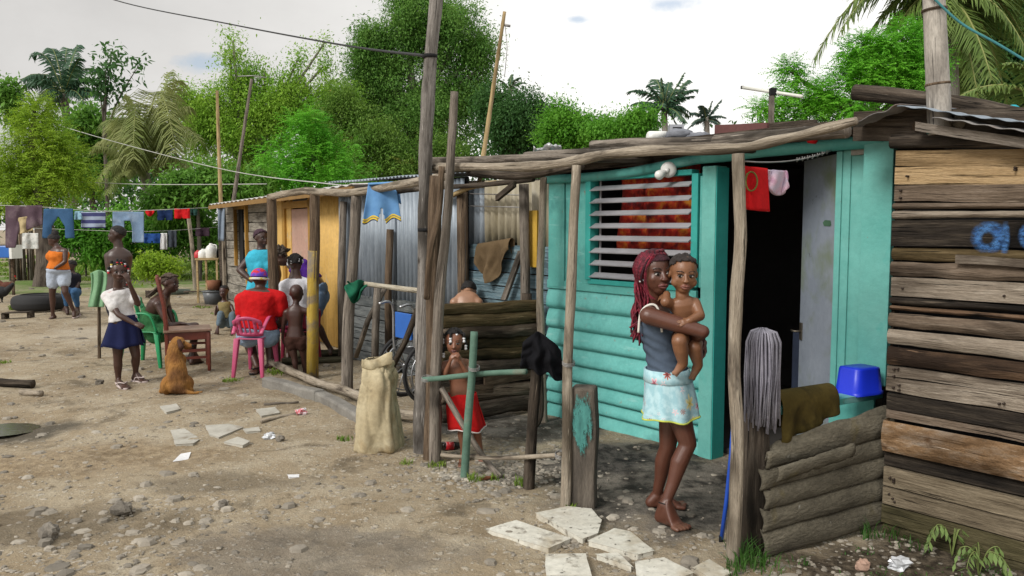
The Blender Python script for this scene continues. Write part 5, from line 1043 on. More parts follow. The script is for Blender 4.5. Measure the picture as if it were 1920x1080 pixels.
# floral skirt
def floral():
    m = bpy.data.materials.new('floral_cotton'); m.use_nodes = True; t = NT(m); b = t.n['Principled BSDF']; vec = t.coord('UV', (1, 1, 1))
    c = t.ramp(t.noise(vec, 30, 3), [(.4, (.30, .50, .56)), (.6, (.42, .61, .66))])
    def flow(sc_, dens, petals, cols, off):
        mp = t.new('ShaderNodeMapping'); mp.inputs['Location'].default_value = off; t.link(vec, mp.inputs['Vector'])
        vo = t.new('ShaderNodeTexVoronoi', feature='F1'); vo.inputs['Scale'].default_value = sc_; vo.inputs['Randomness'].default_value = .75; t.link(mp.outputs[0], vo.inputs['Vector'])
        sb = t.new('ShaderNodeVectorMath', operation='SUBTRACT'); t.link(mp.outputs[0], sb.inputs[0]); t.link(vo.outputs['Position'], sb.inputs[1]); sx = t.new('ShaderNodeSeparateXYZ'); t.link(sb.outputs[0], sx.inputs[0])
        an = t.math('ARCTAN2', sx.outputs[0], sx.outputs[1]); wv = t.math('ABSOLUTE', t.math('COSINE', t.math('MULTIPLY', an, petals / 2)))
        rad = t.math('DIVIDE', vo.outputs['Distance'], t.math('ADD', t.math('MULTIPLY', wv, .22), .12)); se = t.new('ShaderNodeSeparateColor'); t.link(vo.outputs['Color'], se.inputs[0])
        on = t.math('GREATER_THAN', se.outputs[0], dens); return rad, on, se.outputs[1]
    for sc_, de, pe_, cols, off in ((13, .08, 5, [(0, (.55, .42, .02)), (.25, (.30, .06, .10)), (.6, (.62, .30, .38)), (.95, (.70, .60, .62))], (0, 0, 0)), (9, .40, 6, [(0, (.30, .05, .02)), (.2, (.60, .50, .12)), (.9, (.72, .70, .45))], (3.3, 1.7, 0)), (15, .30, 8, [(0, (.05, .02, .02)), (.5, (.26, .06, .06)), (.95, (.42, .2, .16))], (7.1, 4.2, 0))):
        rad, on, q = flow(sc_, de, pe_, cols, off); c = t.mix(t.math('MULTIPLY', t.math('LESS_THAN', rad, .98), on), c, t.ramp(rad, cols))
    t.link(c, b.inputs['Base Color']); b.inputs['Roughness'].default_value = .85; b.inputs['Specular IOR Level'].default_value = .15; return m
FLO = floral()
def skirt(pr, top, rows, mat, hem=None, name='skirt', fold=.012, nf=9, n=56, hemh=.008):
    """rows: (centre, a-axis, b-axis, ra, rb) from waist to hem; ripples grow towards the hem"""
    m_ = MB(); mm = len(rows) - 1
    def at(s_, t_):
        x = t_ * mm; i = min(int(x), mm - 1); f = x - i; r0, r1 = rows[i], rows[i + 1]; th = 6.28318 * s_
        c = r0[0].lerp(r1[0], f); a = r0[1].lerp(r1[1], f); q = r0[2].lerp(r1[2], f); ra = r0[3] + (r1[3] - r0[3]) * f; rb = r0[4] + (r1[4] - r0[4]) * f
        k = 1 + t_ * fold / max(ra, .01) * math.sin(th * nf + 2 * noise.noise(V((s_ * 5, t_, 3))))
        return c + a * (math.cos(th) * ra * k) + q * (math.sin(th) * rb * k) + UZ * (t_ * fold * .8 * math.sin(th * nf * .5 + 1))
    ci = (rows[0][3] + rows[0][4]) * 3.6; m_.grid(at, n, 12, uvs=(ci, (rows[0][0] - rows[-1][0]).length))
    o = m_.build(name, mat, pr, solid=.004)
    if hem:
        h_ = MB(); h_.grid(lambda s_, t_: at(s_, 1) + (at(s_, 1) - rows[-1][0]).normalized() * .003 - UZ * hemh * (t_ - .5), n, 1); h_.build('hem_trim', hem, o, solid=.006)
    return o
fw = J['fwd']; lw = fw.cross(UZ)
rows = [(P(1253, 696, Y0), fw, lw, .118, .105), (P(1254, 712, Y0), fw, lw, .126, .130), (P(1256, 745, Y0), fw, lw, .142, .158), (P(1257, 770, Y0), fw, lw, .150, .165), (P(1257, 780, Y0), fw, lw, .154, .168)]
rows = [(P(1250, 690, Y0), fw, lw, .118, .140), (P(1253, 712, Y0), fw, lw, .130, .158), (P(1256, 745, Y0), fw, lw, .143, .172), (P(1257, 768, Y0), fw, lw, .150, .180), (P(1257, 778, Y0), fw, lw, .154, .183)]
so_ = skirt(pw_, None, rows, FLO, M('yellow_trim', (.55, .60, .10), bump=0), fold=.010, nf=8)
m_ = MB(); m_.grid(lambda a, t_: rows[0][0].lerp(rows[1][0], t_ * 1.0) + fw * math.cos(a * 6.2832) * (.123 + .014 * t_) + lw * math.sin(a * 6.2832) * (.145 + .02 * t_), 40, 2, uvs=(.8, .05)); m_.build('waistband', FLO, so_, solid=.004)
m_ = MB(); c_ = J['aL'] + UZ * .012; m_.tube([c_ + V((math.cos(a) * .034, math.sin(a) * .034, .004 * math.sin(a * 2))) for a in [6.2832 * k / 16 for k in range(17)]], .003, 6); m_.build('anklet', BLACK, pw_)
# ================================================== 2. the baby
Yb = Y0 - .13; bb = person('bare-chested baby with short dark hair carried on the arm of the barefoot woman', P(1285, 640, Yb))
J = JP(Yb, pelvis=(1290, 634, .05), neck=(1279, 556, .0), hL=(1279, 632, .03), hR=(1303, 630, .06), sL=(1259, 570, .02), sR=(1303, 568, .0), eL=(1248, 566, -.03), wL=(1250, 552, .0), eR=(1312, 592, -.05), wR=(1293, 601, -.10),
       kL=(1274, 640, -.09), aL=(1281, 681, -.06), kR=(1302, 652, -.02), aR=(1309, 684, .0)); J['fwd'] = nrm((-.1, -1, 0))
hc = P(1281, 514, Yb); hh = .212; hf = nrm((-.02, -.97, -.14)); hu = nrm((.02, -.14, 1)); s = .72
b = Body(); b.loft(torso_secs(J, s * .98, wide=1.12, belly=.02)); shoulders(b, J, s, 1.05); b.cap(J['neck'], .036, hc - hu * .06, .036); A, ax = head(b, hc, hf, hu, hh, 1.06)
for x in (-1, 1): b.ball(A(x * .20, .18, -.17), (.13 * hh, .14 * hh, .13 * hh), 12, 8, ax=ax)
for a_, e_, w_ in (('sL', 'eL', 'wL'), ('sR', 'eR', 'wR')): b.chain([J[a_], J[e_], J[w_]], [.031, .029, .021])
hand(b, J['wR'], P(1272, 607, Yb - .12) - J['wR'], V((0, .75, -.4)), .085, .3, -1, .82); hand(b, J['wL'], P(1240, 556, Yb + .02) - J['wL'], V((0, .5, -.6)), .075, .4, 1, 1.05)
b.chain([J['hL'], J['kL'], J['kL'].lerp(J['aL'], .4), J['aL']], [.052, .043, .041, .027]); b.chain([J['hR'], J['kR'], J['kR'].lerp(J['aR'], .4), J['aR']], [.052, .042, .038, .026])
for an, to in ((J['aL'], P(1268, 698, Yb - .05)), (J['aR'], P(1299, 706, Yb + .02))):
    d_ = (to - an); b.chain([an, an + d_ * .3, to], [.027, .026, .017])
    sdv = d_.normalized().cross(V((0, 1, 0))).normalized()
    for i in range(5): b.cap(to + sdv * (i - 2) * .0065, .0062, to + sdv * (i - 2) * .0075 + d_.normalized() * .016, .0055)
SKB = (.215, .098, .048)
b.fuse('body', skinmat(), bb, .0042, 3, [(A(0, .36, -.25), .022, (.23, .085, .06)), (P(1268, 698, Yb - .05), .05, (.30, .16, .10)), (P(1299, 706, Yb), .05, (.28, .15, .09)), (J['pelvis'], .11, (.12, .05, .03))], SKB)
face(bb, A, ax, hh, .022, (.25, .10, .075)); hairshell(bb, A, ax, hh, hairmat('baby_hair', (.03, .022, .02)), 1.05, .04, .14, low=-.3)
g_ = Body(); g_.loft(torso_secs(J, s, .010, -.2, .22, 1.14)); g_.cap(J['hL'], .06, J['hL'].lerp(J['kL'], .35), .055); g_.cap(J['hR'], .06, J['hR'].lerp(J['kR'], .35), .055); g_.fuse('shorts', cloth('dark_brown_cotton', (.05, .022, .016)), bb, .009, 4)
# ================================================== 3. small girl in red at the rail
Yt = 5.60; s = .93; tg_ = person('small bare-chested girl in a red skirt leaning on the green rail with hands to mouth', gp(872, 864))
J = JP(Yt, pelvis=(867, 744, 0), neck=(853, 672, -.03), hL=(856, 748, -.02), hR=(880, 746, .0), sL=(834, 684, -.02), sR=(876, 680, .0), eL=(832, 707, -.09), wL=(844, 678, -.12), eR=(880, 706, -.08), wR=(862, 676, -.12), kL=(866, 800, -.03), aL=(868, 850, .0), kR=(893, 802, .02), aR=(902, 848, .06)); J['fwd'] = nrm((.05, -1, 0))
hc = P(852, 641, Yt - .05); hh = .19; hf = nrm((.02, -1, -.12)); hu = nrm((.0, -.1, 1))
b = Body(); b.loft(torso_secs(J, s, wide=1.02, belly=.012)); shoulders(b, J, s, .9); necks(b, J, hc - hu * .05, s, .032); A, ax = head(b, hc, hf, hu, hh, 1.02)
arm(b, J['sL'], J['eL'], J['wL'], s, .95); arm(b, J['sR'], J['eR'], J['wR'], s, .95)
hand(b, J['wL'], P(848, 663, Yt - .15) - J['wL'], V((.6, .6, 0)), .085, 1.3, 1); hand(b, J['wR'], P(858, 661, Yt - .15) - J['wR'], V((-.6, .6, 0)), .085, 1.3, -1)
leg(b, J['hL'], J['kL'], J['aL'], s); leg(b, J['hR'], J['kR'], J['aR'], s); foot(b, J['aL'], gp(866, 873), s); foot(b, J['aR'], gp(905, 866), s)
b.fuse('body', skinmat(), tg_, .007, 3, [(A(0, .36, -.25), .02, (.12, .05, .04))], (.22, .095, .055)); face(tg_, A, ax, hh, 0, (.13, .05, .045))
hairshell(tg_, A, ax, hh, hairmat('black_hair', BLKH), 1.06, .05, .1)
def beads(pr, A, spots, r, cols, hairm):
    for i, (x, y, z) in enumerate(spots):
        m_ = MB(); c0 = A(x * .8, y * .8, z * .9); c1 = A(x, y, z); m_.tube(bez([c0, c1, c1 - UZ * .04], 4), r * .8, 6); m_.build('plait', hairm, pr)
        for q in range(2): m_ = MB(); m_.ball(c1 - UZ * (.035 + .02 * q), r, 8, 6); m_.build('bead', cols[(i + q) % len(cols)], pr)
WB = plastic('white_bead', (.72, .72, .74)); RBD = plastic('red_bead', (.5, .02, .03)); YBD = plastic('yellow_bead', (.6, .48, .06)); BBD = plastic('blue_bead', (.05, .15, .5))
beads(tg_, A, [(-.36, .1, .34), (-.42, .05, .05), (.12, .33, .40), (.42, .0, .28), (.46, .02, -.12), (.4, .08, -.24), (-.1, .2, .52)], .011, [WB, WB], MATS['black_hair'])
rows = [(J['pelvis'] + UZ * .03, V((1, 0, 0)), V((0, 1, 0)), .100, .075), (J['pelvis'] - UZ * .06, V((1, 0, 0)), V((0, 1, 0)), .112, .10), (P(876, 802, Yt), V((1, 0, 0)), V((0, 1, 0)), .125, .12)]
skirt(tg_, None, rows, cloth('red_skirt', (.50, .012, .012)), cloth('white_trim', (.65, .60, .58)), fold=.012, nf=6)
# ================================================== 4. bent back behind the partition
Yx = 7.5; s = 1.3; px_ = person('bare back of a person bending down behind the plank partition', G(875, 756))
J = JP(Yx, pelvis=(874, 625, .0), neck=(876, 548, .18), hL=(860, 628), hR=(889, 628), sL=(852, 567, .10), sR=(897, 567, .10), eL=(846, 610, .22), wL=(852, 640, .35), eR=(902, 610, .22), wR=(897, 640, .35), kL=(860, 700, -.02), aL=(860, 745, .04), kR=(890, 700, -.02), aR=(890, 745, .04)); J['fwd'] = V((0, 1, -.3)).normalized()
b = Body(); b.loft(torso_secs(J, s, wide=1.08)); shoulders(b, J, s, 1.05); hc = P(879, 548, Yx + .33); hf = nrm((0, .75, -.65)); hu = nrm((0, .65, .75)); necks(b, J, hc, s); A, ax = head(b, hc, hf, hu, .21)
arm(b, J['sL'], J['eL'], J['wL'], s); arm(b, J['sR'], J['eR'], J['wR'], s); leg(b, J['hL'], J['kL'], J['aL'], s); leg(b, J['hR'], J['kR'], J['aR'], s); foot(b, J['aL'], G(860, 748), s); foot(b, J['aR'], G(890, 748), s)
for q in ('wL', 'wR'): hand(b, J[q], V((0, .4, -1)), V((0, -1, 0)), .13, .4)
b.fuse('body', skinmat(), px_, .011, 3, None, (.33, .18, .11)); hairshell(px_, A, ax, .21, hairmat('black_hair', BLKH), 1.05, -.1)
g_ = Body(); g_.loft(torso_secs(J, s, .012, -.2, .2, 1.1)); leg(g_, J['hL'], J['hL'].lerp(J['kL'], .6), J['hL'].lerp(J['kL'], .7), s, 1, .02); leg(g_, J['hR'], J['hR'].lerp(J['kR'], .6), J['hR'].lerp(J['kR'], .7), s, 1, .02); g_.fuse('shorts', cloth('faded_blue', (.12, .16, .24)), px_, .013, 3)
# ------------------------------------------------------------------ generic dressed figures for the yard group
SKD = (.068, .029, .020)
def figure(label, at, Y, s, J, hc, hf, hh, skin=SKD, wide=1.0, hu=(0, 0, 1), top=None, sleeve=0.0, shirt_t=(.05, .95), pants=None, plen=0.5, infl=.014, vox=.010, dofeet=None, hands=(), facef=False, bust=0.0, legk=1.0, armk=1.0, pant_infl=.018, top_thigh=0):
    """J in world points; top / pants = (part name, material)"""
    pr = person(label, at); b = Body(); b.loft(torso_secs(J, s, wide=wide)); shoulders(b, J, s, .95 * armk); necks(b, J, hc - nrm(hu) * .2 * hh, s, .031); A, ax = head(b, hc, hf, hu, hh)
    if bust:
        for q in ('sL', 'sR'): b.ball(J['neck'].lerp(J['pelvis'], .34).lerp(J[q].lerp(J['pelvis'], .3), .45) + J['fwd'] * .055 * s, .042 * s * bust, 12, 8)
    for a_, e_, w_ in (('sL', 'eL', 'wL'), ('sR', 'eR', 'wR')): arm(b, J[a_], J[e_], J[w_], s, armk)
    for q, d_, n_, cu, sd_ in hands: hand(b, J[q], d_, n_, .098 * s, cu, sd_)
    for h_, k_, a_ in (('hL', 'kL', 'aL'), ('hR', 'kR', 'aR')): leg(b, J[h_], J[k_], J[a_], s, legk)
    for q, to in (dofeet or {}).items(): foot(b, J[q], to, s)
    b.fuse('body', skinmat(), pr, vox, 3, None, skin)
    if facef: face(pr, A, ax, hh, 0, tuple(min(1, x * 1.5) for x in skin), brow=True)
    if top:
        g_ = Body(); g_.loft(torso_secs(J, s, infl, shirt_t[0], shirt_t[1], wide))
        if bust:
            for q in ('sL', 'sR'): g_.ball(J['neck'].lerp(J['pelvis'], .34).lerp(J[q].lerp(J['pelvis'], .3), .45) + J['fwd'] * .06 * s, .044 * s * bust + infl * .5, 12, 8)
        if top_thigh:
            for h_, k_ in (('hL', 'kL'), ('hR', 'kR')): g_.cap(J[h_], .058 * s + .03, J[h_].lerp(J[k_], top_thigh), .05 * s + .025)
        if sleeve:
            for a_, e_ in (('sL', 'eL'), ('sR', 'eR')): g_.cap(J['neck'].lerp(J['pelvis'], .12), .036 * s + infl, J[a_], .036 * s * armk + infl); g_.cap(J[a_], .034 * s * armk + infl, J[a_].lerp(J[e_], sleeve), .031 * s * armk + infl * 1.3)
        g_.fuse(top[0], top[1], pr, vox * 1.1, 3, crease=lambda p, n: n * (.006 * noise.noise(p * 14) + .004 * noise.noise(p * 31)))
    if pants:
        g_ = Body(); g_.loft(torso_secs(J, s, min(infl * 1.1, .02), -.2, .16, wide))
        for h_, k_, a_ in (('hL', 'kL', 'aL'), ('hR', 'kR', 'aR')):
            if plen <= 1: g_.chain([J[h_], J[h_].lerp(J[k_], plen * .6), J[h_].lerp(J[k_], plen)], [.058 * s * legk + pant_infl, .053 * s * legk + pant_infl, (.056 - .02 * plen) * s * legk + pant_infl])
            else: leg(g_, J[h_], J[k_], J[k_].lerp(J[a_], plen - 1), s, legk, pant_infl)
        g_.fuse(pants[0], pants[1], pr, vox * 1.1, 3, crease=lambda p, n: n * (.006 * noise.noise(p * 16) + .004 * noise.noise(p * 33)))
    return pr, A, ax
DEN = cloth('blue_denim', (.16, .24, .36), over=[((.30, .38, .48), 7, .55, .7)]); DEN2 = cloth('pale_denim', (.26, .36, .50), over=[((.42, .50, .60), 7, .55, .7)])
BH = hairmat('black_hair', BLKH)
# 5. standing girl in white tee and navy skirt
Yg = 8.35; J = JP(Yg, pelvis=(232, 606), neck=(219, 541), hL=(221, 612, -.04), hR=(243, 610, .05), sL=(201, 556, -.06), sR=(243, 552, .08), eL=(222, 590, -.14), wL=(252, 607, -.14), eR=(259, 570, .0), wR=(241, 528, -.10), kL=(221, 672, -.03), aL=(222, 716, .0), kR=(255, 668, .04), aR=(254, 702, .10)); J['fwd'] = nrm((.55, -.85, 0))
hc = P(222, 509, Yg - .02)
pr, A, ax = figure('standing girl in white tee and navy skirt with a hand at her mouth', gp(240, 722), Yg, 1.36, J, hc, (.55, -.83, -.08), .225, (.062, .029, .02), top=('t_shirt', M('white_tee', [(.3, (.62, .60, .60)), (.7, (.74, .73, .72))], freq=4, rough=.9, bump=.2, over=[((.55, .25, .25), 5, .62, .70)])), sleeve=.55, shirt_t=(.0, .96),
    dofeet={'aL': gp(236, 729), 'aR': gp(272, 716)}, hands=[('wL', (.9, -.1, -.25), (0, .6, -.6), .9, 1), ('wR', (-.3, -.1, .9), (-.6, .5, 0), .9, -1)], facef=True, vox=.009)
hairshell(pr, A, ax, .225, BH, 1.05, .02, .08); beads(pr, A, [(-.38, .0, .05), (-.40, .08, .28), (-.26, .16, .52), (.06, .18, .60), (.30, .12, .50), (.42, .0, .2), (-.40, -.1, -.25), (-.38, -.2, -.4), (-.1, .18, .58)], .013, [WB, RBD, WB, RBD, YBD], BH)
X_, Yv = V((.93, .37, 0)), V((-.37, .93, 0))
rows = [(P(231, 590, Yg), X_, Yv, .115, .09), (P(231, 612, Yg), X_, Yv, .150, .125), (P(230, 648, Yg), X_, Yv, .205, .18)]; skirt(pr, None, rows, cloth('navy_cotton', (.012, .016, .06)), fold=.018, nf=7)
SOLE = cloth('pale_sole', (.50, .42, .40)); 
def sandal(pr, an, toe, s, mat=SOLE, strap=None):
    an, toe = V(an), V(toe); d = V((toe.x - an.x, toe.y - an.y, 0)).normalized(); sd_ = d.cross(UZ); a = V((an.x, an.y, toe.z)) - d * .05 * s; L = (toe - a).length + .02 * s; m_ = MB()
    ring = [a + d * (L * (.5 - .5 * math.cos(t_))) + sd_ * (.036 * s * math.sin(t_) * (1 + .15 * -math.cos(t_))) for t_ in [6.2832 * k / 20 for k in range(20)]]
    m_.add([p + UZ * .012 for p in ring] + [p - UZ * .008 for p in ring], [tuple(range(20)), tuple(range(39, 19, -1))] + [(k, k + 20, (k + 1) % 20 + 20, (k + 1) % 20) for k in range(20)]); so = m_.build('sandal', mat, pr)
    m_ = MB(); b0 = a + d * L * .78 + UZ * .035 * s
    for sg in (-1, 1): m_.tube(bez([b0 + d * .01, b0 - d * .05 * s + sd_ * sg * .03 * s, a + d * L * .45 + sd_ * sg * .036 * s + UZ * .01], 4), .006, 5)
    m_.build('strap', strap or mat, so)
sandal(pr, J['aL'], gp(236, 729), 1.36); sandal(pr, J['aR'], gp(272, 716), 1.36)
# 6. bare-chested man behind her
Ym = 11; J = JP(Ym, pelvis=(223, 552), neck=(224, 466), hL=(212, 556), hR=(233, 556, .05), sL=(203, 481, -.02), sR=(240, 481, .08), eL=(206, 520, -.05), wL=(212, 552, -.1), eR=(238, 520, .1), wR=(236, 552, .05), kL=(220, 604), aL=(222, 642), kR=(231, 604, .05), aR=(232, 642, .05)); J['fwd'] = nrm((-.9, -.45, 0))
pr, A, ax = figure('bare-chested man in profile standing behind the girl in the navy skirt', gp(226, 648), Ym, 1.80, J, P(219, 440, Ym), (-.95, -.25, .03), .25, (.05, .026, .02), wide=1.05, pants=('shorts', cloth('dark_shorts', (.03, .03, .04))), plen=.8, dofeet={'aL': gp(214, 652), 'aR': gp(224, 652)}, facef=True, vox=.013); hairshell(pr, A, ax, .25, BH, 1.03, .0, .05)
# 7. seated woman in a green wrap
Yw = 9.55; J = JP(Yw, pelvis=(287, 622, .0), neck=(308, 554, -.02), chest=(280, 585, 0), hL=(292, 626, -.12), hR=(292, 626, .12), sL=(296, 571, -.19), sR=(312, 570, .17), eL=(318, 612, -.24), wL=(338, 606, -.18), eR=(326, 612, .15), wR=(350, 608, .05), kL=(366, 612, -.12), aL=(362, 664, -.12), kR=(366, 614, .12), aR=(360, 664, .12)); J['fwd'] = nrm((1, -.1, 0))
GRW = cloth('green_wrap', (.045, .17, .065), over=[((.03, .11, .045), 8, .5, .65)])
pr, A, ax = figure('woman in a green wrap with braided hair seated in profile on the green plastic chair', gp(300, 690), Yw, 1.6, J, P(319, 531, Yw - .03), (1, -.15, -.12), .245, (.060, .028, .021), wide=1.08, top=('wrap', GRW), shirt_t=(-.2, .58), infl=.045, pants=('shorts', cloth('sky_blue_cotton', (.20, .48, .62))), plen=.42, pant_infl=.008, top_thigh=.30, dofeet={'aL': gp(378, 680), 'aR': gp(376, 676)}, hands=[('wL', (.9, .1, -.1), (0, 0, -1), .35, 1), ('wR', (.9, .1, -.1), (0, 0, -1), .4, -1)], facef=True, vox=.011)
BRH = hairmat('brown_braids', (.075, .05, .035)); hairshell(pr, A, ax, .235, BRH, 1.06, -.02, .1)
for k in range(14):
    f = k / 13; m_ = braid([A(-.3 + .6 * f, .2, .34), A(-.36 + .72 * f, -.15, .36), A(-.2 + .4 * f, -.45, .1), P(290 + 6 * rr.random(), 540 + 6 * f, Yw - .1 + .2 * f), P(272 + 12 * rr.random(), 545 + 14 * rr.random(), Yw - .1 + .2 * f)], .013, BRH, pr); m_.build('braid', BRH, pr)
# 8. woman in red from behind, on the pink chair
Yr_ = 8.85; J = JP(Yr_, pelvis=(482, 622, -.02), neck=(488, 541, .0), hL=(467, 628, .0), hR=(500, 628, .0), sL=(456, 563, .02), sR=(522, 560, .02), eL=(455, 606, .02), wL=(470, 622, .25), eR=(532, 602, .08), wR=(510, 615, .25), kL=(463, 632, .42), aL=(484, 692, .10), kR=(508, 632, .42), aR=(506, 690, .3)); J['fwd'] = V((0, 1, 0))
pr, A, ax = figure('heavy-set woman in a red top seen from behind on the pink plastic chair', gp(484, 712), Yr_, 1.62, J, P(487, 524, Yr_ + .03), (.15, 1, -.12), .23, SKD, wide=1.32, armk=1.35, legk=1.2, top=('red_top', cloth('red_jersey', (.50, .010, .012))), sleeve=.5, shirt_t=(.0, .97), infl=.016, pants=('denim_shorts', DEN2), plen=.6, pant_infl=.03, dofeet={'aL': gp(473, 704), 'aR': gp(500, 690)}, vox=.011)
hairshell(pr, A, ax, .23, BH, 1.03, -.3, .1)
CP = M('patchwork_cap', [(.40, (.10, .05, .42)), (.44, (.14, .06, .48)), (.50, (.52, .02, .03)), (.56, (.60, .05, .05)), (.60, (.62, .50, .05))], freq=7, rough=.9, bump=.2); cp = hairshell(pr, A, ax, .23, CP, 1.13, -.15, .02, 'cap', -.05); m_ = MB(); m_.tube([A(.40 * math.cos(a), -.06 + .48 * math.sin(a), .02) for a in [6.2832 * k / 24 for k in range(25)]], .014, 8); m_.build('cap_band', M('yellow_white_band', [(.45, (.62, .48, .05)), (.55, (.65, .63, .6))], freq=10, bump=.1), cp)
sandal(pr, J['aL'], gp(473, 704), 1.5, BLACK)
# 9. woman in turquoise, hand on hip
Yq = 10.6; J = JP(Yq, pelvis=(492, 556), neck=(490, 468), hL=(480, 560), hR=(505, 560, .05), sL=(472, 482, -.02), sR=(512, 480, .06), eL=(449, 506, -.05), wL=(474, 528, -.12), eR=(522, 515, .05), wR=(515, 545, .0), kL=(482, 612), aL=(482, 652), kR=(504, 612, .05), aR=(504, 652, .05)); J['fwd'] = nrm((.5, -.85, 0))
TQC = cloth('turquoise_jersey', (.05, .42, .58)); pr, A, ax = figure('woman in a turquoise sleeveless dress standing with a hand on her hip', gp(493, 660), Yq, 1.72, J, P(490, 447, Yq), (.75, -.6, -.05), .245, (.055, .026, .02), wide=1.2, armk=1.2, bust=1.1, top=('dress', TQC), shirt_t=(-.15, 1.01), infl=.020, pants=('leggings', TQC), plen=.8, dofeet={'aL': gp(486, 664), 'aR': gp(508, 662)}, hands=[('wL', (.8, -.2, -.3), (0, 1, 0), .5, 1)], facef=True, vox=.013)
PH = hairmat('plum_hair', (.045, .016, .03)); hairshell(pr, A, ax, .245, PH, 1.06, -.02, .1); m_ = MB(); m_.ball(A(-.1, -.42, .30), (.05, .06, .045), 12, 8, .3); m_.build('hair_bun', PH, pr)
# 10. woman in purple bending over
Yp = 10.1; J = JP(Yp, pelvis=(597, 548), neck=(545, 492), chest=(580, 505, 0), hL=(594, 556, -.1), hR=(602, 556, .1), sL=(553, 506, -.17), sR=(555, 500, .15), eL=(545, 545, -.2), wL=(530, 575, -.2), eR=(540, 540, .15), wR=(528, 575, .1), kL=(590, 604, -.1), aL=(620, 655, -.05), kR=(580, 604, .12), aR=(575, 655, .15)); J['fwd'] = nrm((-.6, 0, -.8))
pr, A, ax = figure('woman in a purple top and denim shorts bending forward beside the yellow post', gp(600, 668), Yp, 1.62, J, P(527, 482, Yp - .05), (-.55, -.3, -.75), .235, (.062, .03, .02), hu=(-.7, 0, .7), wide=1.1, top=('purple_top', cloth('purple_jersey', (.10, .03, .30))), shirt_t=(.12, .93), infl=.02, pants=('denim_shorts', DEN), plen=.62, pant_infl=.022, dofeet={'aL': gp(622, 664), 'aR': gp(572, 664)}, vox=.012)
hairshell(pr, A, ax, .235, hairmat('brown_twists', (.05, .036, .026)), 1.18, -.25, .5); m_ = MB(); 
for k in range(22): d_ = nrm((rr.uniform(-1, 1), rr.uniform(-1, 1), rr.uniform(-.2, 1))); m_.tube([A(0, -.06, .12) + d_ * .09, A(0, -.06, .12) + d_ * .125 + V((rr.uniform(-.02, .02), 0, rr.uniform(-.02, .02)))], [.013, .008], 5)
m_.build('twists', MATS['brown_twists'], pr); m_ = MB(); m_.ball(A(.2, -.1, .52), .025, 8, 6); m_.build('hair_clip', plastic('pale_blue_clip', (.35, .5, .65)), pr)
# 11. girl in white from behind
Yh = 9.5; J = JP(Yh, pelvis=(558, 598), neck=(556, 518), hL=(545, 604), hR=(570, 604), sL=(534, 536, .0), sR=(580, 534, .0), eL=(527, 574, .08), wL=(540, 590, .2), eR=(588, 572, .08), wR=(575, 590, .22), kL=(542, 606, .38), aL=(540, 665, .38), kR=(572, 606, .38), aR=(574, 665, .38)); J['fwd'] = V((0, 1, 0))
pr, A, ax = figure('girl in a white blouse seen from behind with white clips in her plaits', gp(557, 690), Yh, 1.5, J, P(554, 494, Yh + .02), (0, 1, -.2), .23, SKD, top=('blouse', cloth('white_lace', (.66, .66, .70))), sleeve=.6, shirt_t=(.0, .97), infl=.02, pants=('shorts', DEN), plen=.7, dofeet={'aL': gp(540, 668), 'aR': gp(574, 668)}, vox=.012)
hairshell(pr, A, ax, .23, BH, 1.06, -.35, .12); beads(pr, A, [(-.3, -.3, .3), (.25, -.35, .32), (-.1, -.45, .2), (.38, -.1, .3), (0, .1, .55), (-.38, -.1, .15)], .014, [WB], BH)
# 12. small child with a bare back
Yc = 8.8; J = JP(Yc, pelvis=(554, 636), neck=(554, 572), hL=(545, 640), hR=(566, 640), sL=(536, 586), sR=(577, 584), eL=(531, 612, .03), wL=(530, 636, .10), eR=(584, 606, .05), wR=(580, 628, .14), kL=(552, 672, .0), aL=(556, 702, .0), kR=(570, 672, .05), aR=(572, 700, .10)); J['fwd'] = V((0, 1, 0))
pr, A, ax = figure('small bare-backed child with a shaved head standing between two posts', gp(562, 706), Yc, 1.04, J, P(556, 551, Yc + .01), (0, 1, -.1), .215, (.052, .022, .017), pants=('shorts', cloth('dark_brown_cotton', (.05, .022, .016))), plen=.25, dofeet={'aL': gp(556, 700), 'aR': gp(574, 698)}, hands=[('wL', (0, .4, -.9), (1, 0, 0), .5, 1)], vox=.010)
# 13. small child seated on the ground further back
Yf = 12.6; J = JP(Yf, pelvis=(424, 606), neck=(420, 563), hL=(415, 608), hR=(432, 608), sL=(410, 573), sR=(434, 574), eL=(404, 590, -.1), wL=(406, 574, -.2), eR=(440, 592, -.1), wR=(440, 584, -.25), kL=(414, 588, -.35), aL=(408, 618, -.5), kR=(436, 590, -.35), aR=(434, 620, -.5)); J['fwd'] = nrm((-.2, -1, 0))
pr, A, ax = figure('small child squatting on the ground near the plank end of the yellow house', gp(422, 618), Yf, 1.0, J, P(420, 547, Yf - .03), (-.2, -1, -.15), .20, (.06, .024, .02), top=('vest', cloth('dull_yellow_vest', (.25, .20, .09))), shirt_t=(.1, .95), pants=('trousers', cloth('grey_blue_trousers', (.13, .18, .22))), plen=1.7, dofeet={'aL': gp(404, 626), 'aR': gp(432, 628)}, facef=True, vox=.013)
hairshell(pr, A, ax, .20, BH, 1.03, .1, .05)
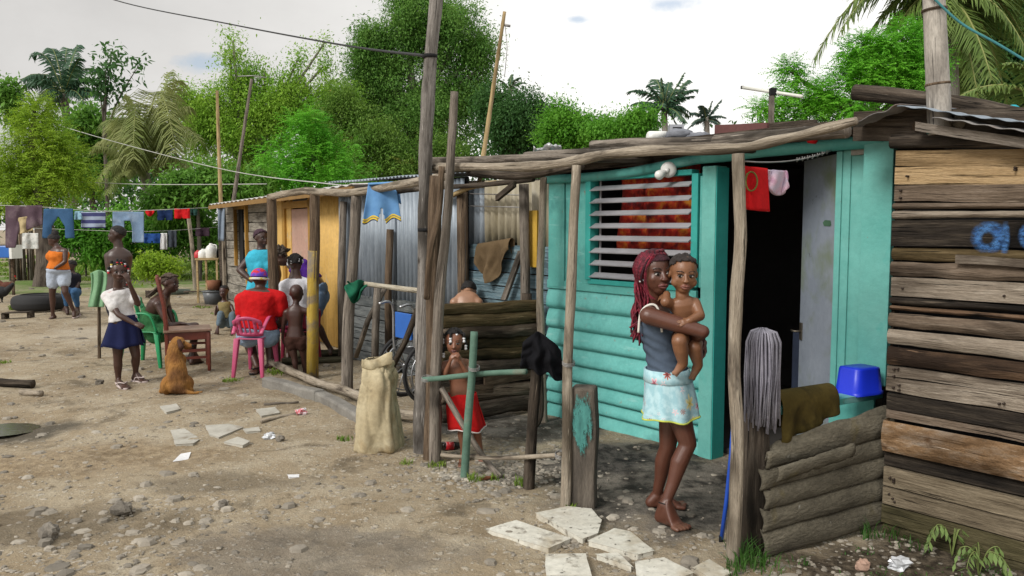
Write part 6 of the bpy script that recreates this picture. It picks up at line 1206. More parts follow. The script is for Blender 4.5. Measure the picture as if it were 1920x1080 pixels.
# 14. woman in orange walking
Yo = 14.2; J = JP(Yo, pelvis=(109, 508), neck=(111, 464), hL=(101, 512, .0), hR=(119, 512, .05), sL=(100, 472, .05), sR=(122, 471, -.06), eL=(98, 488, .05), wL=(97, 503, -.05), eR=(122, 491, -.12), wR=(103, 503, -.16), kL=(98, 552, .0), aL=(99, 590, .05), kR=(122, 548, -.05), aR=(139, 584, .05)); J['fwd'] = nrm((-.85, -.5, 0))
pr, A, ax = figure('woman in an orange tank top and denim shorts walking past the thick tree', gp(110, 600), Yo, 1.62, J, P(101, 451, Yo), (-.8, -.4, -.45), .235, (.062, .028, .02), wide=1.12, bust=1.1, top=('tank_top', cloth('orange_jersey', (.62, .17, .025))), shirt_t=(.0, .88), infl=.018, pants=('denim_shorts', cloth('white_blue_denim', (.42, .48, .58))), plen=.5, pant_infl=.03, dofeet={'aL': gp(92, 598), 'aR': gp(148, 592)}, vox=.014); hairshell(pr, A, ax, .235, BH, 1.06, -.1, .1); m_ = MB(); m_.ball(A(0, -.35, .42), .06, 10, 8, .3); m_.build('hair_bun', BH, pr)
sandal(pr, J['aR'], gp(148, 592), 1.5)
# 15. someone seated on the tyre behind her
Ys = 15.0; J = JP(Ys, pelvis=(136, 545), neck=(136, 512), hL=(130, 548, -.05), hR=(142, 548, .05), sL=(126, 518, -.1), sR=(145, 518, .1), eL=(124, 534, -.15), wL=(118, 545, -.2), eR=(147, 534, .0), wR=(140, 545, -.1), kL=(122, 545, -.35), aL=(126, 578, -.3), kR=(140, 548, -.4), aR=(146, 578, -.3)); J['fwd'] = nrm((-.5, -.8, 0))
pr, A, ax = figure('person in a dark top and blue jeans sitting behind the woman in orange', gp(136, 580), Ys, 1.5, J, P(134, 499, Ys), (-.5, -.8, -.3), .22, (.055, .028, .022), top=('top', cloth('black_top', (.02, .02, .03))), sleeve=.5, pants=('jeans', cloth('mid_denim', (.05, .12, .24))), plen=1.8, dofeet={'aL': gp(120, 584), 'aR': gp(144, 584)}, vox=.015); hairshell(pr, A, ax, .22, BH, 1.05, -.1, .1)
# ================================================== dog
Yd = gp(332, 738).y; dg_ = thing('dog', 'ginger dog sitting with its back to us and its head turned to the right', 'dog', gp(332, 738))
D_ = lambda x, y, z=0: P(x, y, Yd + z); b = Body()
b.chain([D_(333, 712, .02), D_(332, 695, .05), D_(328, 675, .10), D_(327, 660, .12)], [.108, .092, .083, .074]); b.ball(D_(317, 722, .04), (.070, .14, .10), 14, 10); b.ball(D_(347, 722, .04), (.070, .14, .10), 14, 10); b.ball(D_(332, 724, -.01), (.11, .10, .075), 14, 10)
b.chain([D_(327, 664, .14), D_(326, 648, .18), D_(332, 640, .20)], [.070, .054, .050]); b.ball(D_(335, 641, .20), (.068, .058, .055), 14, 10); b.chain([D_(340, 643, .19), D_(352, 648, .17), D_(358, 649, .16)], [.040, .029, .022]); b.cap(D_(342, 650, .18), .026, D_(355, 652, .165), .018)
for x in (318, 340): b.chain([D_(x, 672, .20), D_(x, 705, .26), D_(x - 1, 732, .26)], [.05, .032, .028]); b.ball(gp(x, 733) + UZ * .02 + V((0, .0, 0)), (.03, .05, .02), 10, 6)
for x in (304, 358): b.chain([D_(x, 732, .02), D_(x + (2 if x > 330 else -2), 737, -.04 + .2)], [.03, .026])
b.chain([D_(347, 734, -.06), D_(362, 737, -.05), D_(379, 735, -.02)], [.024, .018, .010])
dm = M('dog_coat', [(.3, (.20, .085, .018)), (.55, (.33, .15, .03)), (.75, (.42, .21, .055))], freq=7, rough=.85, bump=.9, bfreq=60, bdist=.02, scale=(1, 1, .45), attr='col', fine=.35)
b.fuse('body', dm, dg_, .010, 3, [(D_(334, 706, -.08), .13, (.5, .45, .4)), (D_(326, 668, .0), .09, (.6, .52, .45)), (D_(334, 735, -.1), .10, (.35, .3, .3)), (D_(356, 650, .16), .05, (.6, .5, .45)), (D_(310, 716, -.02), .07, (1.25, 1.2, 1.1))], (1, 1, 1), crease=lambda p, n: n * (.006 * noise.noise(V((p.x * 30, p.y * 30, p.z * 12)))))
m_ = Body(); m_.chain([D_(336, 640, .12), D_(340, 650, .10), D_(339, 657, .11)], [.022, .028, .012]); m_.build('ear', M('dark_ear', (.06, .022, .012), bump=.4), dg_); m_ = Body(); m_.chain([D_(333, 639, .27), D_(334, 650, .28)], [.022, .02]); m_.build('ear', MATS['dark_ear'], dg_)
m_ = MB(); m_.ball(D_(361, 648, .155), .013, 8, 6); m_.build('nose', BLACK, dg_); m_ = MB(); m_.ball(D_(345, 641, .145), .008, 8, 6); m_.build('eye', BLACK, dg_)
# ================================================== seats
def plastic_chair(label, base, yaw, mat, wdt=.50, back=.80, seat=.42):
    t_ = thing('plastic_chair', label, 'chair', base, 'plastic chairs in the yard'); f = V((math.cos(yaw), math.sin(yaw), 0)); r = f.cross(UZ); w_ = wdt / 2; B = lambda x, y, z: V(base) + r * x + f * y + UZ * z
    m_ = MB(); m_.grid(lambda a, c: B((a - .5) * wdt * (.95 - .08 * (1 - c)), (c - .5) * .44, seat - .03 * math.sin(a * 3.14) * math.sin(c * 3.14) - (.02 * max(0, c - .85) / .15)), 12, 10); m_.build('seat', mat, t_, solid=.012)
    m_ = MB(); m_.grid(lambda a, c: B((a - .5) * wdt * (.9 + .1 * c), -.20 - .10 * c + .05 * (2 * a - 1) ** 2, seat + .03 + (back - seat) * c - (.05 * (2 * a - 1) ** 2 if c > .7 else 0)), 18, 12, mask=lambda a, c: not (.15 < c < .85 and .1 < a < .9 and int(a * 11) % 2 == 1)); m_.build('backrest', mat, t_, solid=.014)
    for sx in (-1, 1):
        for sy in (-1, 1):
            m_ = MB(); p0, p1 = B(sx * w_ * .82, sy * .20, seat), B(sx * w_ * 1.0, sy * .26, 0); m_.tube([p0, p0.lerp(p1, .5), p1], [.042, .034, .026], 4, flat=.8); m_.build('leg', mat, t_, bevel=.006)
        m_ = MB(); m_.tube(bez([B(sx * w_ * .95, -.25, back - .16), B(sx * w_ * 1.08, -.05, seat + .22), B(sx * w_ * 1.06, .15, seat + .20), B(sx * w_ * .95, .22, seat)], 5), .022, 8, flat=.6); m_.build('armrest', mat, t_)
    return t_
PKP = plastic('pink_plastic', (.50, .08, .18)); GNP = plastic('green_plastic', (.015, .27, .10)); MRP = plastic('dark_pink_plastic', (.28, .02, .06))
def at0(px, py, dy=0): q = gp(px, py); return V((q.x, q.y + dy, gz(q.x, q.y)))
plastic_chair('green plastic armchair under the woman in the green wrap', at0(284, 683), R(-6), GNP); plastic_chair('pink plastic chair under the woman in red', at0(478, 704, .05), R(88), PKP, .32, .64)
plastic_chair('dark pink plastic chair under the girl in the white blouse', at0(556, 684, .05), R(95), MRP, .46, .66)
RW = M('red_painted_wood', [(.3, (.10, .018, .010)), (.7, (.19, .04, .022))], freq=3, rough=.45, bump=.2, over=[((.30, .16, .09), 9, .66, .74)], spec=.5)
wc = thing('wooden_chair', 'red-brown wooden chair with a tall back standing empty beside the dog', 'chair', gp(345, 695)); Yk = gp(345, 700).y
c0, c1 = P(313, 640, Yk), P(384, 640, Yk); ry_ = nrm((c0.x, Yk, 0)); ex_ = V((ry_.y, -ry_.x, 0)); zs_ = P(350, 622, Yk).z; W_ = (c1.x - c0.x) * 1.03
def cq(x, y, z): return V((c0.x, Yk, 0)) + ex_ * x + ry_ * y + UZ * z
for dy in (0, .40):
    m_ = MB(); m_.tube([cq(0, dy, 0), cq(0, dy, zs_), cq(-.02, dy, zs_ + .3), cq(-.085, dy, zs_ + .62)], [.026, .028, .026, .022], 4); m_.build('back_leg', RW, wc, bevel=.004)
    m_ = MB(); m_.tube([cq(W_, dy, 0), cq(W_, dy, zs_ - .02)], [.022, .028], 4); m_.build('front_leg', RW, wc, bevel=.004)
    for z_ in (.16, .24): m_ = MB(); m_.box(cq(W_ / 2, dy, z_ if dy == 0 else z_ + .03), ex_ * (W_ / 2 - .015), ry_ * .01, UZ * .014); m_.build('stretcher', RW, wc)
    m_ = MB(); m_.box(cq(W_ / 2, dy, zs_ - .06), ex_ * (W_ / 2 - .01), ry_ * .013, UZ * .045); m_.build('apron', RW, wc)
for x_ in (0, W_): m_ = MB(); m_.box(cq(x_, .2, zs_ - .06), ex_ * .012, ry_ * .18, UZ * .045); m_.build('apron', RW, wc)
m_ = MB(); m_.box(cq(W_ / 2, .2, zs_), ex_ * (W_ / 2 + .035), ry_ * .235, UZ * .014); m_.build('seat', M('worn_red_seat', [(.3, (.17, .08, .05)), (.7, (.32, .22, .16))], freq=5, rough=.4, bump=.1), wc, bevel=.006)
for z_ in (.25, .55): m_ = MB(); m_.box(cq(-.02 - .1 * (z_ - .25), .2, zs_ + z_), ex_ * .010, ry_ * .19, UZ * .04); m_.build('back_rail', RW, wc)
# ------------------------------------------------------------------ vegetation
import numpy as np
def leafmat(name, c, c2, tr=.45, isl=.28, over=()):
    return M(name, [(.3, c), (.7, c2)], freq=.9, rough=.6, bump=0, fine=0, trans=tr, spec=.3, island=isl, over=over)
def quads(name, vs, mat, parent):
    """vs: (n,4,3) leaf quads -> one mesh"""
    o0 = origin(parent); vs = np.asarray(vs, dtype=np.float32).reshape(-1, 3) - np.array(tuple(o0), dtype=np.float32); n = len(vs) // 4
    me = bpy.data.meshes.new(name); me.vertices.add(len(vs)); me.vertices.foreach_set('co', vs.ravel()); me.loops.add(4 * n); me.loops.foreach_set('vertex_index', np.arange(4 * n, dtype=np.int32))
    me.polygons.add(n); me.polygons.foreach_set('loop_start', np.arange(0, 4 * n, 4, dtype=np.int32)); me.update(calc_edges=True); me.materials.append(mat)
    o = bpy.data.objects.new(name, me); COL.objects.link(o); o.parent = parent; return o
def crown(blobs, n_cl, per, size, spread, seed, asp=.42, up=.35, droop=0.0, shell=.45, spray=False):
    """clumps of leaves through the volume of some ellipsoids; leaves lie around outward-tilted directions"""
    g = np.random.default_rng(seed); sub_ = []
    for c, r_ in blobs:
        sub_.append((V(c), V(r_) * .78, .9)); k = 9
        for i in range(k):
            d_ = g.normal(size=3); d_[2] += .35; d_ /= np.linalg.norm(d_); q_ = g.uniform(.22, .48); sub_.append((V(c) + V((d_[0] * r_[0], d_[1] * r_[1], d_[2] * r_[2])) * g.uniform(.62, .95), V(r_) * q_, 1.0))
    w_ = np.array([b[1][0] * b[1][2] * b[2] for b in sub_]); w_ = w_ / w_.sum(); idx = g.choice(len(sub_), n_cl, p=w_); spread *= .72
    C = np.array([tuple(b[0]) for b in sub_])[idx]; Rd = np.array([tuple(b[1]) for b in sub_])[idx]
    d = g.normal(size=(n_cl, 3)); d /= np.linalg.norm(d, axis=1)[:, None]; r = (shell + (1 - shell) * g.random(n_cl) ** .7) * (1 + .10 * g.normal(size=n_cl).clip(-1.4, 1.3))
    cc = C + d * Rd * r[:, None]
    if spray:
        L = size * 6; ax = d * .8 + g.normal(size=(n_cl, 3)) * .6; ax[:, 2] += .1; ax /= np.linalg.norm(ax, axis=1)[:, None]
        k = np.tile(np.arange(per), n_cl); side = np.where(k % 2 == 0, 1.0, -1.0); t_ = (k // 2 + .5) / (per / 2); A_ = np.repeat(ax, per, 0); base = np.repeat(cc, per, 0) + A_ * (t_ * L)[:, None]; base[:, 2] -= droop * L * t_ ** 2
        s_ = np.cross(A_, np.array([0, 0, 1.0])); s_ /= (np.linalg.norm(s_, axis=1)[:, None] + 1e-6); D = s_ * side[:, None] + A_ * .5 + g.normal(size=A_.shape) * .18; D[:, 2] -= .25; D /= np.linalg.norm(D, axis=1)[:, None]
        sz = size * (.75 + .5 * g.random(len(k))) * np.sqrt(1.05 - t_ * .6)
    else:
        base = np.repeat(cc, per, 0) + g.normal(size=(n_cl * per, 3)) * spread * np.repeat(.6 + .8 * g.random(n_cl), per)[:, None]; A_ = np.repeat(d, per, 0)
        D = A_ * .6 + g.normal(size=A_.shape) * .6; D[:, 2] -= droop + .15; D /= np.linalg.norm(D, axis=1)[:, None]; sz = size * (.6 + .8 * g.random(len(D)))
    N_ = g.normal(size=D.shape) * .32; N_[:, 2] += up + .5; N_ += A_ * .4; W_ = np.cross(D, N_); W_ /= (np.linalg.norm(W_, axis=1)[:, None] + 1e-6)
    tip = base + D * sz[:, None]; mid = base + D * (sz * .45)[:, None]; h = W_ * (sz * asp * .5)[:, None]
    q = np.stack([base, mid + h, tip, mid - h], 1); q[:, 2, 2] -= sz * .15; return q
def pxblobs(Y, bl): 
    out = []
    for b in bl:
        x, y, rx, ry = b[:4]; yy = Y + (b[4] if len(b) > 4 else 0); k = yy / FPX; out.append((P(x, y, yy), V((rx * k, rx * k * .9, ry * k))))
    return out
BARK = wood('tree_bark', (.06, .05, .04), (.14, .12, .10), (.25, .22, .19)); BARKL = wood('pale_bark', (.16, .14, .12), (.30, .27, .24), (.42, .39, .36))
def tree(name, label, Y, bl, n_cl, per, size, spread, mat, trunk_px, tr_r, seed, cat='tree', bark=None, group=None, **k):
    B = pxblobs(Y, bl); tx = P(trunk_px[0], trunk_px[1], Y); base = V((tx.x, tx.y, gz(tx.x, tx.y) - .1)); t_ = thing(name, label, cat, base, group)
    quads('crown', crown(B, n_cl, per, size, spread, seed, **k), mat, t_)
    if tr_r:
        m_ = MB(); r0 = random.Random(seed); top = B[0][0]; fork = base.lerp(V((tx.x, tx.y, tx.z)), 1.0)
        m_.tube(bez([base, base.lerp(fork, .5) + V((tr_r * .4, 0, 0)), fork], 6), [tr_r * (1.25 - .45 * i / 12) for i in range(13)], 10, .1)
        for c, rd in B:
            e = c + V((rd.x * r0.uniform(-.3, .3), 0, rd.z * .25)); st = fork - UZ * r0.uniform(0, .3) * max(.3, (fork - base).length * .3); m_.tube(bez([st, st.lerp(e, .5) + V((r0.uniform(-.3, .3), r0.uniform(-.3, .3), .1)), e], 5), [tr_r * (.62 - .045 * i) for i in range(11)], 7, .1)
        m_.build('trunk', bark or BARK, t_)
    return t_
def frond(c, e, arch, lw, n=44, seed=0, leng=None, gap=1.0, droop=.75):
    g = random.Random(seed); c, e = V(c), V(e); L = (e - c).length; sd_ = (e - c).cross(UZ); sd_ = sd_.normalized() if sd_.length > 1e-4 else V((1, 0, 0)); pts = []; q = []
    cur = lambda t_: c.lerp(e, t_) + UZ * (arch * 4 * t_ * (1 - t_) * L)
    for i in range(n):
        t_ = .10 + .90 * (i + .5) / n; t_ = min(.99, t_ + g.uniform(-.4, .4) / n); p = cur(t_); tg = (cur(min(1, t_ + .02)) - cur(t_ - .02)).normalized(); l_ = (leng or .30 * L) * (math.sin(min(1, t_ * 1.25 + .12) * math.pi * .80 + .25) ** .7 if t_ < .97 else .35)
        for s_ in (-1, 1):
            d = (sd_ * s_ * .85 + tg * .55 + V((g.uniform(-.25, .25), g.uniform(-.25, .25), g.uniform(-.35, .2)))).normalized(); m_ = p + d * l_ * .5 - UZ * l_ * .08 * droop; tp = p + d * l_ * .95 - UZ * l_ * .5 * droop; wv = tg * lw
            q.append([p - wv * .5, p + wv * .5, m_ + wv * .55, m_ - wv * .55]); q.append([m_ - wv * .55, m_ + wv * .55, tp + wv * .08, tp - wv * .08])
    return q, [cur(i / 10) for i in range(11)]
def palm(label, Y, cpx, tips, mat, seed, trunk_r=.16, lw=.05, n=40, rach=None, trunk_to=None, arch=.16, name='palm_tree', extra=0, droop=.75):
    c = P(*cpx, Y); base = V((c.x + (trunk_to or 0), c.y, gz(c.x, c.y) - .1)); t_ = thing(name, label, 'palm', base); Q = []; m_ = MB(); g = random.Random(seed)
    for i, tp in enumerate(tips):
        e = P(tp[0], tp[1], Y + (tp[2] if len(tp) > 2 else g.uniform(-.5, .5))); a = tp[3] if len(tp) > 3 else arch; q, ra = frond(c, e, a, lw, n, seed * 50 + i, droop=droop); Q += q; m_.tube(ra, [.03 - .0022 * k for k in range(11)], 5)
    R_ = (P(tips[0][0], tips[0][1], Y) - c).length
    for i in range(extra):
        a = 6.283 * i / extra + g.random(); e = c + V((math.cos(a) * R_ * .8, math.sin(a) * R_ * .8, R_ * g.uniform(-.55, .55))); q, ra = frond(c, e, .15, lw, n, seed * 90 + i, droop=droop); Q += q; m_.tube(ra, [.03 - .0022 * k for k in range(11)], 5)
    quads('fronds', [[tuple(v) for v in x] for x in Q], mat, t_); m_.build('leaf_stalks', rach or M('palm_stalk', (.22, .24, .07), rough=.6), t_)
    m_ = MB(); m_.tube(bez([base, base.lerp(c, .5) + V((trunk_r, 0, 0)), c + UZ * .1], 8), [trunk_r * (1.2 - .35 * i / 16) * (1 + .04 * (i % 2)) for i in range(17)], 10, .05); m_.build('trunk', BARKL, t_)
    return t_
LF = {'big': leafmat('broad_green_leaves', (0.083, 0.234, 0.041), (0.205, 0.378, 0.072)), 'lime': leafmat('lime_leaves', (0.211, 0.389, 0.024), (0.410, 0.566, 0.054), isl=.4), 'bright': leafmat('bright_leaves', (0.092, 0.378, 0.026), (0.223, 0.573, 0.043)), 'mid': leafmat('mid_green_leaves', (0.092, 0.257, 0.036), (0.205, 0.393, 0.058)),
      'dark': leafmat('dark_green_leaves', (0.037, 0.120, 0.035), (0.092, 0.211, 0.052)), 'fresh': leafmat('fresh_leaves', (0.168, 0.378, 0.036), (0.371, 0.573, 0.072)), 'hedge': leafmat('hedge_leaves', (0.074, 0.271, 0.022), (0.186, 0.438, 0.043)),
      'palmd': leafmat('dark_palm_fronds', (0.028, 0.083, 0.046), (0.074, 0.151, 0.079), tr=.2), 'palml': leafmat('olive_palm_fronds', (0.148, 0.204, 0.050), (0.315, 0.333, 0.122), tr=.3), 'palmr': leafmat('green_palm_fronds', (0.083, 0.158, 0.031), (0.205, 0.287, 0.072), tr=.3), 'oliv': leafmat('olive_leaves', (.095, .225, .03), (.21, .35, .06), over=[((0.445, 0.257, 0.086), .8, .62, .75)])}
# broad feathery tree at the left with its thick trunk
tree('broadleaf_tree', 'rounded lime-green feathery tree with a thick trunk behind the washing line', 22, [(72, 260, 52, 62), (45, 310, 66, 58), (118, 310, 50, 60), (88, 345, 72, 38), (20, 345, 50, 50), (70, 215, 26, 30)], 4200, 14, .085, .26, LF['lime'], (78, 400), .27, 11, bark=wood('grey_brown_bark', (.07, .055, .045), (.15, .12, .10), (.22, .19, .16)), spray=True, droop=.25, shell=.55, asp=.36)
palm('dark drooping palm standing above the lime-green tree at left', 42, (120, 180), [(38, 152, -2, .3), (30, 178, 0, .3), (60, 105, 0, .35), (92, 95, 1, .3), (147, 85, 1, .12), (150, 110, -1, .1), (185, 160, 0, .3), (205, 195, 1, .3), (60, 210, -2, .3), (95, 235, 2, .3), (170, 220, -1, .3), (125, 90, 2, .1), (190, 140, 2, .3), (45, 195, 2, .35)], LF['palmd'], 3, .22, .09, 34, droop=1.0, extra=6)
tree('sparse_tree', 'thin sparsely leaved tree between the dark palm and the coconut palm', 38, [(200, 125, 34, 30), (215, 105, 20, 12), (178, 155, 26, 18), (205, 165, 30, 18), (262, 128, 8, 18)], 75, 9, .30, .32, LF['dark'], (195, 250), .09, 12, shell=.2)
tree('broadleaf_tree', 'mid-green tree filling the gap behind the coconut palm', 40, [(150, 240, 45, 40), (190, 280, 40, 60), (165, 330, 50, 40), (20, 200, 30, 40), (8, 190, 18, 30)], 800, 12, .30, .40, LF['mid'], (170, 330), .15, 13)
palm('wide olive coconut palm with long arching fronds left of the bamboo pole', 29, (272, 330), [(172, 285, 0, .42), (182, 345, -2, .35), (195, 235, 1, .30), (240, 180, 0, .14), (318, 135, 1, .05), (332, 150, -1, .05), (355, 200, 0, .2), (375, 265, -2, .3), (200, 365, -2, .3), (225, 260, -3, .4), (365, 330, -1, .3), (282, 215, -2, .1), (250, 300, -4, .5), (330, 290, -4, .5)], LF['palml'], 5, .2, .038, 84, droop=1.3, extra=4)
tree('broadleaf_tree', 'tall ragged fresh-green tree with bare twigs at its top left of centre', 34, [(440, 165, 32, 32), (420, 220, 48, 50), (500, 205, 52, 45), (380, 250, 48, 55), (470, 260, 70, 60), (432, 110, 11, 14), (468, 135, 14, 14), (545, 215, 46, 46), (560, 175, 28, 24), (610, 205, 42, 42), (350, 200, 25, 30), (608, 130, 9, 24), (470, 330, 60, 40), (620, 260, 55, 55), (610, 85, 5, 26), (437, 80, 6, 16), (497, 140, 6, 26), (560, 120, 7, 28), (533, 150, 6, 20), (650, 185, 18, 22)], 3600, 26, .125, .36, LF['fresh'], (460, 300), .2, 14, bark=BARKL, shell=.3)
for i, (x, y0, y1) in enumerate(((436, 60, 40), (495, 110, 70), (560, 95, 65), (533, 110, 80))): pass
tree('broadleaf_tree', 'large dense dark-green tree rising behind the tall leaning pole', 36, [(740, 90, 70, 60), (790, 40, 75, 55), (850, 80, 70, 60), (700, 100, 40, 40), (780, 150, 110, 70), (880, 150, 50, 60), (900, 100, 30, 35), (710, 190, 60, 50), (830, 230, 100, 60), (740, 250, 80, 50), (770, 0, 50, 30)], 5200, 30, .125, .36, LF['big'], (775, 230), .38, 15, bark=BARKL, shell=.5)
tree('broadleaf_tree', 'olive tree with brownish leaves below the large dark-green tree', 32, [(680, 270, 60, 50), (640, 220, 50, 50), (740, 310, 70, 40), (820, 300, 60, 40), (700, 320, 60, 30)], 1900, 24, .115, .32, LF['oliv'], (735, 310), .16, 16, bark=BARKL, shell=.3)
tree('broadleaf_tree', 'bright-green bushy tree with layered leaves above the yellow house', 25, [(570, 260, 50, 45), (540, 300, 55, 50), (610, 300, 55, 45), (640, 325, 45, 28), (560, 335, 70, 28), (585, 230, 30, 25)], 2200, 16, .085, .25, LF['bright'], (575, 340), .14, 17, spray=True, droop=.35, asp=.45, shell=.55)
tree('shrub', 'low green shrub behind the two thin poles', 24, [(340, 365, 45, 32), (390, 350, 45, 35), (440, 350, 40, 30), (310, 385, 40, 25), (480, 345, 40, 25)], 850, 12, .16, .24, LF['mid'], (370, 380), .06, 18, 'shrub')
tree('broadleaf_tree', 'dark bushy tree to the right of the slender bamboo pole', 33, [(970, 215, 55, 50), (940, 250, 45, 45), (1010, 230, 35, 35), (985, 260, 60, 35), (920, 200, 25, 35)], 1600, 22, .14, .34, LF['dark'], (970, 280), .2, 19)
palm('small palm top peeping out beside the slender bamboo pole', 44, (955, 170), [(985, 155), (980, 180), (935, 150), (960, 140), (975, 145)], LF['palmd'], 8, .15, .06, 26)
tree('broadleaf_tree', 'leafy light-green tree low behind the crumpled sheet on the roof', 27, [(1060, 225, 35, 28), (1090, 250, 60, 25), (1040, 262, 40, 25), (1130, 255, 40, 20)], 1200, 18, .12, .26, LF['hedge'], (1070, 280), .12, 20)
tree('shrub', 'bright green shrub just left of the far palm', 26, [(1170, 240, 55, 22), (1200, 232, 35, 18), (1130, 250, 30, 18)], 900, 18, .11, .22, LF['hedge'], (1175, 280), .08, 21, 'shrub')
palm('far blue-green palm beyond the roof to the right of centre', 46, (1245, 205), [(1178, 172, 0, .2), (1185, 215, 0, .25), (1215, 160, 0, .15), (1240, 148, 0, .1), (1282, 138, 0, .02), (1290, 150, 1, .02), (1300, 180, 0, .1), (1270, 240, 0, .25), (1210, 245, 0, .25), (1225, 150, 2, .2), (1298, 215, 0, .2), (1255, 155, 1, .1)], LF['palmd'], 9, .2, .09, 46, extra=10)
palm('second fainter far palm just left of the roof aerial', 58, (1325, 225), [(1352, 188, 0, .05), (1345, 200, 0, .1), (1310, 200, 0, .1), (1295, 215, 0, .2), (1335, 190, 0, .1), (1350, 220, 0, .2), (1300, 235, 0, .2)], leafmat('hazy_palm', (.05, .10, .08), (.10, .16, .13)), 10, .2, .10, 36, extra=8)
tree('broadleaf_tree', 'vivid green fine-leaved tree behind the plank house roof', 11.5, [(1640, 120, 62, 45), (1700, 80, 40, 45), (1580, 165, 60, 40), (1500, 195, 55, 30), (1690, 150, 60, 50), (1620, 90, 40, 30), (1450, 205, 45, 22), (1480, 140, 30, 24), (1725, 130, 40, 60), (1560, 210, 80, 22)], 5200, 16, .042, .2, LF['bright'], (1640, 190), .09, 22, spray=True, droop=.3, asp=.5, shell=.4)
palm('big coconut palm at the top right corner behind the bamboo pole', 13.5, (1775, -5), [(1526, 112, .5, .36), (1575, 60, 0, .34), (1600, 120, .6, .34), (1640, 150, 0, .3), (1600, -20, -.5, .2), (1690, 175, .5, .25), (1660, 60, 1.2, .2), (1725, 150, -.6, .2), (1980, 60, 0, .25), (1955, 150, 0, .3), (1890, 200, .5, .25), (1835, 190, -.6, .15), (1790, 210, .6, .1), (1930, -30, .5, .15), (1800, -150, 0, .1), (1650, -60, 1, .2), (2010, 110, 1, .3), (1860, 150, -1, .15), (1925, 95, -.8, .25), (1850, 100, 1, .15), (1810, 140, 1.2, .1)], LF['palmr'], 11, .17, .034, 76, trunk_to=-.12, droop=.8)
palm('young palm whose broad frond arches low over the roof at the right edge', 9.5, (1990, 215), [(1800, 180, 0, .18), (1880, 120, 0, .2), (2100, 150, 0, .2), (1900, 225, .5, .1), (2050, 80, 0, .1)], LF['palmr'], 13, .12, .026, 60, droop=.6)
tree('broadleaf_tree', 'dark shady tree behind the coconut palm at the right edge', 17, [(1880, 110, 70, 70), (1840, 40, 60, 50), (1900, 30, 60, 60), (1850, 170, 60, 40), (1780, 60, 60, 60), (1920, 180, 40, 40), (1760, 150, 50, 40)], 2200, 14, .15, .28, LF['dark'], (1880, 220), .2, 23, shell=.2)
# hedgerow and bushes of the far left yard
for i, (lab, Y, bl, n_, mt, tx) in enumerate((('thick green hedge bush behind the jeans on the washing line', 25, [(150, 440, 45, 45), (195, 455, 50, 40), (120, 425, 30, 30)], 900, 'hedge', (160, 490)), ('dense green hedge bush behind the blue trousers and white cloth', 25.5, [(260, 430, 50, 45), (310, 445, 45, 40), (235, 460, 40, 35)], 900, 'hedge', (270, 490)), ('darker hedge bush left of the plank end of the yellow house', 25, [(360, 430, 45, 45), (390, 460, 40, 40), (340, 400, 40, 30)], 800, 'mid', (370, 490)), ('pale yellow-green fine-leaved bush behind the seated woman', 19, [(292, 498, 28, 18), (310, 505, 26, 14), (275, 505, 20, 12)], 420, 'lime', (295, 520)))):
    tree('bush', lab, Y, bl, n_, 11, .14 if i < 3 else .09, .22 if i < 3 else .14, LF[mt], tx, .03, 40 + i, 'bush')
# far wood behind everything
g_ = np.random.default_rng(77); bl = []
for k in range(46): x = -300 + k * 50; bl.append((P(x, (360 if x < 450 else 325) + g_.uniform(-25, 15), 66), V((3.2, 2.0, 2.6))))
em = thing('far_wood', 'distant line of dark trees closing the view behind the yard', 'wood', (0, 66, 0), kind='stuff'); quads('foliage', crown(bl, 3200, 9, .55, .9, 5), LF['dark'], em)
# ------------------------------------------------------------------ grass and weeds
def blades(name, spots, mat, label, seed=1):
    g = random.Random(seed); q = []
    for (c, n, r, h, lean) in spots:
        for k in range(n):
            a, d = g.uniform(0, 6.283), r * g.random() ** .6; x, y = c.x + math.cos(a) * d, c.y + math.sin(a) * d; p = V((x, y, gz(x, y) - .01)); b = g.uniform(0, 6.283); l_ = h * g.uniform(.5, 1.15); dr = V((math.cos(b), math.sin(b), 0)); w_ = V((-math.sin(b), math.cos(b), 0)) * max(.0025, h * .018, V(c).length * .0007)
            m_ = p + dr * l_ * lean * .35 + UZ * l_ * .6; tp = p + dr * l_ * lean + UZ * l_ * (.95 - .3 * lean); q.append([p - w_, p + w_, m_ + w_ * .8, m_ - w_ * .8]); q.append([m_ - w_ * .8, m_ + w_ * .8, tp + w_ * .1, tp - w_ * .1])
    o = thing(name, label, 'grass', spots[0][0], kind='stuff'); quads('blades', [[tuple(v) for v in x] for x in q], mat, o)
GRS = leafmat('grass_blades', (.11, .21, .02), (.24, .34, .05), tr=.3); GRD = leafmat('dark_grass_blades', (.03, .10, .015), (.08, .19, .03), tr=.3)
sp_ = [(G(62, 578), 700, .42, .13, .7), (G(100, 566), 500, .35, .15, .7), (G(5, 680), 60, .1, .05, .6), (G(435, 714), 60, .10, .06, .6), (G(648, 822), 50, .07, .05, .6), (G(890, 900), 50, .05, .07, .6), (G(980, 905), 70, .06, .08, .5), (G(760, 868), 40, .05, .05, .6), (G(520, 700), 120, .14, .06, .6), (G(820, 872), 60, .06, .06, .6), (G(930, 896), 40, .05, .06, .6), (G(1068, 955), 30, .04, .05, .6), (G(700, 775), 100, .16, .05, .6), (G(585, 735), 60, .1, .05, .6), (G(1060, 950), 20, .03, .05, .6), (G(415, 590), 60, .2, .06, .7), (G(380, 578), 50, .2, .06, .7)]
for k in range(80): sp_.append((G(rr.uniform(-60, 430), rr.uniform(482, 526)), 90, .7, .16, .8))
for k in range(30): sp_.append((G(rr.uniform(150, 380), rr.uniform(495, 512)), 110, .9, .30, .6))
blades('grass', sp_, GRS, 'short bright grass and weeds growing in tufts over the yard', 3)
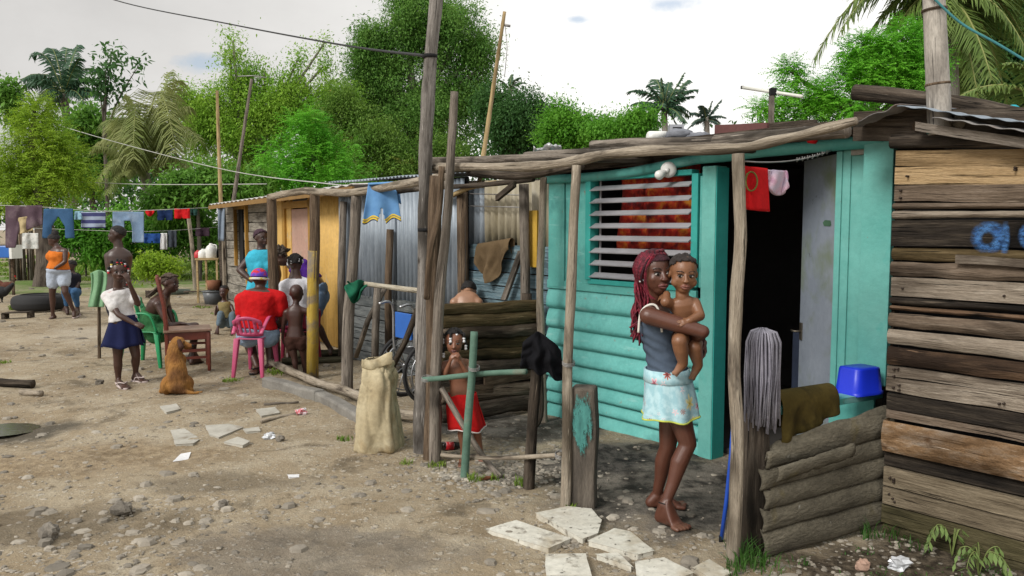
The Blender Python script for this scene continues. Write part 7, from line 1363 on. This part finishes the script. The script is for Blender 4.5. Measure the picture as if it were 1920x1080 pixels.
sp_ = [(G(1400, 1062), 100, .09, .15, .5), (G(1378, 1078), 40, .06, .12, .6), (G(1440, 1075), 40, .07, .09, .6), (G(1490, 1060), 18, .10, .07, .6), (G(1650, 1003), 22, .1, .10, .5), (G(1700, 1022), 22, .12, .08, .6), (G(1626, 1008), 16, .05, .14, .4)]
for k in range(26): sp_.append((G(rr.uniform(1480, 1930), rr.uniform(1020, 1120)), 10, .07, .035, .9))
blades('grass', sp_, GRD, 'taller dark grass tufts at the foot of the tile fence', 4)
def weed(label, px, py, hgt, wdt, seed, n=9):
    g = random.Random(seed); b = gp(px, py); t_ = thing('weed_plant', label, 'plant', b, 'weeds by the plank wall'); q = []; m_ = MB()
    for k in range(n):
        a = g.uniform(0, 6.283); d = V((math.cos(a), math.sin(a), 0)); c = bez([b, b + UZ * hgt * .8 + d * wdt * .3, b + UZ * hgt * g.uniform(.6, 1) + d * wdt * .8, b + UZ * hgt * g.uniform(.2, .55) + d * wdt * g.uniform(1, 1.3)], 5); m_.tube(c, .0022, 5)
        for i in range(4, len(c), 2):
            for s_ in (-1, 1):
                l_ = .055 * g.uniform(.7, 1.2); dd = (d.cross(UZ) * s_ * .7 + d * .2 - UZ * g.uniform(.4, 1.0)).normalized(); w_ = dd.cross(UZ).normalized() * l_ * .16; p = c[i]; q.append([p, p + dd * l_ * .5 + w_, p + dd * l_, p + dd * l_ * .5 - w_])
    quads('leaves', [[tuple(v) for v in x] for x in q], leafmat('weed_leaves', (.12, .20, .05), (.22, .30, .10), tr=.25), t_); m_.build('stems', M('weed_stem', (.17, .22, .06), rough=.6), t_)
weed('wilting pale-green weed with drooping leaves in front of the plank wall', 1785, 1040, .17, .11, 1, 8); weed('smaller drooping weed at the lower right edge below the wilting one', 1835, 1080, .15, .10, 2, 7)
# ------------------------------------------------------------------ washing line and far-yard things
YL = 15.0
LM = M('pale_line', (.45, .45, .42), bump=0, rough=.7)
lp = sag(P(-20, 384, YL), P(330, 394, YL + .3), .03, 20)
tag(rope([P(-60, 384, YL), P(60, 387, YL), P(200, 396, YL + .1), P(352, 391, YL + .3), P(410, 388, 17.6)], .006, 'washing_line', LM, seg=6), 'upper washing line stretched from the left edge to the yellow house', 'washing line')
tag(rope([P(-60, 424, YL + .6), P(120, 430, YL + .6), P(280, 434, YL + .8), P(420, 425, 17.4)], .005, 'washing_line', LM, seg=6), 'lower washing line carrying the blue and white clothes', 'washing line')
tag(rope([P(-40, 330, 24), P(170, 342, 23), P(300, 346, 22), P(500, 345, 20)], .012, 'overhead_wire', LM, seg=6), 'thin pale wire crossing low in front of the lime-green tree', 'wire')
tag(rope([P(110, 235, 26), P(230, 270, 23), P(430, 320, 18), P(620, 345, 14), P(700, 352, 12)], .010, 'overhead_wire', LM, seg=6), 'pale double wire sloping down in front of the coconut palm', 'wire')
post((366, 545), [(362, 480), (355, 420), (351, 392)], .05, W_PALE, 'prop_pole'); tag(bpy.data.objects['prop_pole'], 'slanting pale pole propping up the washing line', 'pole')
def hang(label, cat, name, x0, x1, y0, y1, mat, Y=YL, mask=None, flare=0.0, fold=.03, ff=9, btm=None, slant=0.0, seed=0, solid=.02):
    m_ = MB()
    def fn(s, t_):
        yb = (btm(s) if btm else y1) + (0 if btm else slant * s); yt = y0 + slant * s * .5; px = x0 + (x1 - x0) * s + flare * (s - .5) * t_; py = yt + (yb - yt) * t_
        return P(px, py, Y + fold * math.sin(s * ff + seed) * (.3 + t_) + .02 * noise.noise(V((s * 4, t_ * 3, seed))))
    m_.grid(fn, 24, 14, mask); return tag(m_.build(name, mat, None, solid=solid, sub=1), label, cat, 'washing on the lines')
PUR = cloth('faded_purple', (.10, .065, .085), over=[((.16, .12, .13), 5, .5, .7)])
hang('long faded purple trousers at the left end of the washing line', 'trousers', 'trousers', 10, 80, 385, 470, PUR, btm=lambda s: 405 + (60 if s < .32 else 25 * (1 - s) + 16), seed=1, ff=14)
hang('small cream cloth hanging in front of the tree trunk', 'cloth', 'hanging_cloth', 34, 62, 408, 440, cloth('cream_cloth', (.45, .36, .20)), slant=-8, seed=2)
hang('white printed cloth hung below the cream one', 'cloth', 'hanging_cloth', 42, 72, 437, 467, M('printed_white', [(.45, (.60, .60, .57)), (.6, (.40, .42, .40))], freq=14, rough=.9, bump=.1), Y=YL - .1, seed=3)
legs = lambda g0, s0=.5, wd=.16: (lambda s, t_: not (abs(s - s0) < wd * min(1, (t_ - g0) * 2.5) if t_ > g0 else False))
JN = cloth('blue_jeans', (.045, .11, .22)); JN2 = cloth('pale_blue_jeans', (.17, .25, .37), over=[((.27, .35, .46), 5, .52, .7)])
hang('dark blue jeans with spread legs on the washing line', 'jeans', 'jeans', 82, 137, 391, 447, JN, mask=legs(.22, .5, .2), flare=6, seed=4)
hang('pale turquoise small top next to the striped shirt', 'top', 'garment', 140, 156, 396, 412, cloth('pale_aqua', (.22, .38, .48)), seed=5)
STR = bpy.data.materials.new('striped_jersey'); STR.use_nodes = True; t = NT(STR); vec = t.coord('Object', (0, 0, 1)); sx = t.new('ShaderNodeSeparateXYZ'); t.link(vec, sx.inputs[0]); wv = t.math('FRACT', t.math('MULTIPLY', sx.outputs[2], 7.6)); t.link(t.mix(t.math('GREATER_THAN', wv, .5), (.03, .035, .12), (.24, .29, .38)), t.n['Principled BSDF'].inputs['Base Color']); t.n['Principled BSDF'].inputs['Roughness'].default_value = .9
hang('navy and grey striped shirt pegged on the washing line', 'shirt', 'shirt', 152, 198, 397, 428, STR, seed=6)
hang('pale denim trousers with one long leg on the washing line', 'jeans', 'jeans', 211, 270, 397, 455, JN2, btm=lambda s: 427 if s < .62 else 455, mask=lambda s, t_: not (.36 < s < .62 and t_ > .55), seed=7)
hang('small bright red cloth on the washing line', 'cloth', 'hanging_cloth', 273, 289, 394, 406, RED, Y=YL + .25, btm=lambda s: 398 + 8 * math.sin(s * 3.1), seed=8)
hang('dark navy shorts between the two red garments', 'shorts', 'shorts', 295, 324, 394, 413, cloth('navy_cloth', (.010, .025, .085)), Y=YL + .28, mask=legs(.7, .5, .08), seed=9)
hang('red shorts at the right end of the washing line', 'shorts', 'shorts', 327, 356, 391, 410, RED, Y=YL + .3, mask=legs(.75, .5, .06), seed=10)
hang('dark green folded cloth beside the red shorts', 'cloth', 'hanging_cloth', 357, 370, 392, 404, cloth('dark_green_cloth', (.02, .06, .05)), Y=YL + .5, seed=11)
hang('bright blue shorts on the lower washing line', 'shorts', 'shorts', 270, 301, 438, 456, cloth('royal_blue', (.02, .07, .26)), Y=YL + .75, mask=legs(.7, .5, .07), seed=12)
hang('white narrow cloth on the lower washing line', 'cloth', 'hanging_cloth', 301, 313, 437, 468, cloth('white_cotton', (.62, .62, .62)), Y=YL + .76, seed=13)
hang('dark grey garment at the end of the lower washing line', 'garment', 'garment', 315, 331, 432, 464, cloth('charcoal', (.05, .06, .075)), Y=YL + .8, seed=14)
hang('dark maroon garment hanging by the yellow house', 'garment', 'garment', 367, 393, 427, 443, cloth('maroon', (.035, .02, .03)), Y=16.8, seed=15)
# pale green towel on a stake behind the standing girl
st = post((186, 672), [(186, 600), (186, 512)], .02, W_BROWN, 'stake'); tag(st, 'thin stake behind the standing girl holding up the pale green towel', 'stake')
YT = gp(186, 672).y; m_ = MB(); m_.grid(lambda s, t_: P(170 + 28 * s + 3 * math.sin(t_ * 4 + s) - 3 * t_ * (1 - s), 512 + 64 * t_ + 6 * math.sin(s * 3.1) * (1 - t_) * -1, YT - .04 + .035 * math.sin(s * 11 + t_) - .02), 26, 14); tag(m_.build('towel', cloth('pale_green_towel', (.20, .36, .21)), None, solid=.02, sub=1), 'pale green towel hanging beside the standing girl in white', 'towel')
# blue shorts with yellow hems over the top pole, green rag on the rail
BLS = bpy.data.materials.new('blue_sport_cloth'); BLS.use_nodes = True; t = NT(BLS); vec = t.coord('UV'); sx = t.new('ShaderNodeSeparateXYZ'); t.link(vec, sx.inputs[0]); ns = t.noise(t.coord('Object'), 9, 4)
base = t.ramp(ns, [(.3, (.07, .19, .40)), (.7, (.12, .28, .52))]); z1 = t.math('MULTIPLY', t.math('GREATER_THAN', sx.outputs[1], .86), t.math('LESS_THAN', sx.outputs[1], .965)); z2 = t.math('MULTIPLY', t.math('GREATER_THAN', sx.outputs[1], .90), t.math('LESS_THAN', sx.outputs[1], .92)); z3 = t.math('GREATER_THAN', sx.outputs[1], .965)
c_ = t.mix(z1, base, (.62, .44, .02)); c_ = t.mix(z2, c_, (.02, .05, .16)); c_ = t.mix(z3, c_, (.02, .05, .14)); t.link(c_, t.n['Principled BSDF'].inputs['Base Color']); t.n['Principled BSDF'].inputs['Roughness'].default_value = .85
ya = 7.75; bs_ = thing('shorts', 'blue sports shorts with yellow striped hems hung over the top pole', 'shorts', P(714, 350, ya))
m_ = MB(); m_.grid(lambda s, t_: P(690 + 52 * s + (s - .5) * 22 * t_, 346 - 3 * s + (70 + 12 * math.sin(s * 6.28 * 2 + 1.0) * .4 + 8 * (.5 - abs(s - .45))) * t_ , ya - .09 + .06 * (abs(1 - t_) ** 6) - .0 + .025 * math.sin(s * 11) * t_), 30, 20, mask=lambda s, t_: not (t_ > .62 and abs(s - .5) < .10 * (t_ - .5) * 2)); m_.build('front_panel', BLS, bs_, solid=.012, sub=1)
m_ = MB(); m_.grid(lambda s, t_: P(692 + 54 * s + 6 * t_, 346 - 3 * s + 36 * t_ * (.5 + .6 * s), ya + .06 + .02 * math.sin(s * 9)), 20, 10, uvs=(1, .4)); m_.grid(lambda s, t_: P(690 + 54 * s, 346 - 3 * s - 2 * math.sin(t_ * 3.14), ya - .09 + .15 * t_), 16, 4, uvs=(1, .1)); m_.build('back_panel', BLS, bs_, solid=.012)
GRC = cloth('dark_green_rag', (.012, .11, .06)); yq_ = gp(655, 735).y
m_ = MB(); m_.grid(lambda s, t_: P(650 + 40 * s + 4 * math.sin(t_ * 5), 527 + 3 * math.sin(s * 8) + (44 * math.sin(.5 + s * 2.2) ** 2 * (1 if s < .72 else .7)) * t_, yq_ - .08 + .05 * math.sin(s * 10 + t_ * 3)), 24, 14); tag(m_.build('rag', GRC, None, solid=.02, sub=1), 'dark green rag bunched on the rail of the pole frame', 'rag')
# big woven sack
sk = thing('sack', 'tall dirty cream woven sack standing against the pole fence', 'sack', gp(708, 842)); ys_ = gp(708, 845).y + .12
SKM = M('woven_sack', [(.3, (.36, .29, .17)), (.55, (.50, .43, .28)), (.75, (.58, .52, .37))], freq=3, rough=.8, bump=.35, bfreq=70, over=[((.27, .17, .06), 2.6, .50, .68), ((.17, .13, .075), 5, .58, .72)], fine=.3)
prof = [(845, 662, 757, .17), (835, 664, 756, .20), (800, 667, 752, .21), (760, 671, 748, .20), (720, 676, 745, .17), (700, 678, 740, .13), (688, 681, 734, .09), (678, 676, 736, .075), (672, 682, 730, .07)]
m_ = MB()
def skf(s, t_):
    x = t_ * (len(prof) - 1); i = min(int(x), len(prof) - 2); f = x - i; a = [prof[i][q] + (prof[i + 1][q] - prof[i][q]) * f for q in range(4)]; th = 6.28318 * s; cx = (a[1] + a[2]) / 2; hw = (a[2] - a[1]) / 2; sq = lambda v: math.copysign(abs(v) ** .75, v)
    w_ = .030 * noise.noise(V((math.cos(th) * 2.0, math.sin(th) * 2.0, t_ * 3.4))) - .022 * (1 - abs(noise.noise(V((math.cos(th) * 1.6 + t_ * 2.2, math.sin(th) * 1.6, t_ * 1.5 + 5))))) ** 5 - .007 * (1 - abs(noise.noise(V((math.cos(th) * 2.6 - t_ * 5, math.sin(th) * 2.6 + t_ * 3, 9))))) ** 4 + .005 * noise.noise(V((math.cos(th) * 6 + t_ * 6, math.sin(th) * 6, t_ * 9))) + .008 * math.sin(th * 3 + t_ * 22) * (1 - t_)
    p = P(cx + hw * sq(math.cos(th)), a[0], ys_); p.y += a[3] * sq(math.sin(th)); d = V((math.cos(th), math.sin(th), 0)); return p + d * w_
m_.grid(skf, 110, 80, uvs=(1, 1)); m_.add([skf(k / 40, 0) for k in range(40)], [tuple(range(39, -1, -1))]); m_.build('bag', SKM, sk, solid=.004)
m_ = MB(); m_.grid(lambda s, t_: P(678 + 58 * s, 673 + 16 * t_ + 5 * math.sin(s * 5) - 9 * s * (1 - t_), ys_ - .085 - .012 * math.sin(t_ * 3) + .008 * math.sin(s * 13)), 24, 5); m_.build('folded_rim', SKM, sk, solid=.012, sub=1)
# soda bottle lying by the post
bt = thing('soda_bottle', 'dark cola bottle with a red label lying behind the grey post', 'bottle', gp(848, 842)); yb_ = gp(840, 850).y + .1; a_, b_ = P(828, 836, yb_), P(878, 836, yb_ + .1); d_ = (b_ - a_).normalized(); q = lambda f: a_.lerp(b_, f)
m_ = MB(); m_.tube([q(0), q(.02), q(.5), q(.68), q(.82), q(.9)], [.02, .03, .03, .026, .012, .011], 14); m_.build('body', M('dark_cola_plastic', (.012, .006, .005), rough=.15, bump=0, spec=.7, fine=0), bt); m_ = MB(); m_.tube([q(.12), q(.42)], .0308, 14); m_.build('paper_label', M('red_label', [(.52, (.50, .012, .02)), (.6, (.6, .5, .5))], freq=18, rough=.4, bump=0), bt); m_ = MB(); m_.tube([q(.9), q(.97)], .0135, 12); m_.build('cap', plastic('red_cap', (.5, .02, .02)), bt)
# wheelchair
wy = 7.25; wl = thing('wheelchair', 'old wheelchair with a blue backrest parked in the yard behind the sack', 'wheelchair', G(765, 765)); CHR = M('dull_chrome', (.45, .46, .48), metal=.8, rough=.3, bump=.05, freq=4); RUB = M('rubber', (.02, .02, .021), rough=.8)
wx_ = nrm((.80, .60, 0)); wn_ = wx_.cross(UZ)
def wheel(c, r, name='wheel', spokes=10):
    o = None; m_ = MB(); m_.tube([c + wx_ * math.cos(a) * r + UZ * math.sin(a) * r for a in [6.2832 * k / 32 for k in range(33)]], .018, 8, cap=False); o = m_.build(name, RUB, wl); m_ = MB(); m_.tube([c + wx_ * math.cos(a) * r * .93 + UZ * math.sin(a) * r * .93 for a in [6.2832 * k / 32 for k in range(33)]], .009, 6, cap=False); m_.build('rim', CHR, o)
    m_ = MB()
    for k in range(spokes): a = 6.2832 * k / spokes; m_.tube([c, c + wx_ * math.cos(a) * r * .93 + UZ * math.sin(a) * r * .93], .006 if spokes > 5 else .018, 5)
    m_.tube([c - wn_ * .03, c + wn_ * .03], .03, 10); m_.build('spokes', CHR if spokes > 5 else RUB, o)
    if spokes > 5: m_ = MB(); m_.tube([c + wn_ * .04 + wx_ * math.cos(a) * r * .82 + UZ * math.sin(a) * r * .82 for a in [6.2832 * k / 32 for k in range(33)]], .008, 6, cap=False); m_.build('hand_rim', CHR, o)
cw = P(810, 692, wy); cw.z = .31; wheel(cw, .29); wheel(cw + wn_ * -.50, .29)
for sgn in (0, -.5): cc = cw + wx_ * .42 + wn_ * sgn; cc.z = .10; wheel(cc, .085, 'castor', 5)
fr_ = MB()
for sgn in (-.05, -.45):
    o_ = cw + wn_ * sgn
    fr_.tube(bez([o_ + UZ * .62 - wx_ * .30, o_ + UZ * .60 - wx_ * .16, o_ + UZ * .18 - wx_ * .14, o_ + UZ * -.0], 4), .013, 7); fr_.tube([o_ + UZ * .18, o_ + UZ * .18 + wx_ * .42, o_ - UZ * .12 + wx_ * .42], .012, 7); fr_.tube([o_ + UZ * .40 - wx_ * .14, o_ + UZ * .40 + wx_ * .3, o_ + UZ * .18 + wx_ * .32], .012, 7)
fr_.build('frame', CHR, wl); m_ = MB(); m_.box(cw - wn_ * .25 + UZ * .17 + wx_ * .06, wx_ * .21, wn_ * .2, UZ * .012); m_.build('seat', RUB, wl, bevel=.005); m_ = MB(); m_.box(cw - wn_ * .25 + UZ * .42 - wx_ * .15, wn_ * .15, UZ * .12, wx_ * .012); m_.build('backrest', plastic('blue_vinyl', (.02, .12, .45)), wl, bevel=.006)
# tyre, table with jugs, bucket, pots, stake fence, hens
ty = thing('car_tyre', 'large old black tyre lying flat beside the thick tree trunk', 'tyre', gp(72, 556)); c_ = P(74, 542, 15.6); c_.z = .17; m_ = MB(); n1, n2 = 40, 14
m_.grid(lambda s, t_: c_ + V((math.cos(s * 6.2832), math.sin(s * 6.2832), 0)) * (.36 + .13 * math.cos(t_ * 6.2832) + (.008 * (int(s * 80) % 2) if abs(math.cos(t_ * 6.28) - 1) < .5 else 0)) + UZ * (.15 * math.copysign(abs(math.sin(t_ * 6.2832)) ** .7, math.sin(t_ * 6.2832))), 80, 16); m_.build('tread', RUB, ty)
m_ = MB(); m_.tube([c_ + UZ * .151 + V((math.cos(a) * .33, math.sin(a) * .33, 0)) for a in [6.2832 * k / 32 for k in range(33)]], .012, 6, cap=False); m_.build('bead', RUB, ty)
tb_ = thing('wooden_table', 'small rough wooden table carrying white jugs by the plank end of the yellow house', 'table', gp(388, 540)); Yt_ = 17.2; ta, tb2 = P(366, 486, Yt_), P(410, 486, Yt_); m_ = MB(); m_.box((ta + tb2) / 2 + V((0, .25, 0)), V(((tb2.x - ta.x) / 2, 0, 0)), V((0, .28, 0)), V((0, 0, .02))); m_.build('tabletop', BAMBOO, tb_)
for x_ in (ta.x + .04, tb2.x - .04):
    for y_ in (Yt_, Yt_ + .5): m_ = MB(); m_.box(V((x_, y_, ta.z / 2)), V((.02, 0, 0)), V((0, .02, 0)), V((0, 0, ta.z / 2))); m_.build('leg', BAMBOO, tb_)
def jug(label, px, py, r, h, mat, Y=Yt_ + .2):
    p = P(px, py, Y); p.z = ta.z + .02; t_ = thing('jug', label, 'jug', p, 'containers on the rough table'); m_ = MB(); m_.tube([p, p + UZ * .01, p + UZ * h * .6, p + UZ * h * .8, p + UZ * h * .92, p + UZ * h], [r * .95, r, r, r * .7, r * .3, r * .28], 14); m_.build('body', mat, t_); m_ = MB(); m_.tube(bez([p + UZ * h * .9 + V((r * .2, 0, 0)), p + UZ * h * .85 + V((r * .95, 0, 0)), p + UZ * h * .55 + V((r, 0, 0))], 5), r * .13, 6); m_.build('handle', mat, t_)
jug('squat white jug in the middle of the table', 381, 480, .11, .20, JUG); jug('tall white jug towards the wall on the table', 396, 478, .12, .32, JUG); jug('red plastic container at the left end of the table', 371, 482, .075, .17, plastic('red_plastic', (.5, .03, .04))); jug('small dark pot at the right end of the table', 408, 480, .10, .2, BLACK, Yt_ + .3)
bk_ = thing('bucket', 'grey bucket standing on the ground under the table', 'bucket', gp(397, 545)); p = P(399, 530, 17.0); p.z = gz(p.x, p.y); m_ = MB(); m_.tube([p, p + UZ * .28], [.17, .22], 18); m_.build('body', plastic('grey_bucket', (.12, .13, .14)), bk_); m_ = MB(); m_.tube([p + UZ * .275 + V((math.cos(a) * .22, math.sin(a) * .22, 0)) for a in [6.2832 * k / 24 for k in range(25)]], .014, 6, cap=False); m_.build('rim', MATS['grey_bucket'], bk_)
m_ = MB(); p2 = p + UZ * .30 + V((0, .05, 0)); m_.tube([p2, p2 + UZ * .2], [.12, .15], 14); tag(m_.build('clay_pot', M('clay', (.24, .10, .05), freq=4)), 'terracotta pot standing on the grey bucket', 'pot')
m_ = MB(); p = gp(335, 552); m_.tube([p + UZ * .0, p + UZ * .10, p + UZ * .11], [.22, .28, .25], 18); tag(m_.build('wash_basin', M('green_grey_enamel', (.14, .17, .14), freq=3, rough=.5)), 'flat grey-green wash basin on the ground behind the seated woman', 'basin')
m_ = MB(); m_.tube([gp(345, 556) + UZ * .1, gp(410, 556) + UZ * .12], .02, 7); tag(m_.build('ground_rail', W_DARK), 'thin dark rail lying low across the far yard', 'rail')
sf = thing('stake_fence', 'old fence of grey upright stakes at the far left behind the washing', 'fence', G(40, 488))
for k in range(15): m_ = MB(); x_ = 18 + k * 4.2; Yk_ = 24 + .1 * rr.random(); b_ = P(x_, 488, Yk_); h_ = rr.uniform(.85, 1.15); m_.tube([V((b_.x, b_.y, gz(b_.x, b_.y) - .1)), V((b_.x + rr.uniform(-.04, .04), b_.y, b_.z + h_))], .032, 6, .1); m_.build('stake', [W_GREY, W_DARK, W_BROWN][k % 3], sf)
m_ = MB(); m_.tube([P(16, 460, 24.1), P(80, 460, 24.1)], .025, 6); m_.build('rail', W_GREY, sf)
def hen(label, px, py, Y, mat, flip=1, s=1.0):
    b0 = P(px, py, Y); g0 = gz(b0.x, b0.y); b0.z = g0; t_ = thing('hen', label, 'hen', b0, 'hens at the left edge'); b = Body(); q = lambda x, z, y=0: b0 + V((x * flip * s, y * s, z * s))
    b.ball(q(0, .20), (.15 * s, .09 * s, .10 * s), 14, 9); b.chain([q(.10, .24), q(.17, .33), q(.19, .38)], [.06 * s, .035 * s, .034 * s]); b.chain([q(-.12, .23), q(-.22, .33)], [.06 * s, .035 * s])
    for y in (-.04, .04): b.chain([q(0, .13, y), q(.01, .02, y)], [.03 * s, .009 * s]); b.cap(q(-.02, .012, y), .008 * s, q(.06, .012, y), .007 * s)
    b.fuse('body', mat, t_, .012, 2); m_ = MB(); m_.tube([q(.215, .385), q(.255, .37)], [.014 * s, .002], 6); m_.build('beak', M('beak', (.35, .22, .05)), t_); m_ = MB(); m_.ball(q(.19, .43), (.035 * s, .008, .025 * s), 8, 6); m_.build('comb', RED, t_)
hen('reddish-brown hen pecking near the left edge below the blue thing', 12, 505, 19.5, M('red_brown_feathers', (.10, .028, .014), freq=12, bump=.5), 1); hen('black hen half cut by the left edge of the picture', 0, 528, 17, M('black_feathers', (.012, .012, .014), freq=12, bump=.5), -1, 1.2)
bt_ = thing('wash_tub', 'blue and white tub raised on legs at the far left edge', 'tub', G(4, 508)); c_ = P(6, 472, 19); m_ = MB(); m_.box(c_, V((.28, 0, 0)), V((0, .2, 0)), V((0, 0, .14))); m_.build('tub', plastic('tub_blue', (.02, .12, .42)), bt_, bevel=.02); m_ = MB(); m_.box(c_ + V((.30, 0, 0)), V((.03, 0, 0)), V((0, .21, 0)), V((0, 0, .16))); m_.build('end_panel', JUG, bt_)
for dx in (-.2, .2):
    m_ = MB(); m_.box(V((c_.x + dx, c_.y, (c_.z - .14) / 2)), V((.025, 0, 0)), V((0, .025, 0)), V((0, 0, (c_.z - .14) / 2))); m_.build('leg', W_BROWN, bt_)
